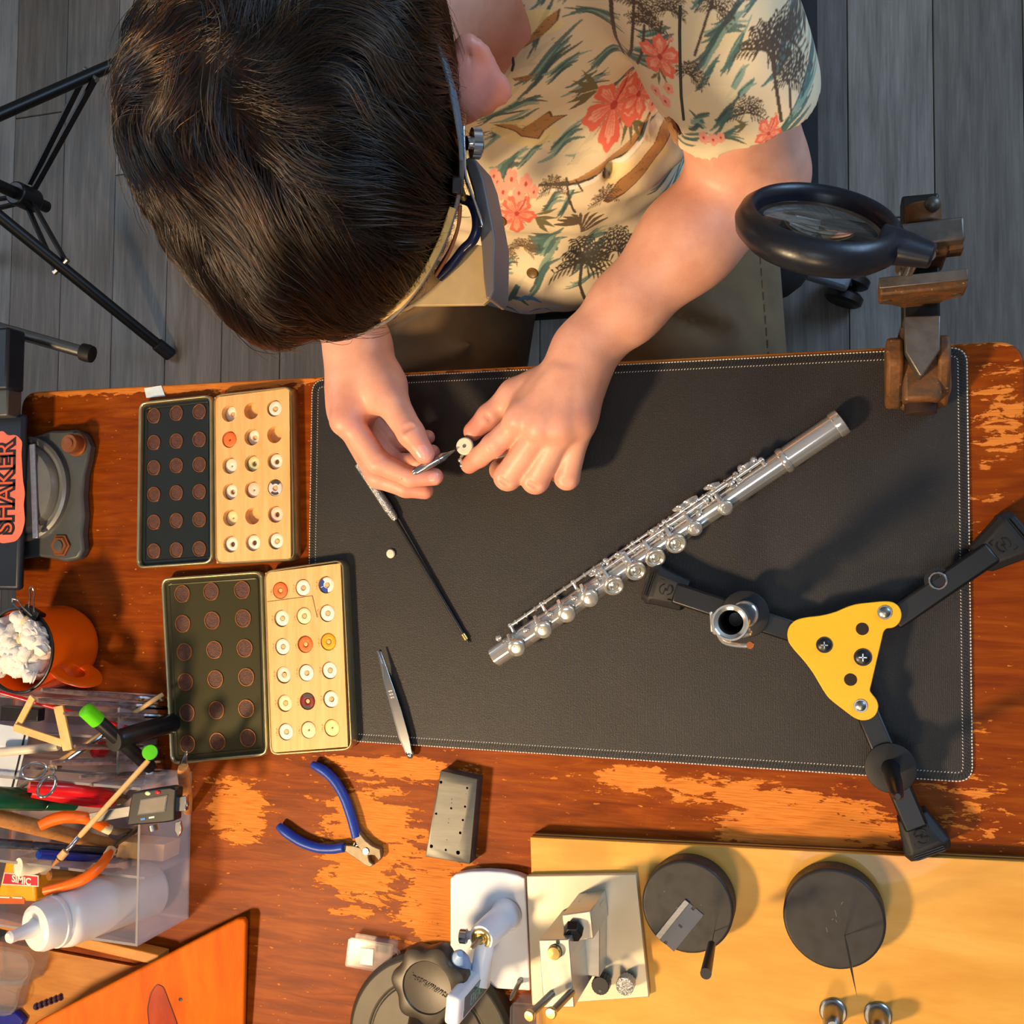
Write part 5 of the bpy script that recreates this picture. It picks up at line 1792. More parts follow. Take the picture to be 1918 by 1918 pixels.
def tool(name, label, cat, base, top, hb_, parts, ht=None, group=None, n=16):
    """Stick-like tool from photo pixel base (height hb_) to pixel top; ht None = upright. parts: name, material, t0, t1, r0, r1 [, flat]."""
    b = P(*base, hb_)
    h = hv(base, top, hb_) if ht is None else ht
    e = P(*top, h)
    t = thing(name, b, label, cat, group)
    for pt in parts:
        nm, mt, t0, t1, r0, r1 = pt[:6]
        fl_t = pt[6] if len(pt) > 6 else 1.0
        MB().tube([b.lerp(e, t0), b.lerp(e, t0 + (t1 - t0) * 0.04), b.lerp(e, (t0 + t1) / 2), b.lerp(e, t1 - (t1 - t0) * 0.06), b.lerp(e, t1)], [r0 * 0.85, r0, (r0 + r1) / 2, r1, r1 * 0.72], n, flat=fl_t, up=(0, 1, 0)).build(nm, mt, t)
    return t, b, e


m_green = M('dark_green_plastic', (6, 70, 44), 0.22, coat=0.3, var=0.1)
m_red = M('red_plastic', (196, 18, 28), 0.3, coat=0.2, var=0.06)
m_orange = M('orange_plastic', (244, 104, 8), 0.38, var=0.05)
m_lime = M('lime_green_plastic', (92, 206, 12), 0.35, var=0.04)
m_bamboo = mat_wood('bamboo', (196, 150, 92), (214, 172, 112), (226, 188, 132), 20, (1, 1, 1), 0.5, bump=0.05)
m_dowel = mat_wood('dowel_wood', (176, 112, 56), (196, 134, 74), (210, 152, 92), 16, (1, 8, 8), 0.45)
m_clrod = M('clear_tinted_rod', (170, 140, 136), 0.08, 0.0, 0.35, 160, spec=0.9, trans=0.55)
m_bluep = M('clear_blue_barrel', (20, 52, 150), 0.12, coat=0.5, var=0.2)

tool('screwdriver', 'screwdriver with a dark green handle standing in the larger acrylic organizer', 'screwdriver', (225, 1506), (-55, 1492), FZ,
     [('shaft', m_chrome, 0, 0.30, 0.0022, 0.0026), ('ferrule', m_brass, 0.28, 0.33, 0.0040, 0.0040), ('handle', m_green, 0.32, 0.55, 0.0088, 0.0100), ('grip', m_green, 0.53, 1.0, 0.0105, 0.0110)])
tool('wooden_dowel', 'thick pale wooden handle standing below the green screwdriver in the organizer', 'handle', (212, 1585), (-60, 1517), FZ,
     [('stick', m_dowel, 0, 1.0, 0.0072, 0.0082)])
for i, (b, e, mt, lab) in enumerate((((236, 1612), (70, 1600), m_bluep, 'clear ballpoint pen with blue ink standing in the organizer beside the orange pliers'), ((228, 1596), (-20, 1578), M('smoky_clear_barrel', (60, 66, 74), 0.1, coat=0.5, var=0.4, scale=120), 'smoky clear pen standing between the wooden handle and the blue pen'),
                                       ((240, 1632), (90, 1640), M('ochre_barrel', (150, 92, 30), 0.3), 'ochre brown pen standing beside the divider below the blue pen'))):
    tool('pen', lab, 'pen', b, e, FZ, [('tip', m_steel, 0, 0.1, 0.0012, 0.003), ('barrel', mt, 0.1, 0.72, 0.0042, 0.0044), ('cap', mt, 0.70, 1.0, 0.0050, 0.0048)])
# red handled pliers
rpz = thing('pliers', P(232, 1494, FZ), 'pliers with long red handles standing in the organizer behind the green screwdriver', 'pliers')
for k, pts in enumerate(([(232, 1494, FZ), (222, 1492, 0.02), (205, 1489, 0.045), (175, 1484, 0.065), (120, 1478, 0.085), (54, 1474, 0.11)], [(234, 1500, FZ), (224, 1500, 0.02), (205, 1503, 0.045), (172, 1500, 0.062), (118, 1492, 0.080), (60, 1484, 0.10)])):
    pth = smoothpath([P(*q) for q in pts], 5)
    n = len(pth)
    MB().tube(pth[:11], [0.0028 + 0.0003 * i for i in range(11)], 12, flat=0.6).build('jaw', m_jaw, rpz)
    MB().tube(pth[9:], [0.0052 + 0.0018 * sin(pi * i / (n - 9)) for i in range(n - 9)], 14, flat=0.8).build('handle', m_red, rpz)
# orange handled pliers
op = thing('pliers', P(244, 1570, FZ), 'pliers with curved orange handles spread over the front of the organizer', 'pliers')
m_cuff = M('pale_cuff', (226, 210, 170), 0.5)
for pts, sg in (([(250, 1560, FZ), (236, 1556, 0.03), (218, 1558, 0.052), (198, 1551, 0.062), (165, 1534, 0.078), (125, 1530, 0.090), (95, 1537, 0.098), (74, 1547, 0.104)], 1),
                ([(256, 1552, FZ), (236, 1568, 0.03), (216, 1582, 0.052), (205, 1598, 0.064), (188, 1622, 0.084), (160, 1644, 0.096), (125, 1658, 0.104), (84, 1668, 0.110)], -1)):
    pth = smoothpath([P(*q) for q in pts], 5)
    n = len(pth)
    MB().tube(pth[:15], [0.0036] * 6 + [0.0042] * 4 + [0.0036] * 5, 12, flat=0.6).build('jaw', m_jaw, op)
    MB().tube(pth[13:17], 0.0048, 12).build('cuff', m_cuff, op)
    m_ = n - 15
    MB().tube(pth[15:], [0.0050 + 0.0012 * sin(pi * i / m_) for i in range(m_)], 14, flat=0.85).build('handle', m_orange, op)
# scissors
sx = thing('scissors', P(212, 1362, FZ), 'small silver scissors with ring handles leaning over the organizer', 'scissors')
tip0, piv, rg = P(203, 1371, 0.060), P(108, 1436, 0.105), None
base_ = tip0 + (tip0 - piv) * 0.9
base_ = V(base_.x, base_.y, max(base_.z, TZ + FZ))
for (rx, ry, s0, fl2) in ((64, 1444, 0.0022, 1), (88, 1473, -0.0022, -1)):
    c = P(rx, ry, 0.118)
    m = MB()
    d = (c - piv).normalized()
    n_ = V(0.25, 0.2, 0.95).normalized()
    side = n_.cross(d).normalized()
    loop = [c + d * (0.0105 * cos(a)) + side * (0.0072 * sin(a)) for a in np.linspace(0, 2 * pi, 33)[:-1]]
    MB().tube(loop, 0.0014, 10, closed=True).build('finger_ring', m_chrome, sx)
    MB().tube(smoothpath([c - d * 0.0105, piv.lerp(c, 0.3), piv, piv.lerp(tip0, 0.5) + side * s0 * 0.3, tip0, base_], 5), [0.0016] * 5 + [0.0022] * 8 + [0.0030] * 8 + [0.0016] * 5, 10, flat=0.6).build('blade', m_chrome, sx)
MB().cyl(piv + V(0, 0, -0.003), piv + V(0, 0, 0.0035), 0.0025).build('pivot', m_steel, sx)
# bamboo sticks
tool('bamboo_stick', 'thin bamboo stick leaning under the scissors, reaching the left edge', 'stick', (204, 1366), (-30, 1518), 0.055, [('stick', m_bamboo, -0.45, 1.0, 0.0024, 0.0024)], ht=0.110)
t_, b_, e_ = tool('applicator_brush', 'bamboo applicator brush with a lime green cap lying across the tools', 'brush', (282, 1420), (106, 1614), 0.078,
                  [('stick', m_bamboo, 0.02, 0.78, 0.0026, 0.0026), ('ferrule', m_chrome, 0.76, 0.90, 0.0024, 0.0020), ('collar', m_bamboo, 0.90, 0.97, 0.0036, 0.0036)], ht=0.118)
MB().tube([e_ + (b_ - e_) * 0.02, e_ - (b_ - e_) * 0.05], [0.0024, 0.0008], 10).build('bristles', M('tan_bristle', (168, 112, 60), 0.8), t_)
gc = P(281, 1409, 0.082)
MB().lathe([(0.0070, -0.018), (0.0072, -0.002), (0.0066, 0.0), (0.0001, 0.0006)], gc, (Vector((CAMP[0], CAMP[1], CAM_H + TZ)) - gc), 28).build('cap', m_lime, t_)
# black tubes with a green cap
t_, b_, e_ = tool('marker_tube', 'short black tube with a lime green cap leaning on the black canister', 'tube', (226, 1388), (158, 1328), 0.075,
                  [('barrel', m_black, -0.9, 0.66, 0.0066, 0.0066), ('cap', m_lime, 0.62, 1.0, 0.0076, 0.0072)], ht=0.110, n=20)
tool('black_canister', 'round black canister standing beside the lower tin, its end facing up', 'canister', (330, 1352), (212, 1388), FZ, [('barrel', m_black, 0, 0.97, 0.0098, 0.0098), ('end_cap', m_rubber, 0.95, 1.0, 0.0102, 0.0102)], n=28)
tool('red_rod', 'thin red rod leaning across the brushes from the mug', 'rod', (178, 1346), (-20, 1291), 0.062, [('rod', m_red, -0.35, 1.0, 0.0022, 0.0022)], ht=0.098)
# clear brush handles
ORDN = ['first', 'second', 'third', 'fourth', 'fifth', 'sixth', 'last']
for i, (b, e, r) in enumerate((((318, 1312), (78, 1292), 0.0030), ((312, 1326), (70, 1312), 0.0034), ((318, 1342), (120, 1336), 0.0028), ((300, 1400), (140, 1398), 0.0032), ((305, 1424), (95, 1428), 0.0036), ((310, 1448), (150, 1456), 0.0034), ((300, 1462), (170, 1470), 0.0030))):
    o, _b, _e = tool('paint_brush', f'slim brush with a clear faceted handle in the organizers, {ORDN[i]} counted from the mug', 'brush', b, e, FZ if i > 2 else FZ, [('ferrule', m_chrome, 0, 0.28, r * 0.8, r), ('handle', m_clrod, 0.26, 1.0, r, r * 0.8)], group='clear-handled brushes in the acrylic organizers', n=8)
# angled flat wooden piece
lw_ = thing('wooden_square', P(75, 1380, 0.06), 'flat pale wooden angle piece lying over the brushes beside the mug', 'square')
for pa_, pb2, w in (((62, 1305), (30, 1366), 0.0070), ((27, 1362), (118, 1392), 0.0075), ((110, 1322), (128, 1405), 0.0110)):
    MB().bar(P(*pa_, 0.100), P(*pb2, 0.096), w, 0.0025).build('arm', m_bamboo, lw_, bevel=0.0005)
MB().tube([P(122, 1400, 0.096), P(160, 1404, 0.05), P(190, 1400, FZ)], 0.003, 10).build('leg', m_bamboo, lw_)
rc = tool('red_cap_bottle', 'small bottle with a red cap among the brushes under the black canister', 'bottle', (240, 1400), (176, 1404), FZ, [('body', m_clrod, 0, 0.75, 0.007, 0.007), ('cap', m_red, 0.72, 1.0, 0.0082, 0.0078)], n=20)
# pale card and ruler at the far left
cd_ = thing('plastic_card', P(15, 1420, 0.05), 'pale grey plastic card standing at the left end of the organizer', 'card')
mc_ = M('pale_grey_card', (196, 206, 218), 0.35, var=0.04)
pz_ = PL([(-40, 1350), (56, 1366), (28, 1482), (-40, 1476)], 0.072)
MB().prism([V(p.x, p.y, 0) for p in pz_], TZ + 0.0705, TZ + 0.072).build('sheet', mc_, cd_)
MB().bar(P(47, 1375, 0.0725), P(22, 1478, 0.0725), 0.0018, 0.0006).build('dark_line', m_black, cd_)
MB().box((-0.652, P(0, 1476, 0.07).y + 0.004, TZ + FZ), (-0.649, P(0, 1360, 0.07).y - 0.004, TZ + 0.0705)).build('back_leaf', mc_, cd_)
tool('printed_pen', 'white pen with tiny print lying over the pale card', 'pen', (110, 1398), (-10, 1410), 0.074, [('barrel', M('ivory_barrel', (214, 204, 182), 0.4), 0, 1.0, 0.0042, 0.0046)], ht=0.084)
bk = MB().prism(xyq([(2, 1322), (72, 1328), (70, 1352), (0, 1350)], 0.07), TZ + 0.060, TZ + 0.07).build('black_clip', m_black, bevel=0.001)
tag(bk, 'flat black clip on the rim of the brush organizer below the mug', 'clip')
# digital caliper
cp = thing('digital_caliper', P(290, 1512, 0.07), 'digital caliper with a black display head lying across the organizer', 'caliper')
kz = 0.084
ca_, cb2 = P(170, 1532, kz), P(352, 1500, kz)
cd2 = (cb2 - ca_).normalized()
cn2 = V(-cd2.y, cd2.x, 0)
MB().bar(ca_, cb2, 0.0095, 0.0032).build('beam', m_steel, cp, bevel=0.0004)
hq = xyq([(247, 1485), (318, 1474), (330, 1478), (328, 1500), (326, 1538), (310, 1541), (237, 1547), (242, 1510)], kz + 0.008)
MB().prism(hq, TZ + kz - 0.004, TZ + kz + 0.008).build('display_head', m_black, cp, bevel=0.0015)
dq = xyq([(263, 1497), (314, 1489), (309, 1520), (257, 1527)], kz + 0.0086)
MB().prism(dq, TZ + kz + 0.008, TZ + kz + 0.0086).build('display_frame', m_chrome, cp)
MB().prism(inset(dq, 0.0010), TZ + kz + 0.0085, TZ + kz + 0.0089).build('display', M('grey_lcd', (132, 124, 112), 0.2, coat=0.3), cp)
for px, py, mt, lab in ((277, 1486, M('cream_button', (226, 220, 160), 0.4), 'yellow button'), (296, 1484, m_red, 'red button')):
    MB().sph(P(px, py, kz + 0.0082), (0.0030, 0.0019, 0.0014), 14, 8).build('button', mt, cp, label=lab)
MB().obox(P(268, 1534, kz + 0.0081), (cd2, cn2, UP), (0.0026, 0.001, 0.0003)).build('blue_badge', M('blue_badge', (40, 120, 190), 0.4), cp)
MB().obox(P(284, 1531, kz + 0.0081), (cd2, cn2, UP), (0.0030, 0.0008, 0.0002)).build('badge_print', m_white, cp)
MB().prism(xyq([(331, 1494), (349, 1490), (347, 1519), (328, 1521)], kz + 0.003), TZ + kz - 0.002, TZ + kz + 0.003).build('jaw', m_chrome, cp, bevel=0.0005)
MB().prism(xyq([(328, 1540), (337, 1538), (340, 1555), (334, 1568), (327, 1556)], kz), TZ + kz - 0.003, TZ + kz).build('lower_jaw', m_chrome, cp, bevel=0.0005)
MB().cyl(P(286, 1545, kz), P(288, 1556, kz), 0.0042, n=16).build('thumb_roller', m_steel, cp)
# leather-handled tool beside the tin
lt = thing('parting_knife', P(343, 1450, 0.06), 'wooden-handled knife with a steel tip standing by the lower tin corner', 'knife')
ka, kb_ = P(352, 1520, FZ), P(343, 1436, 0.070)
MB().tube([ka, ka.lerp(kb_, 0.3), ka.lerp(kb_, 0.9), kb_], [0.0045, 0.0062, 0.0062, 0.005], 14, flat=0.8).build('handle', m_dowel, lt)
tipk = P(346, 1408, 0.082)
MB().hexa([kb_ + V(-0.0040, 0, 0), kb_ + V(0.0040, 0, 0), kb_ + V(0.0040, 0.004, 0), kb_ + V(-0.0040, 0.004, 0)],
          [tipk + V(0.0012, 0, 0), tipk + V(0.0028, -0.0018, 0), tipk + V(0.0028, 0.001, 0), tipk + V(0.0012, 0.001, 0)]).build('blade', m_chrome, lt, bevel=0.0003)
# pale wooden block low in the organiser
wb = MB().prism(xyq([(224, 1575), (308, 1582), (305, 1614), (216, 1606)], 0.03), TZ + FZ, TZ + 0.03).build('wood_offcut', m_block, bevel=0.001)
tag(wb, 'pale wood offcut low in the organizer behind the squeeze bottle', 'block')

# squeeze bottle
m_ldpe = NT('translucent_white_plastic')
m_ldpe.set(Base_Color=(*lin((240, 236, 232)), 1), Roughness=0.34)
m_ldpe.b.inputs['Subsurface Weight'].default_value = 0.35
m_ldpe.b.inputs['Subsurface Scale'].default_value = 0.01
m_ldpe.b.inputs['Transmission Weight'].default_value = 0.18
m_ldpe.bump(m_ldpe.noise(m_ldpe.coord(), 60, 2), 0.04, 0.0005)
m_ldpe = m_ldpe.m
qb = P(288, 1662, FZ)
hq_ = hv((288, 1662), (14, 1757), FZ)
sq = thing('squeeze_bottle', qb, 'translucent white squeeze bottle with a pointed nozzle standing in the front of the organizer', 'bottle')
qt = P(14, 1757, hq_)
qa = (qt - qb)
QL = qa.length
rb_ = 0.0263
MB().lathe([(0.012, 0.0), (rb_ - 0.003, 0.0), (rb_, 0.004), (rb_, QL * 0.60), (rb_ + 0.0006, QL * 0.63), (rb_ - 0.001, QL * 0.67), (rb_ - 0.006, QL * 0.70)], qb, qa, 56).build('body', m_ldpe, sq)
MB().lathe([(rb_ - 0.0065, QL * 0.69), (rb_ - 0.0025, QL * 0.695), (rb_ - 0.0025, QL * 0.715), (rb_ - 0.0038, QL * 0.72), (rb_ - 0.0040, QL * 0.80), (rb_ - 0.0060, QL * 0.83), (rb_ - 0.0100, QL * 0.845), (rb_ - 0.0125, QL * 0.84), (0.0078, QL * 0.835)], qb, qa, 56).build('screw_cap', m_ldpe, sq)
MB().lathe([(0.0105, QL * 0.832), (0.0078, QL * 0.855), (0.0052, QL * 0.945), (0.0054, QL * 0.955), (0.0056, QL * 0.985), (0.0040, QL), (0.0001, QL)], qb, qa, 28).build('nozzle', m_ldpe, sq)

# polish tube and white capped bottle
pt_ = thing('polish_tube', P(60, 1660, FZ), 'yellow and red polish tube with printed lettering standing at the left of the organizer', 'tube')
tz_ = 0.058
tl_ = PL([(10, 1612), (64, 1618), (66, 1690), (-8, 1686)], tz_)
m_ty = M('yellow_label', (226, 150, 16), 0.35)
MB().prism([V(p.x, p.y, 0) for p in tl_], TZ + FZ, TZ + tz_).build('body', m_ty, pt_, bevel=0.003)
fr_ = PL([(8, 1634), (72, 1640), (72, 1661), (3, 1657)], tz_ + 0.0004)
MB().prism([V(p.x, p.y, 0) for p in fr_], TZ + tz_ - 0.0005, TZ + tz_ + 0.0004).build('pink_band', M('pink_white_band', (240, 200, 190), 0.4), pt_)
MB().prism([V(p.x, p.y, 0) for p in inset(fr_, 0.0012)], TZ + tz_, TZ + tz_ + 0.0007).build('red_band', M('crimson_band', (176, 24, 48), 0.4), pt_)
text_on(pt_, 'band_lettering', 'SIMIC', 0.0098, P(40, 1649, tz_ + 0.0009), R_(-3), m_white, 0.0003)
MB().bar(P(-6, 1680, tz_ + 0.0006), P(18, 1681, tz_ + 0.0006), 0.0014, 0.0002).bar(P(23, 1681, tz_ + 0.0006), P(42, 1682, tz_ + 0.0006), 0.0014, 0.0002).build('small_print', m_white, pt_)
pbm = MB().prism([V(p.x, p.y, 0) for p in PL([(-8, 1681), (46, 1682), (46, 1693), (-10, 1693)], tz_ + 0.0003)], TZ + tz_ - 0.0002, TZ + tz_ + 0.0003).build('orange_band', M('brown_orange_band', (190, 84, 14), 0.4), pt_)
wc, wb2, we = tool('dropper_bottle', 'small brown ribbed bottle with a white cap standing before the polish tube', 'bottle', (160, 1616), (34, 1624), FZ,
                   [('body', M('brown_ribbed_cap', (112, 66, 52), 0.5), 0, 0.60, 0.0080, 0.0080)], n=28)
wa = we - wb2
WL = wa.length
MB().lathe([(0.0086, WL * 0.58), (0.0093, WL * 0.60), (0.0086, WL * 0.74), (0.0078, WL * 0.84), (0.0093, WL * 0.96), (0.0086, WL), (0.0001, WL)], wb2, wa, 36).build('cap', M('ivory_cap', (236, 228, 206), 0.4), wc)

# ------------------------------------------------------------------ pine tray at the front left, partly in view
m_pine = mat_wood('orange_stained_pine', (172, 72, 0), (198, 92, 2), (214, 112, 10), 5, (7, 1.4, 7), 0.5, 0.0, 0.1, rot=(0, 0, R_(32)), spec=0.12)
m_pale = mat_wood('pale_pine', (160, 98, 32), (182, 118, 46), (198, 138, 62), 7, (1.2, 8, 8), 0.45, bump=0.05)
ty = thing('pine_tray', P(200, 1880, 0), 'pine tray with a slanting orange stained side at the front left of the bench', 'tray')
MB().prism(xyq([(-60, 1752), (250, 1810), (455, 1740), (452, 1990), (-60, 2050)], 0.004), TZ + 0.0003, TZ + 0.004).build('floor_board', m_pale, ty)
ra, rb2 = P(-70, 1714, 0.022), P(296, 1799, 0.022)
rd = (rb2 - ra).normalized()
MB().bar(V(ra.x, ra.y, TZ + 0.0131), V(rb2.x, rb2.y, TZ + 0.0131), 0.011, 0.0178).build('back_rail', m_pale, ty, bevel=0.001)
# slanting side: low along its right edge, raised along its upper left edge
s0, s1, s2, s3 = P(462, 1712, 0.016), P(455, 2010, 0.008), P(-60, 2010, 0.075), P(72, 1914, 0.062)
top4 = [s0, s3, s2, s1]
n_ = ((s3 - s0).cross(s1 - s0)).normalized()
if n_.z < 0:
    n_ = -n_
top4r = [s0.lerp(s1, 0.06), s0.lerp(s1, 0.02) + (s3 - s0) * 0.012, s0 + (s3 - s0) * 0.05, s3, s2, s1]
low = [p - n_ * 0.0075 for p in top4r]
MB().hexa(low, top4r).build('slanting_side', m_pine, ty, bevel=0.0022, seg=3)
# knot and nail hole in the side
kc_ = P(296, 1893, 0.0)


def on_side(px, py):
    o = Vector((CAMP[0], CAMP[1], CAM_H + TZ))
    r = Vector(ray(px, py))
    t = (s0 - o).dot(n_) / r.dot(n_)
    return o + r * t


kn = [on_side(*q) for q in ((279, 1918), (276, 1890), (282, 1860), (294, 1843), (306, 1848), (318, 1880), (332, 1918), (330, 1960), (280, 1960))]
kmat = mat_wood('pine_knot', (112, 26, 0), (146, 42, 0), (170, 58, 4), 12, (3, 1, 1), 0.3, 0.2)
MB().add([p + n_ * 0.0002 for p in rpoly(kn, 0.004, 3)], [tuple(range(len(kn) * 4))]).build('knot', kmat, ty)
MB().tube([p + n_ * 0.0002 for p in rpoly(kn, 0.004, 3)], 0.0006, 6, closed=True).build('knot_ring', M('dark_knot_ring', (110, 28, 6), 0.5), ty)
c = on_side(338, 1872)
MB().lathe([(0.0018, -0.0004), (0.0018, 0.0004), (0.0001, 0.0003)], c, n_, 12).build('nail_head', m_black, ty)
# clear cases and a few beads in the tray
for nm, lab, pl_, h, in (('clear_hinged_case', 'clear plastic hinged case standing at the left of the pine tray', [(-40, 1772), (42, 1788), (54, 1806), (40, 1850), (-40, 1846)], 0.035), ('clear_hinged_case', 'pale blue clear case lying at the lower left corner of the pine tray', [(-40, 1836), (34, 1848), (20, 1900), (-40, 1900)], 0.022)):
    t, q = clear_box(nm, lab, pl_, h, 0.004)
    hk = smoothpath([p.lerp(P(0, 1812, h), 0.35) + V(0, 0, TZ + h - p.z - (0 if True else 0)) if False else V(*p.lerp(q[len(q) // 2], 0.25).xy, TZ + h) for p in q[::4]], 3)
    MB().tube(hk, 0.0012, 6).build('lid_rib', m_frost, t)
bx_ = MB().prism(xyq([(-20, 1890), (30, 1896), (44, 1912), (20, 1960), (-20, 1960)], 0.012), TZ + 0.0042, TZ + 0.012).build('blue_lid', M('royal_blue_plastic', (16, 30, 130), 0.35), bevel=0.002)
tag(bx_, 'royal blue plastic lid at the bottom left corner of the tray', 'lid')
for i in range(6):
    c = P(62 + i * 9, 1888 - i * 3.5, 0.008)
    o = MB().ring(c + V(0, 0, -0.0036), V(0.9, 0.3, 0.3), 0.0036, 0.0013, 0.0042, 16, 0.3).build('bead', M('purple_metal_bead', (104, 84, 112), 0.25, 0.6))
    tag(o, 'small purple-grey bead in a row at the front of the pine tray', 'bead', 'beads in the pine tray')
# ------------------------------------------------------------------ the person: signed-distance modelling, meshed with surface nets


def T(px, py, h):
    p = CAMP + ray(px, py) * (CAM_H - h)
    return np.array([p[0], p[1], p[2]])


def axis(*segs):
    out = [segs[0][0]]
    for a, b, s in segs:
        n = max(1, int(round((b - a) / s)))
        out += list(np.linspace(a, b, n + 1)[1:])
    return np.array(out, dtype=np.float32)


class SDF:
    def __init__(s, xs, ys, zs):
        s.x, s.y, s.z = xs, ys, zs
        s.F = np.full((len(xs), len(ys), len(zs)), 9.0, dtype=np.float32)

    def win(s, lo, hi):
        sl = []
        for ax, a, b in zip((s.x, s.y, s.z), lo, hi):
            i, j = np.searchsorted(ax, a), np.searchsorted(ax, b)
            sl.append(slice(max(0, i - 2), min(len(ax), j + 2)))
        return tuple(sl)

    def pts(s, sl):
        return s.x[sl[0]][:, None, None], s.y[sl[1]][None, :, None], s.z[sl[2]][None, None, :]

    def comb(s, sl, d, k, sub=False):
        A = s.F[sl]
        if sub:
            d = -d
            if k > 0:
                h = np.maximum(k - np.abs(A - d), 0) / k
                s.F[sl] = np.maximum(A, d) + h * h * k * 0.25
            else:
                s.F[sl] = np.maximum(A, d)
        else:
            if k > 0:
                h = np.maximum(k - np.abs(A - d), 0) / k
                s.F[sl] = np.minimum(A, d) - h * h * k * 0.25
            else:
                s.F[sl] = np.minimum(A, d)

    def cone(s, a, b, ra, rb, k=0.006, sub=False, flat=None):
        """Round cone a->b. flat = (direction, factor): squeeze along a direction."""
        a, b = np.asarray(a, float), np.asarray(b, float)
        m = max(ra, rb) * (1.6 if flat else 1.0) + k + 0.008
        sl = s.win(np.minimum(a, b) - m, np.maximum(a, b) + m)
        X, Y, Z = s.pts(sl)
        ba = b - a
        L2 = max(ba @ ba, 1e-12)
        px, py, pz = X - a[0], Y - a[1], Z - a[2]
        t = np.clip((px * ba[0] + py * ba[1] + pz * ba[2]) / L2, 0, 1)
        dx, dy, dz = px - t * ba[0], py - t * ba[1], pz - t * ba[2]
        if flat:
            n, f = flat
            n = np.asarray(n, float) / np.linalg.norm(n)
            q = (dx * n[0] + dy * n[1] + dz * n[2]) * (f - 1.0)
            dx, dy, dz = dx + q * n[0], dy + q * n[1], dz + q * n[2]
        d = np.sqrt(dx * dx + dy * dy + dz * dz) - (ra + (rb - ra) * t)
        s.comb(sl, d.astype(np.float32), k, sub)

    def ell(s, c, r, ax=None, k=0.01, sub=False):
        c = np.asarray(c, float)
        A = np.eye(3) if ax is None else np.array([np.asarray(v, float) / np.linalg.norm(v) for v in ax])
        m = max(r) + k + 0.008
        sl = s.win(c - m, c + m)
        X, Y, Z = s.pts(sl)
        px, py, pz = X - c[0], Y - c[1], Z - c[2]
        k0 = k1 = 0
        for i in range(3):
            q = px * A[i][0] + py * A[i][1] + pz * A[i][2]
            k0 = k0 + (q / r[i]) ** 2
            k1 = k1 + (q / r[i] ** 2) ** 2
        k0, k1 = np.sqrt(k0), np.sqrt(k1) + 1e-9
        s.comb(sl, (k0 * (k0 - 1) / k1).astype(np.float32), k, sub)

    def chain(s, pts, rs, k=0.005, flat=None):
        for i in range(len(pts) - 1):
            s.cone(pts[i], pts[i + 1], rs[i], rs[i + 1], k, flat=flat)

    def mesh(s):
        F = s.F
        I = F < 0
        nx, ny, nz = F.shape
        cnt = np.zeros((nx - 1, ny - 1, nz - 1), dtype=np.uint8)
        for a in (0, 1):
            for b in (0, 1):
                for c in (0, 1):
                    cnt += I[a:nx - 1 + a, b:ny - 1 + b, c:nz - 1 + c]
        act = np.argwhere((cnt > 0) & (cnt < 8))
        ids = np.full(cnt.shape, -1, dtype=np.int32)
        ids[act[:, 0], act[:, 1], act[:, 2]] = np.arange(len(act))
        i, j, k = act.T
        acc = np.zeros((len(act), 3))
        w = np.zeros(len(act))
        corners = [(a, b, c) for a in (0, 1) for b in (0, 1) for c in (0, 1)]
        for p in corners:
            for d in range(3):
                if p[d] == 1:
                    continue
                q = list(p)
                q[d] = 1
                fa_ = F[i + p[0], j + p[1], k + p[2]]
                fb_ = F[i + q[0], j + q[1], k + q[2]]
                m = (fa_ < 0) != (fb_ < 0)
                t = np.where(m, fa_ / np.where(m, fa_ - fb_, 1), 0)
                for e, (ax, ix) in enumerate(zip((s.x, s.y, s.z), (i, j, k))):
                    c0 = ax[ix + p[e]]
                    c1 = ax[ix + q[e]]
                    acc[:, e] += np.where(m, c0 + t * (c1 - c0), 0)
                w += m
        V_ = acc / w[:, None]
        quads = []
        for d in range(3):
            o = [(1, 2), (2, 0), (0, 1)][d]
            sa = [slice(None)] * 3
            sb_ = [slice(None)] * 3
            sa[d] = slice(0, -1)
            sb_[d] = slice(1, None)
            ch = I[tuple(sa)] != I[tuple(sb_)]
            e = np.argwhere(ch)
            ok = np.all([e[:, o[0]] > 0, e[:, o[1]] > 0, e[:, o[0]] < F.shape[o[0]] - 1, e[:, o[1]] < F.shape[o[1]] - 1], axis=0)
            e = e[ok]

            def cell(da, db):
                q = e.copy()
                q[:, o[0]] += da
                q[:, o[1]] += db
                return ids[q[:, 0], q[:, 1], q[:, 2]]
            Q = np.stack([cell(-1, -1), cell(0, -1), cell(0, 0), cell(-1, 0)], 1)
            ins = I[e[:, 0], e[:, 1], e[:, 2]]
            Q[~ins] = Q[~ins][:, ::-1]
            quads.append(Q)
        Q = np.concatenate(quads)
        Q = Q[(Q >= 0).all(1)]
        return V_, Q


def relax(Vv, Q, it=2, lam=0.5, keep=None):
    for _ in range(it):
        s = np.zeros_like(Vv)
        c = np.zeros(len(Vv))
        for a, b in ((0, 1), (1, 2), (2, 3), (3, 0)):
            np.add.at(s, Q[:, a], Vv[Q[:, b]])
            np.add.at(s, Q[:, b], Vv[Q[:, a]])
            np.add.at(c, Q[:, a], 1)
            np.add.at(c, Q[:, b], 1)
            n = np.where(c[:, None] > 0, s / np.maximum(c, 1)[:, None], Vv)
        Vv = Vv + lam * (n - Vv)
    return Vv


def unit(v):
    v = np.asarray(v, float)
    return v / np.linalg.norm(v)


person = thing('person', (-0.06, 0.42, 0.0), 'person in a floral short-sleeved shirt bending over the bench, holding a small key', 'person')

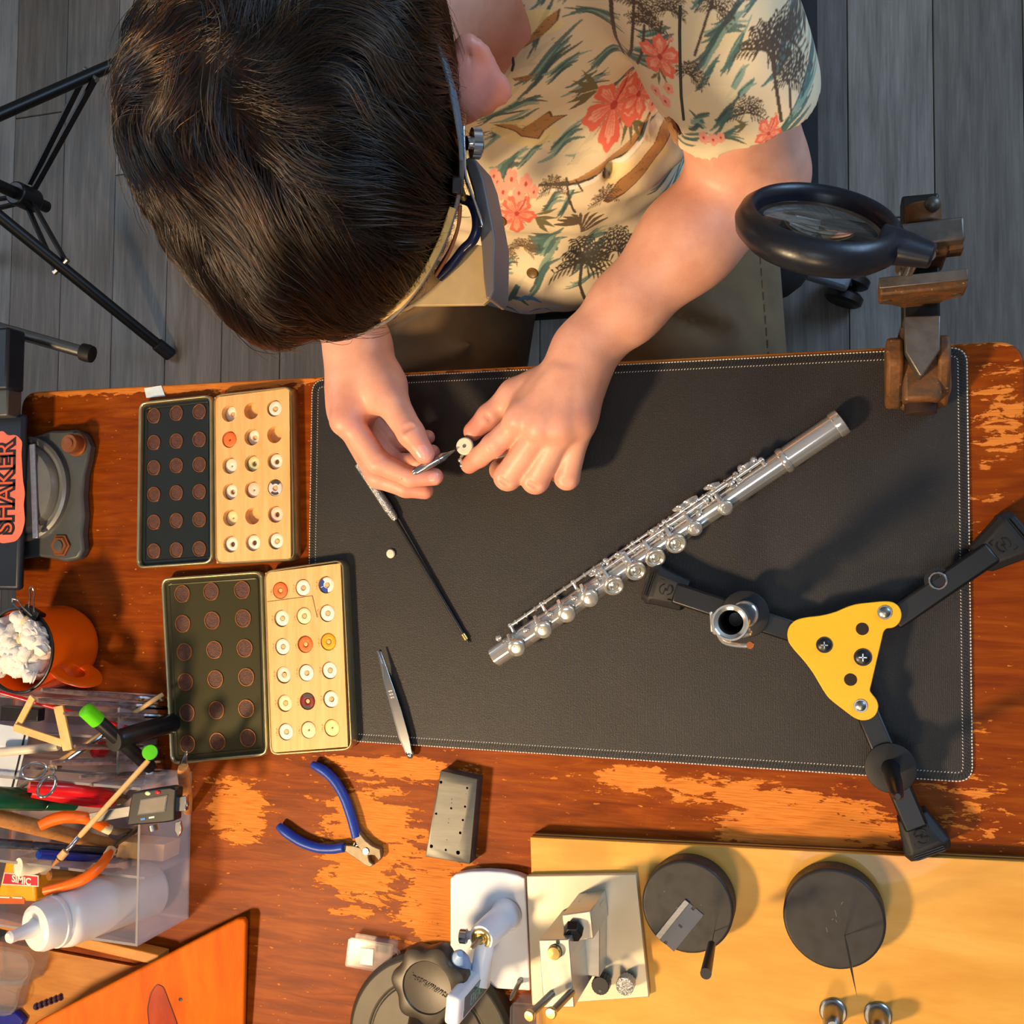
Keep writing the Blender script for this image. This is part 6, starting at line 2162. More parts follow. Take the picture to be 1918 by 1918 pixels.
# ---- head frame
HC = T(545, 292, 0.355)
HU = unit(CAMP - HC)
HF = np.array([0.60, -0.80, 0.0])
HF = unit(HF - HU * (HF @ HU))
HL = np.cross(HU, HF)

G = SDF(axis((-0.46, -0.272, 0.005), (-0.272, 0.035, 0.0013), (0.035, 0.26, 0.004)),
        axis((0.0, 0.215, 0.0013), (0.215, 0.56, 0.0042)),
        axis((-0.10, -0.004, 0.005), (-0.004, 0.098, 0.0013), (0.098, 0.50, 0.0042)))
# torso core and neck
G.ell((-0.07, 0.455, 0.13), (0.15, 0.085, 0.12), k=0.03)
G.ell((-0.09, 0.42, -0.01), (0.12, 0.09, 0.09), k=0.03)
neck0 = np.array([-0.075, 0.430, 0.205])
jaw = HC - HU * 0.085 + HF * 0.015
G.cone(neck0, HC - HU * 0.06 - HF * 0.045, 0.053, 0.052, 0.03)
# head: skull, face, nose, brow, lips, chin
G.ell(HC - HU * 0.022, (0.094, 0.076, 0.092), (HF, HL, HU), 0.01)
G.ell(jaw, (0.072, 0.062, 0.085), (HF, HL, HU), 0.02)
G.ell(HC - HU * 0.152 + HF * 0.045, (0.030, 0.028, 0.022), (HF, HL, HU), 0.02)
for sg in (-1, 1):
    G.ell(HC - HU * 0.085 + HF * 0.088 + HL * 0.032 * sg, (0.012, 0.016, 0.011), (HF, HL, HU), 0.008, sub=True)
    G.ell(HC - HU * 0.087 + HF * 0.077 + HL * 0.032 * sg, (0.012, 0.013, 0.011), (HF, HL, HU), 0.003)
    G.cone(HC - HU * 0.068 + HF * 0.090 + HL * 0.014 * sg, HC - HU * 0.066 + HF * 0.082 + HL * 0.046 * sg, 0.006, 0.005, 0.008)
G.cone(HC - HU * 0.078 + HF * 0.092, HC - HU * 0.112 + HF * 0.112, 0.007, 0.0105, 0.008)
for sg in (-1, 1):
    G.ell(HC - HU * 0.114 + HF * 0.102 + HL * 0.010 * sg, (0.008, 0.008, 0.007), (HF, HL, HU), 0.005)
G.cone(HC - HU * 0.131 + HF * 0.086 - HL * 0.020, HC - HU * 0.131 + HF * 0.086 + HL * 0.020, 0.0055, 0.0055, 0.006)
G.cone(HC - HU * 0.139 + HF * 0.083 - HL * 0.016, HC - HU * 0.139 + HF * 0.083 + HL * 0.016, 0.006, 0.006, 0.005)
# ears (the left one shows)
for sg in (1, -1):
    if sg == 1:
        ec = T(886, 150, 0.318)
    else:
        ec = HC - HU * 0.095 - HL * 0.074 - HF * 0.012
    out = unit(HL * sg * 0.8 + HU * 0.35 - HF * 0.25)
    alo = unit(HF * 0.82 - HU * 0.35)
    nr = np.cross(out, alo)
    G.ell(ec, (0.0155, 0.0245, 0.0085), (out, alo, nr), 0.006)
    pr = [ec + out * (0.0140 * cos(a)) + alo * (0.0220 * sin(a)) + nr * 0.003 for a in np.linspace(-1.25, 1.45, 9)]
    for q in range(8):
        G.cone(pr[q], pr[q + 1], 0.0052, 0.0052, 0.0025)
    G.cone(ec + out * 0.004 - alo * 0.010 + nr * 0.0085, ec + out * 0.006 + alo * 0.012 + nr * 0.0085, 0.0062, 0.0058, 0.004, sub=True)
    G.cone(ec - out * 0.014, HC - HU * 0.07 + HL * 0.062 * sg, 0.017, 0.02, 0.012)

# ---- left arm (right side of the photo)
SL, EL, WL = np.array([0.105, 0.425, 0.205]), T(1408, 330, 0.022), T(1096, 655, 0.046)
G.cone(SL, EL, 0.056, 0.0455, 0.02)
mid = EL * 0.62 + WL * 0.38 + np.array([0, 0, 0.003])
G.cone(EL, mid, 0.0445, 0.0400, 0.02)
G.cone(mid, EL * 0.25 + WL * 0.75, 0.0395, 0.0315, 0.02)
G.cone(EL * 0.25 + WL * 0.75, WL, 0.0305, 0.0245, 0.015)
fdir = unit(WL - EL)


def hand(mcps, fingers, thumb, wrist, rw, pr, kn=0.010):
    for i, m in enumerate(mcps):
        w = wrist + (m - wrist) * 0.18
        G.cone(w, m, rw * 0.72, pr[i], kn)
    for i in range(len(mcps) - 1):
        a, b = mcps[i], mcps[i + 1]
        G.cone(a * 0.88 + wrist * 0.12, b * 0.88 + wrist * 0.12, pr[i] * 0.95, pr[i + 1] * 0.95, kn)
    for pts, rs in fingers:
        G.chain(pts, rs, 0.0032)
    pts, rs = thumb
    G.chain(pts, rs, 0.0045)


Lm = [T(972, 790, 0.068), T(1011, 806, 0.069), T(1050, 808, 0.064), T(1086, 796, 0.055)]
Lf = [([Lm[0], T(924, 834, 0.064), T(898, 856, 0.054), T(879, 871, 0.046)], [0.0112, 0.0104, 0.0090, 0.0080]),
      ([Lm[1], T(951, 893, 0.050), T(938, 880, 0.024), T(958, 855, 0.016)], [0.0116, 0.0122, 0.0100, 0.0084]),
      ([Lm[2], T(1003, 899, 0.046), T(990, 884, 0.020), T(1004, 858, 0.0145)], [0.0112, 0.0122, 0.0100, 0.0084]),
      ([Lm[3], T(1062, 894, 0.038), T(1046, 884, 0.017), T(1052, 860, 0.013)], [0.0104, 0.0110, 0.0088, 0.0074])]
Lt = ([T(1046, 716, 0.046), T(965, 738, 0.043), T(916, 780, 0.045), T(886, 808, 0.047)], [0.0175, 0.0128, 0.0108, 0.0088])
hand(Lm, Lf, Lt, WL, 0.0265, [0.0130, 0.0132, 0.0128, 0.0118])
G.cone(WL, T(1058, 770, 0.050), 0.0245, 0.022, 0.02)
G.cone(T(1010, 745, 0.045), T(1045, 790, 0.045), 0.018, 0.018, 0.02)
# knuckles and the tendons behind them
for m in Lm:
    G.ell(m + np.array([0.001, 0.004, 0.0060]), (0.0085, 0.0085, 0.0075), k=0.010)
    G.cone(m + np.array([0, 0, 0.0085]), m * 0.35 + WL * 0.65 + np.array([0, 0, 0.019]), 0.0042, 0.003, 0.009)
# thumb web
G.cone(T(960, 742, 0.046), T(985, 775, 0.055), 0.009, 0.011, 0.012)

# ---- right arm (left side of the photo)
SR, ER, WR = np.array([-0.225, 0.430, 0.200]), np.array([-0.375, 0.385, 0.008]), T(670, 640, 0.056)
G.cone(SR, ER, 0.055, 0.044, 0.02)
midr = ER * 0.6 + WR * 0.4
G.cone(ER, midr, 0.0435, 0.0370, 0.02)
G.cone(midr, WR, 0.0370, 0.0240, 0.02)
Rm = [T(652, 788, 0.074), T(655, 795, 0.053), T(664, 786, 0.034), T(676, 770, 0.021)]
Rf = [([Rm[0], T(709, 866, 0.071), T(768, 893, 0.062), T(814, 893, 0.056)], [0.0124, 0.0108, 0.0092, 0.0080]),
      ([Rm[1], T(708, 893, 0.048), T(760, 913, 0.043), T(796, 919, 0.039)], [0.0122, 0.0108, 0.0092, 0.0080]),
      ([Rm[2], T(733, 868, 0.026), T(782, 866, 0.028), T(809, 848, 0.033)], [0.0115, 0.0100, 0.0088, 0.0078]),
      ([Rm[3], T(738, 834, 0.0165), T(778, 832, 0.021), T(801, 819, 0.028)], [0.0104, 0.0090, 0.0078, 0.0070])]
Rt = ([T(704, 712, 0.062), T(733, 752, 0.072), T(770, 812, 0.078), T(795, 850, 0.073)], [0.0200, 0.0150, 0.0118, 0.0092])
hand(Rm, Rf, Rt, WR, 0.027, [0.0142, 0.0140, 0.0130, 0.0115], 0.012)
G.cone(WR, T(662, 730, 0.052), 0.0245, 0.0235, 0.02)
G.cone(WR, T(712, 722, 0.060), 0.022, 0.019, 0.02)
G.cone(T(655, 770, 0.06), T(716, 726, 0.060), 0.013, 0.016, 0.016)
G.ell(Rm[0] + np.array([-0.002, -0.002, 0.007]), (0.0095, 0.0095, 0.008), k=0.010)
# creases: finger joints, thumb joint
for pts in (Lf[0][0], Lf[1][0], Lf[2][0], Lf[3][0], Lt[0], Rt[0], Rf[0][0]):
    for j in (1, 2):
        p, d = pts[j], unit(pts[j] - pts[j - 1])
        side = unit(np.cross(d, unit(CAMP - p)))
        up = np.cross(side, d)
        if up[2] < 0:
            up = -up
        r = 0.0108
        for o in (-0.0011, 0.0013):
            G.cone(p + up * (r + 0.0013) - side * 0.005 + d * o, p + up * (r + 0.0013) + side * 0.005 + d * o, 0.0013, 0.0013, 0.002, sub=True)
# nails
NAILS = [(T(795, 851, 0.074), unit(T(795, 850, 0.073) - T(770, 812, 0.078)), 0.0062, 0.0080), (T(818, 897, 0.058), unit(np.array([1, -0.1, -0.1])), 0.0052, 0.0062)]
VB, QB = G.mesh()
del G
VB = relax(VB, QB, 2, 0.4)


def skin_tint(Vv):
    """Vertex tint: 0 plain, 1 reddened (fingertips, knuckles, ear); second channel marks the nails."""
    red = np.zeros(len(Vv))
    for c, r, a in [(f[0][-1], 0.020, 0.7) for f in Lf + Rf] + [(Lt[0][-1], 0.02, 0.8), (Rt[0][-1], 0.02, 0.7)] + [(m + np.array([0, 0, .01]), 0.016, 0.28) for m in Lm] + [(f[0][1], 0.014, 0.3) for f in Lf + Rf] + [(T(890, 150, 0.318), 0.035, 1.0), (T(645, 795, .075), 0.03, 0.35), (Rm[1] + (Rf[1][0][1] - Rm[1]) * .6, 0.03, 0.5)]:
        d2 = ((Vv - c) ** 2).sum(1)
        red = np.maximum(red, a * np.exp(-d2 / (r * r)))
    nail = np.zeros(len(Vv))
    for c, d, hw, hl_ in NAILS:
        rel = Vv - c
        vw_ = unit(CAMP - c)
        up = unit(vw_ - d * (vw_ @ d))
        sd = np.cross(d, up)
        m = ((rel @ d) / hl_) ** 2 + ((rel @ sd) / hw) ** 2 < 1
        m &= np.abs(rel @ up) < 0.010
        m &= (rel @ up) > 0.0015
        nail[m] = 1
    return red, nail


red_, nail_ = skin_tint(VB)


def mat_skin():
    k = NT('skin')
    at = k.n('ShaderNodeAttribute')
    at.attribute_name = 'tint'
    sp = k.n('ShaderNodeSeparateColor')
    k.l(at.outputs['Color'], sp.inputs[0])
    v = k.coord('Object')
    n1 = k.noise(v, 45, 4)
    n2 = k.noise(v, 500, 3)
    base = k.ramp(n1, [(0.3, lin((210, 150, 126))), (0.7, lin((224, 168, 144)))])
    c = k.mix(k.math('MULTIPLY', sp.outputs[0], 0.65), base, lin((214, 106, 92)))
    c = k.mix(k.math('MULTIPLY', sp.outputs[1], 0.7), c, lin((232, 166, 158)))
    vor = k.n('ShaderNodeTexVoronoi')
    vor.inputs['Scale'].default_value = 22
    k.l(v, vor.inputs['Vector'])
    c = k.mix(k.ramp(vor.outputs['Distance'], [(0.012, 0.7), (0.026, 0.0)]), c, lin((120, 62, 44)))
    k.set(Base_Color=c)
    k.l(k.ramp(sp.outputs[1], [(0, 0.47), (1, 0.25)]), k.b.inputs['Roughness'])
    k.b.inputs['Subsurface Weight'].default_value = 0.22
    k.b.inputs['Subsurface Radius'].default_value = (1.0, 0.35, 0.2)
    k.b.inputs['Subsurface Scale'].default_value = 0.006
    w = k.n('ShaderNodeTexVoronoi')
    w.inputs['Scale'].default_value = 700
    k.l(v, w.inputs['Vector'])
    k.bump(k.math('ADD', k.math('MULTIPLY', w.outputs['Distance'], 0.6), n2), 0.16, 0.0004)
    return k.m


def paint(ob, name, cols):
    a = ob.data.color_attributes.new(name, 'FLOAT_COLOR', 'POINT')
    c = np.ones((len(ob.data.vertices), 4), dtype=np.float32)
    c[:, :cols.shape[1]] = cols
    a.data.foreach_set('color', c.ravel())


VZ = np.array([0, 0, TZ])
body = raw('body', VB + VZ, QB, mat_skin(), person)
if len(body.data.vertices) == len(red_):
    paint(body, 'tint', np.stack([red_, nail_], 1))

# ---- trousers
m_khaki = None


def mat_cloth(name, a, b, scale=900, rough=0.85):
    k = NT(name)
    v = k.coord('Object')
    n = k.noise(v, 30, 4)
    w = k.n('ShaderNodeTexWave')
    w.inputs['Scale'].default_value = scale
    w.inputs['Distortion'].default_value = 0.6
    k.l(k.coord('Object', rot=(0.4, 0.2, 0.8)), w.inputs['Vector'])
    k.set(Base_Color=k.ramp(n, [(0.3, lin(a)), (0.7, lin(b))]), Roughness=rough)
    k.b.inputs['Sheen Weight'].default_value = 0.15
    k.bump(w.outputs['Fac'], 0.2, 0.0003)
    return k.m


m_khaki = mat_cloth('olive_brown_twill', (96, 76, 48), (114, 92, 60))
Gt = SDF(axis((-0.42, 0.26, 0.006)), axis((-0.14, 0.60, 0.006)), axis((-0.74, -0.02, 0.006)))
HIPL, KNL, ANL = np.array([0.035, 0.44, -0.175]), np.array([0.085, 0.02, -0.150]), np.array([0.09, 0.10, -0.66])
HIPR, KNR, ANR = np.array([-0.200, 0.44, -0.175]), np.array([-0.235, 0.02, -0.150]), np.array([-0.22, 0.10, -0.66])
Gt.ell((-0.085, 0.45, -0.13), (0.185, 0.13, 0.12), k=0.04)
for h_, k_, a_ in ((HIPL, KNL, ANL), (HIPR, KNR, ANR)):
    Gt.cone(h_, k_, 0.100, 0.078, 0.04)
    Gt.cone(k_, a_, 0.072, 0.058, 0.03)
    Gt.cone(a_ + np.array([0, 0, 0.02]), a_ - np.array([0, 0, 0.09]), 0.048, 0.05, 0.0, sub=True)
# folds across the lap
for x0, y0, z0, x1, y1, z1, r in ((-0.03, 0.29, -0.078, 0.10, 0.23, -0.082, 0.008), (-0.04, 0.34, -0.068, 0.10, 0.31, -0.07, 0.010), (-0.30, 0.26, -0.10, -0.14, 0.30, -0.07, 0.010), (-0.28, 0.19, -0.09, -0.16, 0.22, -0.075, 0.008)):
    Gt.cone((x0, y0, z0), (x1, y1, z1), r, r * 0.5, 0.02)
    Gt.cone((x0, y0 - 0.016, z0 + 0.006), (x1, y1 - 0.016, z1 + 0.006), r * 0.9, r * 0.5, 0.012, sub=True)
VT_, QT_ = Gt.mesh()
del Gt
VT_ = relax(VT_, QT_, 3, 0.5)
trs = raw('trousers', VT_ + VZ, QT_, m_khaki, person)
sm = MB()
for i in range(26):
    y = 0.10 + i * 0.012
    x = 0.035 + (0.44 - y) / 0.42 * 0.05
    r = 0.100 - (0.44 - y) / 0.42 * 0.022
    zc = -0.175 + (0.44 - y) / 0.42 * 0.025
    a = 0.62
    p = V(x + cos(a) * (r + 0.0006), y, TZ + zc + sin(a) * (r + 0.0006))
    sm.bar(p, p + V(0, 0.008, 0), 0.0010, 0.0008)
sm.build('side_seam', m_khaki, trs, kind='stuff')
for a_, nm in ((ANL, 'shoe'), (ANR, 'shoe')):
    Gs = SDF(axis((a_[0] - 0.09, a_[0] + 0.09, 0.006)), axis((a_[1] - 0.24, a_[1] + 0.12, 0.006)), axis((-0.752, -0.60, 0.006)))
    Gs.ell((a_[0], a_[1] - 0.07, -0.712), (0.045, 0.135, 0.040), k=0.01)
    Gs.cone((a_[0], a_[1] + 0.01, -0.69), (a_[0], a_[1] + 0.005, -0.635), 0.045, 0.040, 0.02)
    v_, q_ = Gs.mesh()
    v_[:, 2] = np.maximum(v_[:, 2], -0.7485)
    raw('shoe', v_ + VZ, q_, m_rubber, person)

# ---- shirt
VSTEP = 0.0030
Gs = SDF(axis((-0.36, -0.19, 0.006), (-0.19, 0.215, VSTEP)), axis((0.200, 0.46, VSTEP), (0.46, 0.62, 0.006)), axis((-0.15, 0.30, VSTEP)))
Gs.ell((-0.090, 0.405, -0.095), (0.160, 0.150, 0.105), k=0.03)
Gs.ell((-0.072, 0.430, 0.01), (0.160, 0.130, 0.110), k=0.03)
Gs.ell((-0.068, 0.465, 0.12), (0.150, 0.105, 0.120), k=0.03)
Gs.cone((-0.20, 0.46, 0.195), (0.07, 0.46, 0.195), 0.052, 0.052, 0.04)
# sleeves
SLE = T(1398, 222, 0.100)
sdir = unit(SLE - SL)
SLE = SLE - sdir * 0.020
Gs.cone(SL + np.array([-0.01, 0.005, 0.0]), SLE, 0.066, 0.0600, 0.03)
SRE = SR + (ER - SR) * 0.62
Gs.cone(SR, SRE, 0.066, 0.060, 0.03)
for e, d in ((SLE, sdir), (SRE, unit(ER - SR))):
    Gs.cone(e - d * 0.004, e + d * 0.12, 0.0500, 0.054, 0.0, sub=True)
    # cut the sleeve off square
    sl = Gs.win(e - 0.11, e + 0.11)
    X, Y, Z = Gs.pts(sl)
    pl_ = ((X - e[0]) * d[0] + (Y - e[1]) * d[1] + (Z - e[2]) * d[2]) - 0.014
    rad = np.sqrt((X - e[0]) ** 2 + (Y - e[1]) ** 2 + (Z - e[2]) ** 2) - 0.10
    Gs.F[sl] = np.maximum(Gs.F[sl], np.where(rad < 0, np.minimum(pl_, 9), -9)).astype(np.float32)
# armpit valley
Gs.cone(T(1275, 20, 0.222), T(1274, 225, 0.135), 0.004, 0.005, 0.010, sub=True)
# neck opening
Gs.cone(neck0 - np.array([0.0, 0.0, 0.03]), HC - HU * 0.03 - HF * 0.04, 0.056, 0.058, 0.004, sub=True)
# hem cut, slightly wavy, and soft folds
X, Y, Z = Gs.x[:, None, None], Gs.y[None, :, None], Gs.z[None, None, :]
hem = (-0.122 + 0.006 * np.sin(X * 70) + 0.004 * np.sin(X * 140 + 1) - Z)
Gs.F = np.maximum(Gs.F, hem.astype(np.float32))
fold = 0.0016 * np.sin(38 * X + 60 * Z + 5 * np.sin(22 * Z + 9 * X)) + 0.0013 * np.sin(75 * Z - 48 * X + 3 * np.sin(30 * X)) + 0.0008 * np.sin(150 * X + 40 * Z + 70 * Y)
Gs.F = (Gs.F + fold * np.clip((0.24 - Z) / 0.1, 0, 1)).astype(np.float32)
for a, b, r in ((T(1225, 275, 0.09), T(1130, 318, 0.045), 0.0055), (T(1130, 318, 0.045), T(1010, 322, 0.04), 0.0040), (T(1250, 300, 0.07), T(1160, 420, 0.0), 0.006), (T(1215, 385, 0.03), T(1090, 470, -0.03), 0.006), (T(1170, 455, -0.01), T(1040, 545, -0.06), 0.006)):
    Gs.cone(a, b, r, r * 0.7, 0.012, sub=True)
VS, QS = Gs.mesh()
del Gs
VS = relax(VS, QS, 2, 0.45)


def subdivide(Vv, Q):
    """One linear split of every quad, midpoints shared."""
    E = np.concatenate([Q[:, [0, 1]], Q[:, [1, 2]], Q[:, [2, 3]], Q[:, [3, 0]]])
    Es = np.sort(E, 1).astype(np.int64)
    key = Es[:, 0] * (len(Vv) + 1) + Es[:, 1]
    u, inv = np.unique(key, return_inverse=True)
    a, b = u // (len(Vv) + 1), u % (len(Vv) + 1)
    em = (Vv[a] + Vv[b]) / 2
    fc = Vv[Q].mean(1)
    n0, n1, m = len(Vv), len(Vv) + len(em), len(Q)
    e = inv.reshape(4, m) + n0
    f = np.arange(m) + n1
    Q2 = np.concatenate([np.stack([Q[:, 0], e[0], f, e[3]], 1), np.stack([e[0], Q[:, 1], e[1], f], 1), np.stack([f, e[1], Q[:, 2], e[2]], 1), np.stack([e[3], f, e[2], Q[:, 3]], 1)])
    return np.concatenate([Vv, em, fc]), Q2


# split only the front, where the print shows
fy = VS[QS].mean(1)
front = (fy[:, 1] < 0.47)
QF, QK = QS[front], QS[~front]
VS2, QF = subdivide(VS, QF)
VS2 = relax(VS2, QF, 1, 0.5)
VS2, QF = subdivide(VS2, QF)
def mat_shirt():
    k = NT('printed_rayon_shirt')
    at = k.n('ShaderNodeAttribute')
    at.attribute_name = 'print'
    v = k.coord('Object')
    n = k.noise(v, 700, 2)
    c = k.mix(k.math('MULTIPLY', n, 0.12), at.outputs['Color'], (0.4, 0.38, 0.34))
    k.set(Base_Color=c, Roughness=0.75)
    k.b.inputs['Sheen Weight'].default_value = 0.1
    k.bump(k.noise(v, 35, 4), 0.3, 0.003)
    return k.m


m_shirt = mat_shirt()
# join the finely split front with the plain back
Qall = np.concatenate([QF, QK])
shirt = raw('shirt', VS2 + VZ, Qall, m_shirt, person)
SURF = {}


def bvh_hit(ob, px, py):
    """First hit of a sight line on a mesh object (world)."""
    from mathutils.bvhtree import BVHTree
    if ob.name not in SURF:
        n = len(ob.data.vertices)
        co = np.empty(n * 3, dtype=np.float32)
        ob.data.vertices.foreach_get('co', co)
        co = co.reshape(-1, 3) + np.array(ORG[person.name], dtype=np.float32)
        ps = np.empty(len(ob.data.polygons) * 4, dtype=np.int32)
        ob.data.polygons.foreach_get('vertices', ps)
        SURF[ob.name] = BVHTree.FromPolygons(co.tolist(), ps.reshape(-1, 4).tolist())
    o = Vector((CAMP[0], CAMP[1], CAM_H + TZ))
    r = SURF[ob.name].ray_cast(o, Vector(ray(px, py)).normalized())
    return r[0], r[1]


# ---- shirt print, laid out on a flat cloth and carried to the garment along the direction that faces its front
PE = np.array([0.0, 0.35, 0.94]) / np.linalg.norm([0.35, 0.94])
PN = np.array([0.0, -PE[2], PE[1]])
PO = np.array([0.0, 0.315, 0.03])


def cloth_uv(p):
    r = p - PO
    return np.stack([r[..., 0], r @ PE], -1)


def px_uv(px, py):
    r = ray(px, py)
    t = ((PO - CAMP) @ PN) / (r @ PN)
    return cloth_uv(CAMP + r * t)


ANCH = [None]
_off = {}


def anchor(px, py):
    """Shift from the flat cloth to the place on the garment that the motif's centre meets."""
    k = (round(px / 6), round(py / 6))
    if k not in _off:
        h = bvh_hit(shirt, px, py)[0]
        _off[k] = cloth_uv(np.array([h.x, h.y, h.z - TZ])) - px_uv(px, py) if h is not None else np.zeros(2)
    return _off[k]


class at_motif:
    def __init__(s, px, py):
        s.o = anchor(px, py)

    def __enter__(s):
        ANCH[0] = s.o

    def __exit__(s, *a):
        ANCH[0] = None


RES = 0.0006
CU0, CV0 = -0.36, -0.22
CW, CH = 1100, 900
canvas = np.empty((CH, CW, 3), dtype=np.float32)
gy, gx = np.mgrid[0:CH, 0:CW]
cr_, mauve = np.array(lin((232, 214, 172))), np.array(lin((206, 190, 168)))
q = 0.5 + 0.5 * np.sin(gx * 0.011 + 2 * np.sin(gy * 0.009) + 1.0) * np.sin(gy * 0.013 + 1.3 * np.sin(gx * 0.007))
canvas[:] = cr_ * (1 - 0.5 * q[..., None]) + mauve * (0.5 * q[..., None])


def fillpoly(uv, col, alpha=1.0):
    uv = np.asarray(uv)
    x = (uv[:, 0] - CU0) / RES
    y = (uv[:, 1] - CV0) / RES
    i0, i1 = int(max(0, x.min() - 1)), int(min(CW, x.max() + 2))
    j0, j1 = int(max(0, y.min() - 1)), int(min(CH, y.max() + 2))
    if i1 <= i0 or j1 <= j0:
        return
    Y, X = np.mgrid[j0:j1, i0:i1]
    ins = np.zeros(X.shape, bool)
    n = len(x)
    for a in range(n):
        b = (a + 1) % n
        if y[a] == y[b]:
            continue
        c = ((y[a] > Y) != (y[b] > Y)) & (X < (x[b] - x[a]) * (Y - y[a]) / (y[b] - y[a]) + x[a])
        ins ^= c
    A = canvas[j0:j1, i0:i1]
    A[ins] = A[ins] * (1 - alpha) + np.array(col) * alpha


def ppoly(pts, col, alpha=1.0):
    o = ANCH[0] if ANCH[0] is not None else anchor(*np.mean(np.array(pts, float), axis=0))
    fillpoly(np.array([px_uv(*p) for p in pts]) + o, col, alpha)


def stroke(pts, w, col, alpha=1.0, taper=True):
    """Stroke in photo pixels, turned into cloth coordinates."""
    pts = np.array(pts, float)
    n = len(pts)
    L, Rr = [], []
    for i in range(n):
        d = pts[min(i + 1, n - 1)] - pts[max(i - 1, 0)]
        d = d / (np.linalg.norm(d) + 1e-9)
        nn = np.array([-d[1], d[0]])
        t = i / (n - 1)
        ww = w * (sin(pi * min(max(t, 0.04), 0.96)) ** 0.6 if taper else 1.0) / 2
        L.append(pts[i] + nn * ww)
        Rr.append(pts[i] - nn * ww)
    ppoly(L + Rr[::-1], col, alpha)


TEAL, TEAL2, TEALL = lin((62, 104, 98)), lin((40, 74, 74)), lin((128, 158, 142))
TAN, TAND, BRN, OLV = lin((176, 124, 62)), lin((92, 56, 26)), lin((66, 46, 28)), lin((104, 98, 56))
COR, CORL, CORD, PINK = lin((232, 104, 76)), lin((250, 196, 164)), lin((186, 48, 40)), lin((240, 158, 134))
YEL = lin((236, 212, 140))
r4 = random.Random(5)


def wave(x0, y0, x1, y1, w, bend=8, n=7):
    with at_motif((x0 + x1) / 2, (y0 + y1) / 2):
        wave_(x0, y0, x1, y1, w, bend, n)


def wave_(x0, y0, x1, y1, w, bend=8, n=7):
    for i in range(n):
        o = (i / (n - 1) - 0.5) * w
        s, e = r4.uniform(0, 0.35), r4.uniform(0.6, 1.0)
        pts = []
        for t in np.linspace(s, e, 8):
            x = x0 + (x1 - x0) * t
            y = y0 + (y1 - y0) * t + o + bend * sin(t * 5 + i * 0.3)
            pts.append((x + 3 * sin(t * 9 + i), y))
        stroke(pts, w / n * r4.uniform(1.1, 2.4), r4.choice((TEAL, TEAL, TEAL2, TEALL)), 0.92)


def hibiscus(cx, cy, R, rot=0.0):
    with at_motif(cx, cy):
        hibiscus_(cx, cy, R, rot)


def hibiscus_(cx, cy, R, rot=0.0):
    for k in range(5):
        a = rot + k * 2 * pi / 5
        pts, inn = [], []
        for t in np.linspace(-1, 1, 15):
            rr = R * (1.0 + 0.08 * cos(t * 9)) * math.sqrt(max(0, 1 - (abs(t) ** 2.6)))
            b = a + t * 0.66
            pts.append((cx + cos(b) * rr, cy + sin(b) * rr * 0.92))
            inn.append((cx + cos(a + t * 0.34) * rr * 0.8, cy + sin(a + t * 0.34) * rr * 0.74))
        ppoly([(cx, cy)] + pts, COR)
        ppoly([(cx + cos(a) * R * 0.28, cy + sin(a) * R * 0.26)] + inn, CORL, 0.62)
        for t in (-0.3, 0.0, 0.3):
            stroke([(cx + cos(a + t * 0.5) * R * f, cy + sin(a + t * 0.5) * R * 0.92 * f) for f in (0.1, 0.4, 0.7)], R * 0.05, COR, 0.8)
        stroke([(cx + cos(a + 0.63) * R * f, cy + sin(a + 0.63) * R * 0.92 * f) for f in (0.1, 0.5, 0.85)], R * 0.05, CORD, 0.7)
    stroke([(cx, cy), (cx + R * 0.35, cy - R * 0.5), (cx + R * 0.5, cy - R * 0.85)], R * 0.09, CORD)
    for k in range(7):
        a = k * 0.9
        ppoly([(cx + R * 0.5 + R * 0.1 * cos(a) + R * 0.04 * cos(b), cy - R * 0.85 + R * 0.1 * sin(a) + R * 0.04 * sin(b)) for b in np.linspace(0, 6, 7)], COR)
    ppoly([(cx + R * 0.13 * cos(b), cy + R * 0.13 * sin(b)) for b in np.linspace(0, 6, 9)], CORD)


def blossom(cx, cy, R):
    with at_motif(cx, cy):
        blossom_(cx, cy, R)


def blossom_(cx, cy, R):
    for k in range(5):
        a = k * 1.2566 + cx
        ppoly([(cx + cos(a) * R * 0.55 + R * 0.5 * cos(b), cy + sin(a) * R * 0.55 + R * 0.5 * sin(b)) for b in np.linspace(0, 5.6, 8)], PINK)
    ppoly([(cx + R * 0.25 * cos(b), cy + R * 0.25 * sin(b)) for b in np.linspace(0, 5.6, 7)], CORD)


def frond(cx, cy, ang, L, col, w=3.0):
    pts = []
    for t in np.linspace(0, 1, 7):
        pts.append((cx + cos(ang) * L * t, cy + sin(ang) * L * t + 0.30 * L * t * t))
    stroke(pts, w, col, 1, True)
    for i in range(1, 7):
        p = pts[i]
        for sg in (-1, 1):
            b = ang + sg * 0.9
            stroke([p, (p[0] + cos(b) * L * 0.2, p[1] + sin(b) * L * 0.2 + L * 0.06), (p[0] + cos(b) * L * 0.3, p[1] + sin(b) * L * 0.3 + L * 0.14)], w * 0.9, col)


def palm(cx, cy, L, a0=-pi, a1=0.2, n=8, col=BRN):
    with at_motif(cx, cy):
        palm_(cx, cy, L, a0, a1, n, col)


def palm_(cx, cy, L, a0=-pi, a1=0.2, n=8, col=BRN):
    for k in range(n):
        frond(cx, cy, a0 + (a1 - a0) * k / (n - 1), L * r4.uniform(0.8, 1.1), col, max(2.2, L * 0.08))


def island(pts):
    with at_motif(*np.mean(np.array(pts, float), axis=0)):
        island_(pts)


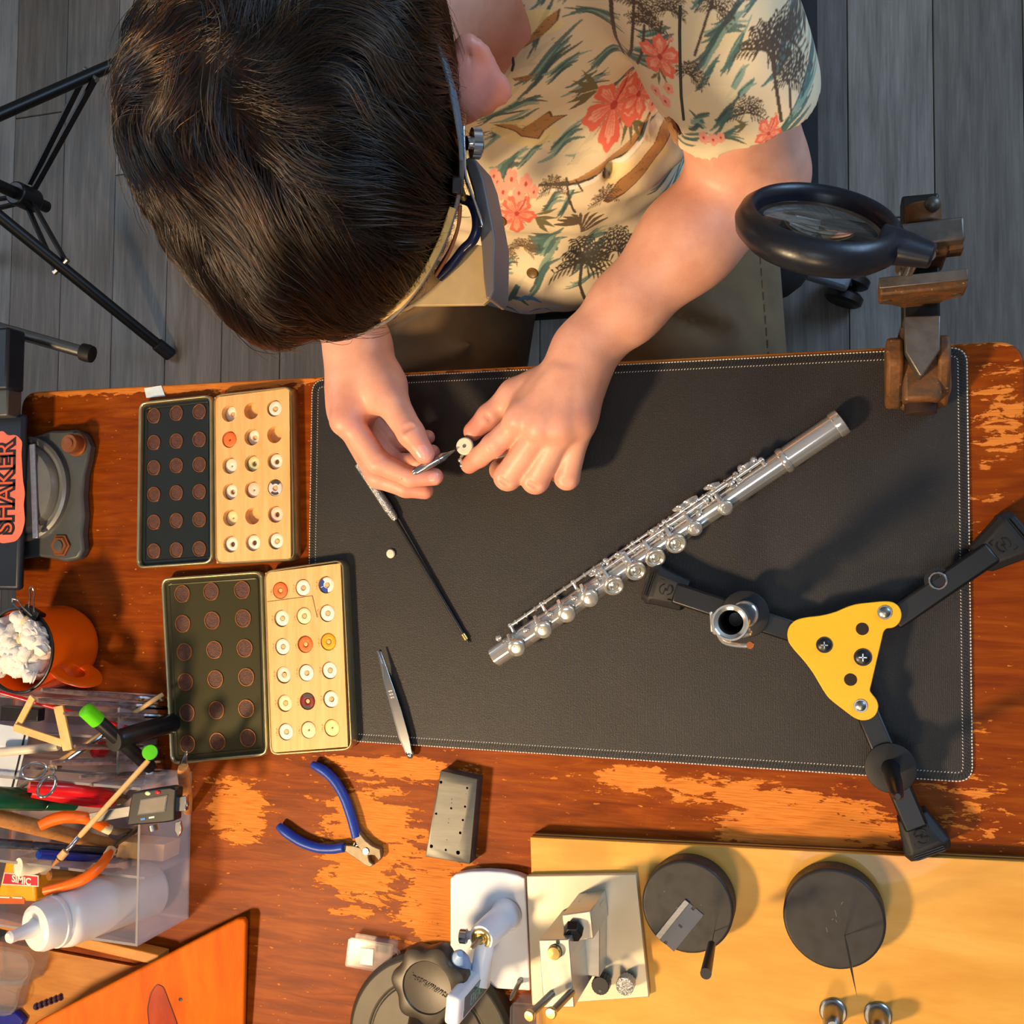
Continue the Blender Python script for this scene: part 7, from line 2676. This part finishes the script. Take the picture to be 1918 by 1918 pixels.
def island_(pts):
    ppoly(pts, TAND)
    c = np.mean(pts, axis=0)
    ppoly([tuple(c + (np.array(p) - c) * 0.90) for p in pts], TAN)
    for _ in range(14):
        a, b = r4.random(), r4.choice(pts)
        p = c + (np.array(b) - c) * a * 0.8
        stroke([p, p + np.array([r4.uniform(4, 9), r4.uniform(-3, 3)])], 2.0, TAND)


def leaves(cx, cy, L, angs, col=OLV):
    for a in angs:
        tip = (cx + cos(a) * L, cy + sin(a) * L)
        m1 = (cx + cos(a - 0.2) * L * 0.5, cy + sin(a - 0.2) * L * 0.5)
        m2 = (cx + cos(a + 0.2) * L * 0.5, cy + sin(a + 0.2) * L * 0.5)
        ppoly([(cx, cy), m1, tip, m2], col)


# backdrop of the print over the whole cloth, then the motifs that show
for _ in range(26):
    x, y = r4.uniform(880, 1520), r4.uniform(-60, 560)
    wave(x, y, x + r4.uniform(70, 130), y - r4.uniform(10, 60), r4.uniform(18, 34), 9, 9)
for _ in range(110):
    x, y = r4.uniform(560, 1700), r4.uniform(-160, 700)
    wave_(x, y, x + r4.uniform(40, 100), y - r4.uniform(5, 40), r4.uniform(8, 18), 6, 5)
BLUE, BLUEL, BLUED = lin((84, 146, 190)), lin((196, 214, 222)), lin((30, 44, 58))
for x, y, w, h in ((1000, 130, 120, 110), (1080, 230, 150, 80), (1130, 300, 150, 60), (1200, 420, 90, 80), (1340, 200, 120, 60), (1060, 350, 130, 60), (1000, 520, 80, 40)):
    ppoly([(x + w * 0.5 * cos(b) * (1 + 0.2 * sin(3 * b)), y + h * 0.5 * sin(b)) for b in np.linspace(0, 6.1, 20)], lin((230, 212, 172)), 0.85)
for x0, y0, x1, y1, w in ((955, 170, 1095, 70, 34), (1000, 140, 1110, 112, 24), (1085, 120, 1200, 70, 26), (935, 190, 1030, 198, 20), (915, 250, 950, 245, 14), (1010, 272, 1110, 250, 24), (960, 300, 1040, 268, 16), (1290, 120, 1400, 30, 26),
                          (1300, 160, 1350, 128, 20), (1340, 135, 1410, 70, 22), (1290, 225, 1330, 232, 26), (1330, 240, 1390, 200, 24), (985, 440, 1060, 462, 40), (1000, 470, 1060, 440, 30), (1085, 450, 1140, 430, 24), (985, 540, 1050, 478, 26), (1010, 390, 1060, 370, 20),
                          (1040, 400, 1085, 360, 16), (990, 90, 1040, 10, 24), (940, 60, 990, 20, 16), (1290, 10, 1330, 0, 20), (1100, 480, 1130, 470, 14)):
    wave(x0, y0, x1, y1, w)
for x, y, w, h in ((985, 245, 120, 50), (1000, 45, 110, 50), (1190, 320, 120, 36)):
    ppoly([(x + w * 0.5 * cos(b) * (1 + 0.15 * sin(4 * b)), y + h * 0.5 * sin(b)) for b in np.linspace(0, 6.1, 22)], YEL, 0.75)
ppoly([(890, 552), (960, 560), (1030, 585), (1058, 618), (1040, 640), (960, 640), (896, 615)], BLUEL, 0.9)
for k in range(16):
    x, y = r4.uniform(890, 1030), r4.uniform(560, 632)
    stroke([(x, y), (x + 14, y - 5), (x + 30, y - 4), (x + 44, y + 6)], r4.uniform(4, 10), r4.choice((BLUE, BLUE, TEAL, BLUEL)), 0.95)
island([(922, 228), (955, 232), (975, 242), (1000, 228), (1030, 214), (1035, 226), (1064, 228), (1040, 238), (1020, 246), (1010, 258), (975, 256), (965, 248), (940, 238)])
island([(938, 80), (985, 72), (1000, 60), (1020, 40), (1050, 24), (1046, 44), (1030, 58), (1010, 72), (980, 84), (945, 88)])
island([(1130, 345), (1160, 322), (1200, 305), (1250, 275), (1262, 290), (1240, 312), (1210, 330), (1170, 350), (1140, 352)])
island([(1244, 225), (1268, 218), (1272, 262), (1250, 268)])
island([(960, 145), (1010, 140), (985, 152), (965, 150)])
stroke([(1010, 318), (1060, 322), (1110, 318), (1160, 305), (1200, 285), (1225, 255)], 9, lin((40, 48, 46)), 1, True)  # dark pocket opening with its fold shadow, painted into the print
stroke([(1010, 326), (1060, 330), (1110, 326), (1165, 313), (1205, 294), (1235, 262)], 7, lin((240, 232, 214)), 1, True)
stroke([(1068, 312), (1120, 305), (1180, 285), (1215, 262)], 12, TAN, 0.9)
for tr_, w in (([(1144, -30), (1146, 20), (1152, 80), (1166, 146)], 9), ([(1188, -20), (1186, 40), (1182, 100), (1172, 142)], 6), ([(1207, 45), (1203, 95), (1192, 135)], 5), ([(1240, 40), (1232, 70)], 4),
               ([(1060, 340), (1066, 372), (1078, 400)], 4), ([(1078, 338), (1092, 358)], 3), ([(1446, 100), (1452, 150), (1464, 205)], 6), ([(1340, 0), (1322, 40), (1302, 90)], 5), ([(1478, 165), (1482, 205)], 4)):
    stroke(tr_, w, BRN, 1, False)
palm(1190, 8, 34, -2.9, 0.0)
palm(1208, 44, 34, -3.0, 0.1, 9)
palm(1252, 20, 34, -3.1, 0.0, 8)
palm(1340, 18, 32, -2.6, 0.6, 7)
palm(1430, 95, 52, -2.6, 0.5, 9)
palm(1470, 70, 40, -2.4, 0.7, 7)
palm(1478, 150, 32, -2.6, 0.4, 7)
palm(1400, 212, 30, -2.9, 0.2, 7)
palm(1290, 140, 30, -2.8, 0.4, 7)
for k in range(9):
    a = -2.9 + k * 0.33
    stroke([(1088, 425), (1088 + cos(a) * 30, 425 + sin(a) * 22), (1088 + cos(a) * 52, 425 + sin(a) * 30)], 7, lin((88, 68, 42)))
palm(1036, 352, 24, -3.0, 0.0, 6, lin((96, 72, 44)))
palm(1132, 372, 28, -3.1, 0.1, 6, lin((96, 72, 44)))
palm(942, 470, 24, -2.8, 0.3, 7, lin((104, 76, 40)))
palm(978, 462, 26, -2.8, 0.3, 8, lin((104, 76, 40)))
palm(1090, 492, 50, -3.0, 0.2, 9, lin((46, 38, 28)))
palm(1150, 470, 40, -3.0, 0.2, 8, lin((46, 38, 28)))
stroke([(1090, 492), (1086, 530), (1096, 560)], 6, lin((46, 38, 28)), 1, False)
leaves(1122, 178, 62, (-2.5, -2.85, 3.05, 2.8, -2.1))
leaves(1180, 222, 40, (0.5, 1.0, 1.5, 2.0))
leaves(1000, 405, 46, (-0.3, 0.1, 0.5, 0.9))
leaves(1235, 130, 30, (1.0, 1.6, 2.2))
leaves(1400, 235, 26, (2.6, -2.7, 3.1), OLV)
hibiscus(1150, 196, 58, 0.5)
hibiscus(1196, 176, 34, 0.2)
hibiscus(1236, 106, 38, 0.9)
hibiscus(968, 400, 36, 0.3)
hibiscus(926, 408, 26, 0.8)
hibiscus(1440, 250, 24, 0.3)
for bx__, by__, br__ in ((1228, 170, 10), (1252, 166, 10), (1246, 190, 11), (1222, 194, 9), (930, 340, 12), (958, 336, 13), (985, 345, 12), (942, 360, 12), (972, 362, 12), (925, 330, 10), (1318, 258, 9), (1336, 262, 9), (1350, 258, 8), (1000, 360, 9)):
    blossom(bx__, by__, br__)

# sample the canvas, bluish strokes near the hem included, onto the shirt vertices
uvs = cloth_uv(VS2)
ix = np.clip((uvs[:, 0] - CU0) / RES, 0, CW - 1.01)
iy = np.clip((uvs[:, 1] - CV0) / RES, 0, CH - 1.01)
x0_, y0_ = ix.astype(int), iy.astype(int)
fx_, fy_ = (ix - x0_)[:, None], (iy - y0_)[:, None]
colv = (canvas[y0_, x0_] * (1 - fx_) * (1 - fy_) + canvas[y0_, x0_ + 1] * fx_ * (1 - fy_) + canvas[y0_ + 1, x0_] * (1 - fx_) * fy_ + canvas[y0_ + 1, x0_ + 1] * fx_ * fy_)


if len(shirt.data.vertices) == len(colv):
    paint(shirt, 'print', colv)
else:
    print('WARN shirt vertex count', len(shirt.data.vertices), len(colv))
m_button = M('brown_horn_button', (112, 84, 40), 0.4, 0.0, 0.2, 200)
for px, py in ((938, 413), (997, 511)):
    p, n_b = bvh_hit(shirt, px, py)
    if p is None:
        continue
    MB().lathe([(0.0056, -0.001), (0.0056, 0.0012), (0.0048, 0.0018), (0.0040, 0.0013), (0.0001, 0.0013)], p, n_b, 24).build('button', m_button, shirt)
# placket and pocket edges as raised seams along the cloth
for pts in ([(955, 60), (962, 120), (958, 135)], [(1274, 10), (1273, 60), (1274, 120), (1276, 180), (1282, 235)]):
    ln = []
    for i in range(len(pts) - 1):
        for t in np.linspace(0, 1, 6)[:-1]:
            p, n_b = bvh_hit(shirt, pts[i][0] + (pts[i + 1][0] - pts[i][0]) * t, pts[i][1] + (pts[i + 1][1] - pts[i][1]) * t)
            if p is not None:
                ln.append(p + n_b * 0.0002)
    if len(ln) > 2:
        MB().tube(ln, 0.0011, 6).build('seam', M('dark_seam_cloth', (58, 66, 62), 0.8), shirt)

# ---- hair: a dark cap with combed strands
OUT = [(300, -60), (262, 10), (240, 60), (228, 130), (226, 210), (236, 285), (262, 355), (300, 425), (345, 492), (398, 556), (438, 602), (478, 636), (520, 648), (580, 634), (640, 626), (690, 606), (738, 578), (788, 528), (818, 468), (842, 400),
       (856, 340), (858, 260), (850, 180), (838, 100), (826, 20), (800, -60), (740, -110), (650, -140), (540, -150), (430, -135), (350, -105)]
E1 = np.array([1.0, 0, 0])
E1 = unit(E1 - HU * (E1 @ HU))
E2 = np.cross(HU, E1)
oa, orr = [], []
for q in OUT:
    r = ray(*q)
    t = ((HC - CAMP) @ HU) / (r @ HU)
    d = CAMP + r * t - HC
    oa.append(math.atan2(d @ E2, d @ E1))
    orr.append(np.linalg.norm(d))
od = np.argsort(oa)
oa, orr = np.array(oa)[od], np.array(orr)[od]


def rad(th):
    return np.interp(th, oa, orr, period=2 * pi)


HZ = 0.118


def dome(q, lift=0.0):
    rho = np.linalg.norm(q, axis=-1) + 1e-9
    th = np.arctan2(q[..., 1], q[..., 0])
    ph = rho * pi / 2
    rr = rad(th) * 0.962
    s, c = np.sin(ph), np.cos(ph)
    low = np.where(c < 0, 0.62, 1.0)
    R1 = (rr * s + lift * s)
    return HC + R1[..., None] * (np.cos(th)[..., None] * E1 + np.sin(th)[..., None] * E2) + ((HZ * c * low + lift * c)[..., None]) * HU


nA, nB = 128, 44
vs = [HC + HU * HZ]
for j in range(1, nB + 1):
    rho = 1.30 * j / nB
    th = np.arange(nA) * 2 * pi / nA
    vs.append(None)
    vs[-1] = dome(np.stack([rho * np.cos(th), rho * np.sin(th)], 1), -0.006 + 0.0022 * np.sin(th * 9 + 5 * np.sin(rho * 6)) * min(1, rho * 2))
Vh = np.concatenate([vs[0][None]] + vs[1:])
Qh = []
for j in range(nB - 1):
    a = 1 + j * nA
    i = np.arange(nA)
    k = (i + 1) % nA
    Qh.append(np.stack([a + i, a + k, a + nA + k, a + nA + i], 1))
Qh = np.concatenate(Qh)
Qt = np.stack([np.zeros(nA, int), 1 + np.arange(nA), 1 + (np.arange(nA) + 1) % nA], 1)
m_cap = M('dark_hair_base', (22, 15, 12), 0.55, 0.0, 0.3, 220, 0.4, 300, 0.001, stretch=(1, 1, 1))
hair = raw('hair', Vh + VZ, np.concatenate([Qh[:, ::-1], np.stack([Qt[:, 0], Qt[:, 2], Qt[:, 1], Qt[:, 1]], 1)[:0]]) if False else Qh, m_cap, person)


def to_q(px, py):
    r = ray(px, py)
    t = ((HC - CAMP) @ HU) / (r @ HU)
    d = CAMP + r * t - HC
    th = math.atan2(d @ E2, d @ E1)
    x = min(0.999, np.linalg.norm(d) / (rad(th) * 0.98))
    rho = math.asin(x) / (pi / 2)
    return np.array([rho * cos(th), rho * sin(th)])


qw = to_q(420, 95)
FWD = to_q(700, 480) - qw
FWD /= np.linalg.norm(FWD)


def flow(q, ph):
    d = q - qw
    L = np.linalg.norm(d, axis=1, keepdims=True) + 1e-6
    d = d / L
    sw = 0.55 * np.exp(-L[:, 0] * 1.8) + 0.10
    # combed across and forward, in waves that neighbours share
    w = 0.80 * np.sin(q[:, 0] * 5.8 + q[:, 1] * 9.5 + 2.2 * np.sin(q[:, 0] * 3.1 - q[:, 1] * 2.0) + ph * 0.5)
    a = sw + w
    c, s = np.cos(a), np.sin(a)
    v = np.stack([d[:, 0] * c - d[:, 1] * s, d[:, 0] * s + d[:, 1] * c], 1)
    side = np.array([0.93, -0.10])
    mixw = np.clip(L * 0.9, 0, 0.55)
    v = v * (1 - mixw) + (0.55 * side + 0.45 * FWD) * mixw
    return v / (np.linalg.norm(v, axis=1, keepdims=True) + 1e-9)


NG, NP = 1500, 12
hr = np.random.default_rng(21)
rho = 1.22 * np.sqrt(hr.random(NG))
th = hr.random(NG) * 2 * pi
gq = np.stack([rho * np.cos(th), rho * np.sin(th)], 1)
gph = hr.normal(size=NG)
glen = 0.050 * (0.7 + 0.6 * hr.random(NG))
paths = [gq]
cur = gq.copy()
for i in range(NP - 1):
    cur = cur + flow(cur, gph) * glen[:, None]
    paths.append(cur.copy())
paths = np.stack(paths, 1)                                   # NG, NP, 2
NC = 22
N = NG * NC
gi = np.repeat(np.arange(NG), NC)
t = np.linspace(0, 1, NP)
off = hr.normal(size=(N, 2)) * 0.034
spread = (1.0 - 0.62 * t)[None, :, None]
wob = (hr.normal(size=(N, 1, 2)) * 0.010) * (t ** 2)[None, :, None] * np.where(hr.random((N, 1, 1)) < 0.06, 4.0, 1.0)
cut = (0.55 + 0.45 * hr.random(N))[:, None]
tt = t[None, :] * cut * (NP - 1)
i0 = np.clip(tt.astype(int), 0, NP - 2)
fr_ = (tt - i0)[..., None]
base_p = paths[gi[:, None], i0] * (1 - fr_) + paths[gi[:, None], i0 + 1] * fr_
cq_ = base_p + off[:, None, :] * spread + wob
glift = 0.0035 + 0.0060 * hr.random(NG)
lift = glift[gi][:, None] * np.sin(np.pi * np.clip(t * 0.72 + 0.06, 0, 1))[None, :] + 0.0028 * hr.random((N, 1)) + np.where(hr.random((N, 1)) < 0.012, 0.010, 0.0) * (t ** 1.5)[None, :] - 0.004
P3 = dome(cq_, lift)
keep = (np.linalg.norm(cq_, axis=2).max(1) < 1.42)
P3 = P3[keep]
cv = bpy.data.hair_curves.new('hair_strands')
cv.add_curves([NP] * len(P3))
o_h = np.array(ORG[person.name])
cv.attributes['position'].data.foreach_set('vector', (P3 + VZ - o_h).astype(np.float32).ravel())
ra_ = cv.attributes.get('radius') or cv.attributes.new('radius', 'FLOAT', 'POINT')
rr_ = np.tile((0.00016 * (1 - 0.65 * t ** 2)).astype(np.float32), len(P3))
ra_.data.foreach_set('value', rr_)
k = NT('dark_brown_hair')
hb = k.n('ShaderNodeBsdfHairPrincipled')
hb.parametrization = 'MELANIN'
hb.inputs['Melanin'].default_value = 0.94
hb.inputs['Melanin Redness'].default_value = 0.62
hb.inputs['Roughness'].default_value = 0.20
hb.inputs['Radial Roughness'].default_value = 0.45
hb.inputs['Random Color'].default_value = 0.6
hb.inputs['Random Roughness'].default_value = 0.2
k.l(hb.outputs[0], k.out.inputs['Surface'])
cv.materials.append(k.m)
strands = bpy.data.objects.new('hair_strands', cv)
COL.objects.link(strands)
strands.parent = hair
strands['kind'] = 'stuff'
ORG[strands.name] = ORG[person.name]
SC.cycles_curves.shape = 'RIBBONS'

# ------------------------------------------------------------------ head magnifier worn by the person
m_band = M('blue_grey_webbing', (92, 108, 122), 0.7, 0.0, 0.12, 300, 0.3, 800)
m_foam = M('tan_leather_pad', (196, 160, 92), 0.6, 0.0, 0.1, 90, 0.2, 500)
m_taupe = M('taupe_plastic', (96, 88, 84), 0.42, 0.0, 0.05, 60, 0.05, 800)
m_tanp = M('tan_grey_plastic', (172, 148, 106), 0.42, 0.0, 0.06, 120, 0.08, 800)
m_navyl = M('navy_gloss_plastic', (16, 22, 48), 0.2)
hm = thing('head_magnifier', P(870, 420, 0.32), 'magnifying headband with a visor hood and knurled side knob worn on the person\'s head', 'head magnifier')


def ribbon(path, w, t, upv, mat_, name, parent=hm, bevel=0.0006):
    pts = smoothpath([Vector(p) for p in path], 6)
    m = MB()
    vs, fs_ = [], []
    n = len(pts)
    for i, p in enumerate(pts):
        d = (pts[min(i + 1, n - 1)] - pts[max(i - 1, 0)]).normalized()
        u = (Vector(upv) - d * Vector(upv).dot(d)).normalized()
        o = d.cross(u)
        for a, b in ((-1, -1), (1, -1), (1, 1), (-1, 1)):
            vs.append(p + u * (w / 2 * a) + o * (t / 2 * b))
    for i in range(n - 1):
        for k_ in range(4):
            q_ = (k_ + 1) % 4
            fs_.append((i * 4 + k_, i * 4 + q_, (i + 1) * 4 + q_, (i + 1) * 4 + k_))
    fs_ += [(3, 2, 1, 0), tuple((n - 1) * 4 + k_ for k_ in range(4))]
    m.add(vs, fs_)
    return m.build(name, mat_, parent, bevel=bevel)


upb = tuple(unit(HU * 0.95 + HF * 0.1 - HL * 0.35))
ribbon([P(700, -190, 0.40), P(748, -90, 0.392), P(784, 0, 0.384), P(820, 80, 0.376), P(846, 165, 0.366), P(862, 250, 0.356), P(866, 300, 0.350)], 0.016, 0.0022, upb, m_band, 'strap')
ribbon([P(866, 285, 0.350), P(864, 340, 0.346), P(853, 390, 0.342), P(834, 446, 0.338), P(800, 510, 0.334), P(756, 568, 0.330), P(716, 600, 0.326), P(660, 622, 0.318)], 0.014, 0.0026, upb, m_taupe, 'brow_band')
ribbon([P(848, 388, 0.344), P(828, 446, 0.340), P(794, 510, 0.336), P(750, 566, 0.332), P(716, 592, 0.328)], 0.012, 0.0042, upb, m_foam, 'brow_pad')
ribbon([P(858, 335, 0.352), P(857, 365, 0.350)], 0.020, 0.0055, upb, m_black, 'strap_loop')
ribbon([P(862, 385, 0.336), P(858, 425, 0.332), P(842, 470, 0.328), P(815, 515, 0.325)], 0.010, 0.002, upb, M('brown_leather_tab', (140, 76, 30), 0.55), 'leather_tab')
hood = [(742, 588), (768, 571), (800, 547), (830, 520), (852, 492), (872, 470), (893, 458), (910, 462), (921, 476), (923, 545), (917, 560), (905, 570), (850, 571), (770, 572)]
hz = 0.318
hp3 = [P(x, y, hz) for x, y in hood]
MB().prism([V(p.x, p.y, 0) for p in hp3], TZ + hz - 0.004, TZ + hz).build('hood_top', m_tanp, hm, bevel=0.0012)
side = [(868, 300), (880, 292), (892, 300), (905, 335), (921, 415), (927, 450), (925, 545), (918, 560), (910, 560), (905, 520), (902, 470), (896, 420), (886, 360)]
sp3 = [P(x, y, hz + 0.004) for x, y in side]
MB().prism([V(p.x, p.y, 0) for p in sp3], TZ + hz - 0.026, TZ + hz + 0.004).build('hood_side', m_taupe, hm, bevel=0.0025, seg=3)
fr0 = P(830, 573, hz)
fr1 = P(768, 575, hz)
MB().hexa([P(905, 572, hz - 0.03), P(770, 574, hz - 0.03), P(770, 571, hz - 0.03), P(905, 569, hz - 0.03)], [P(905, 571, hz - 0.004), P(770, 573, hz - 0.004), P(770, 570, hz - 0.004), P(905, 568, hz - 0.004)]).build('hood_front', m_taupe, hm)
MB().tube(smoothpath([P(866, 372, 0.330), P(882, 380, 0.330), P(892, 402, 0.330), P(893, 430, 0.329), P(884, 452, 0.327), P(868, 468, 0.325), P(848, 494, 0.323), P(822, 520, 0.321)], 6), 0.0032, 12).build('lens_rim', m_navyl, hm)
ribbon([P(868, 240, 0.344), P(870, 290, 0.342), P(872, 330, 0.340), P(882, 362, 0.336), P(897, 405, 0.330), P(903, 428, 0.328)], 0.012, 0.0016, (0.35, -0.2, 0.9), m_chrome, 'bracket')
MB().cyl(P(874, 268, 0.342), P(884, 268, 0.340), 0.0042, n=20).build('pivot_stud', m_chrome, hm)
kc0, kc1 = P(883, 268, 0.340), P(900, 269, 0.337)
kd_ = (kc1 - kc0).normalized()
kf = frame(kd_)
n = 44
r0_ = [kc0 + kf.col[0] * (0.0092 * (1 if i % 2 else 0.95) * cos(2 * pi * i / n)) + kf.col[1] * (0.0092 * (1 if i % 2 else 0.95) * sin(2 * pi * i / n)) for i in range(n)]
MB().hexa(r0_, [p + kd_ * 0.0052 for p in r0_]).lathe([(0.0088, 0.0052), (0.0080, 0.0060), (0.0055, 0.0060), (0.005, 0.0054), (0.0001, 0.0054)], kc0, kd_, 32).build('side_knob', m_chrome, hm, ang=20)
MB().cyl(P(862, 352, 0.344), P(868, 372, 0.336), 0.0022, n=12).build('hinge_pin', m_brass, hm)

# ------------------------------------------------------------------ what the hands hold
bp = thing('small_screwdriver', P(815, 866, 0.060), 'short silver screwdriver held in the person\'s right hand', 'screwdriver')
a, b = P(779, 884, 0.0665), P(852, 843, 0.0625)
d = (b - a).normalized()
L = (b - a).length
MB().lathe([(0.0022, -0.004), (0.0034, -0.0015), (0.0038, 0.002), (0.0038, L * 0.70), (0.0034, L * 0.74), (0.0018, L * 0.84), (0.0014, L * 0.9), (0.0006, L)], a, d, 24).build('barrel', m_chrome, bp)
MB().lathe([(0.0040, L * 0.58), (0.0040, L * 0.62), (0.0037, L * 0.64)], a, d, 24).build('collar', m_steel, bp)
ky = thing('flute_key', P(871, 836, 0.050), 'round flute key with a cream pad held in the person\'s left hand', 'key')
kc = P(871, 836, 0.0560)
kn_ = (Vector((CAMP[0], CAMP[1], CAM_H + TZ)) - kc).normalized() * 0.9 + V(-0.25, 0.1, 0)
kn_.normalize()
MB().lathe([(0.0080, -0.0022), (0.0082, 0.0), (0.0080, 0.0006)], kc, kn_, 36).build('cup', m_cup, ky)
MB().lathe([(0.0076, 0.0004), (0.0076, 0.0018), (0.0068, 0.0024), (0.0016, 0.0022), (0.0012, 0.0014), (0.0001, 0.0014)], kc, kn_, 36).build('pad', m_padr, ky)
MB().ring(kc + kn_ * 0.0022, kn_, 0.0016, 0.0009, 0.0006, 18).build('centre_screw', m_chrome, ky)
MB().tube(smoothpath([kc - kn_ * 0.002 + V(-0.002, -0.006, 0), P(864, 858, 0.050), P(866, 874, 0.048)], 5), 0.0016, 10).build('key_arm', m_silver, ky)
MB().sph(P(862, 862, 0.0515), 0.0022, 14, 8).sph(P(865, 872, 0.0505), 0.0020, 14, 8).build('hinge_knobs', m_silver, ky)
MB().cyl(P(868, 870, 0.044), P(960, 850, 0.040), 0.0016, n=12).build('hinge_tube', m_silver, ky)
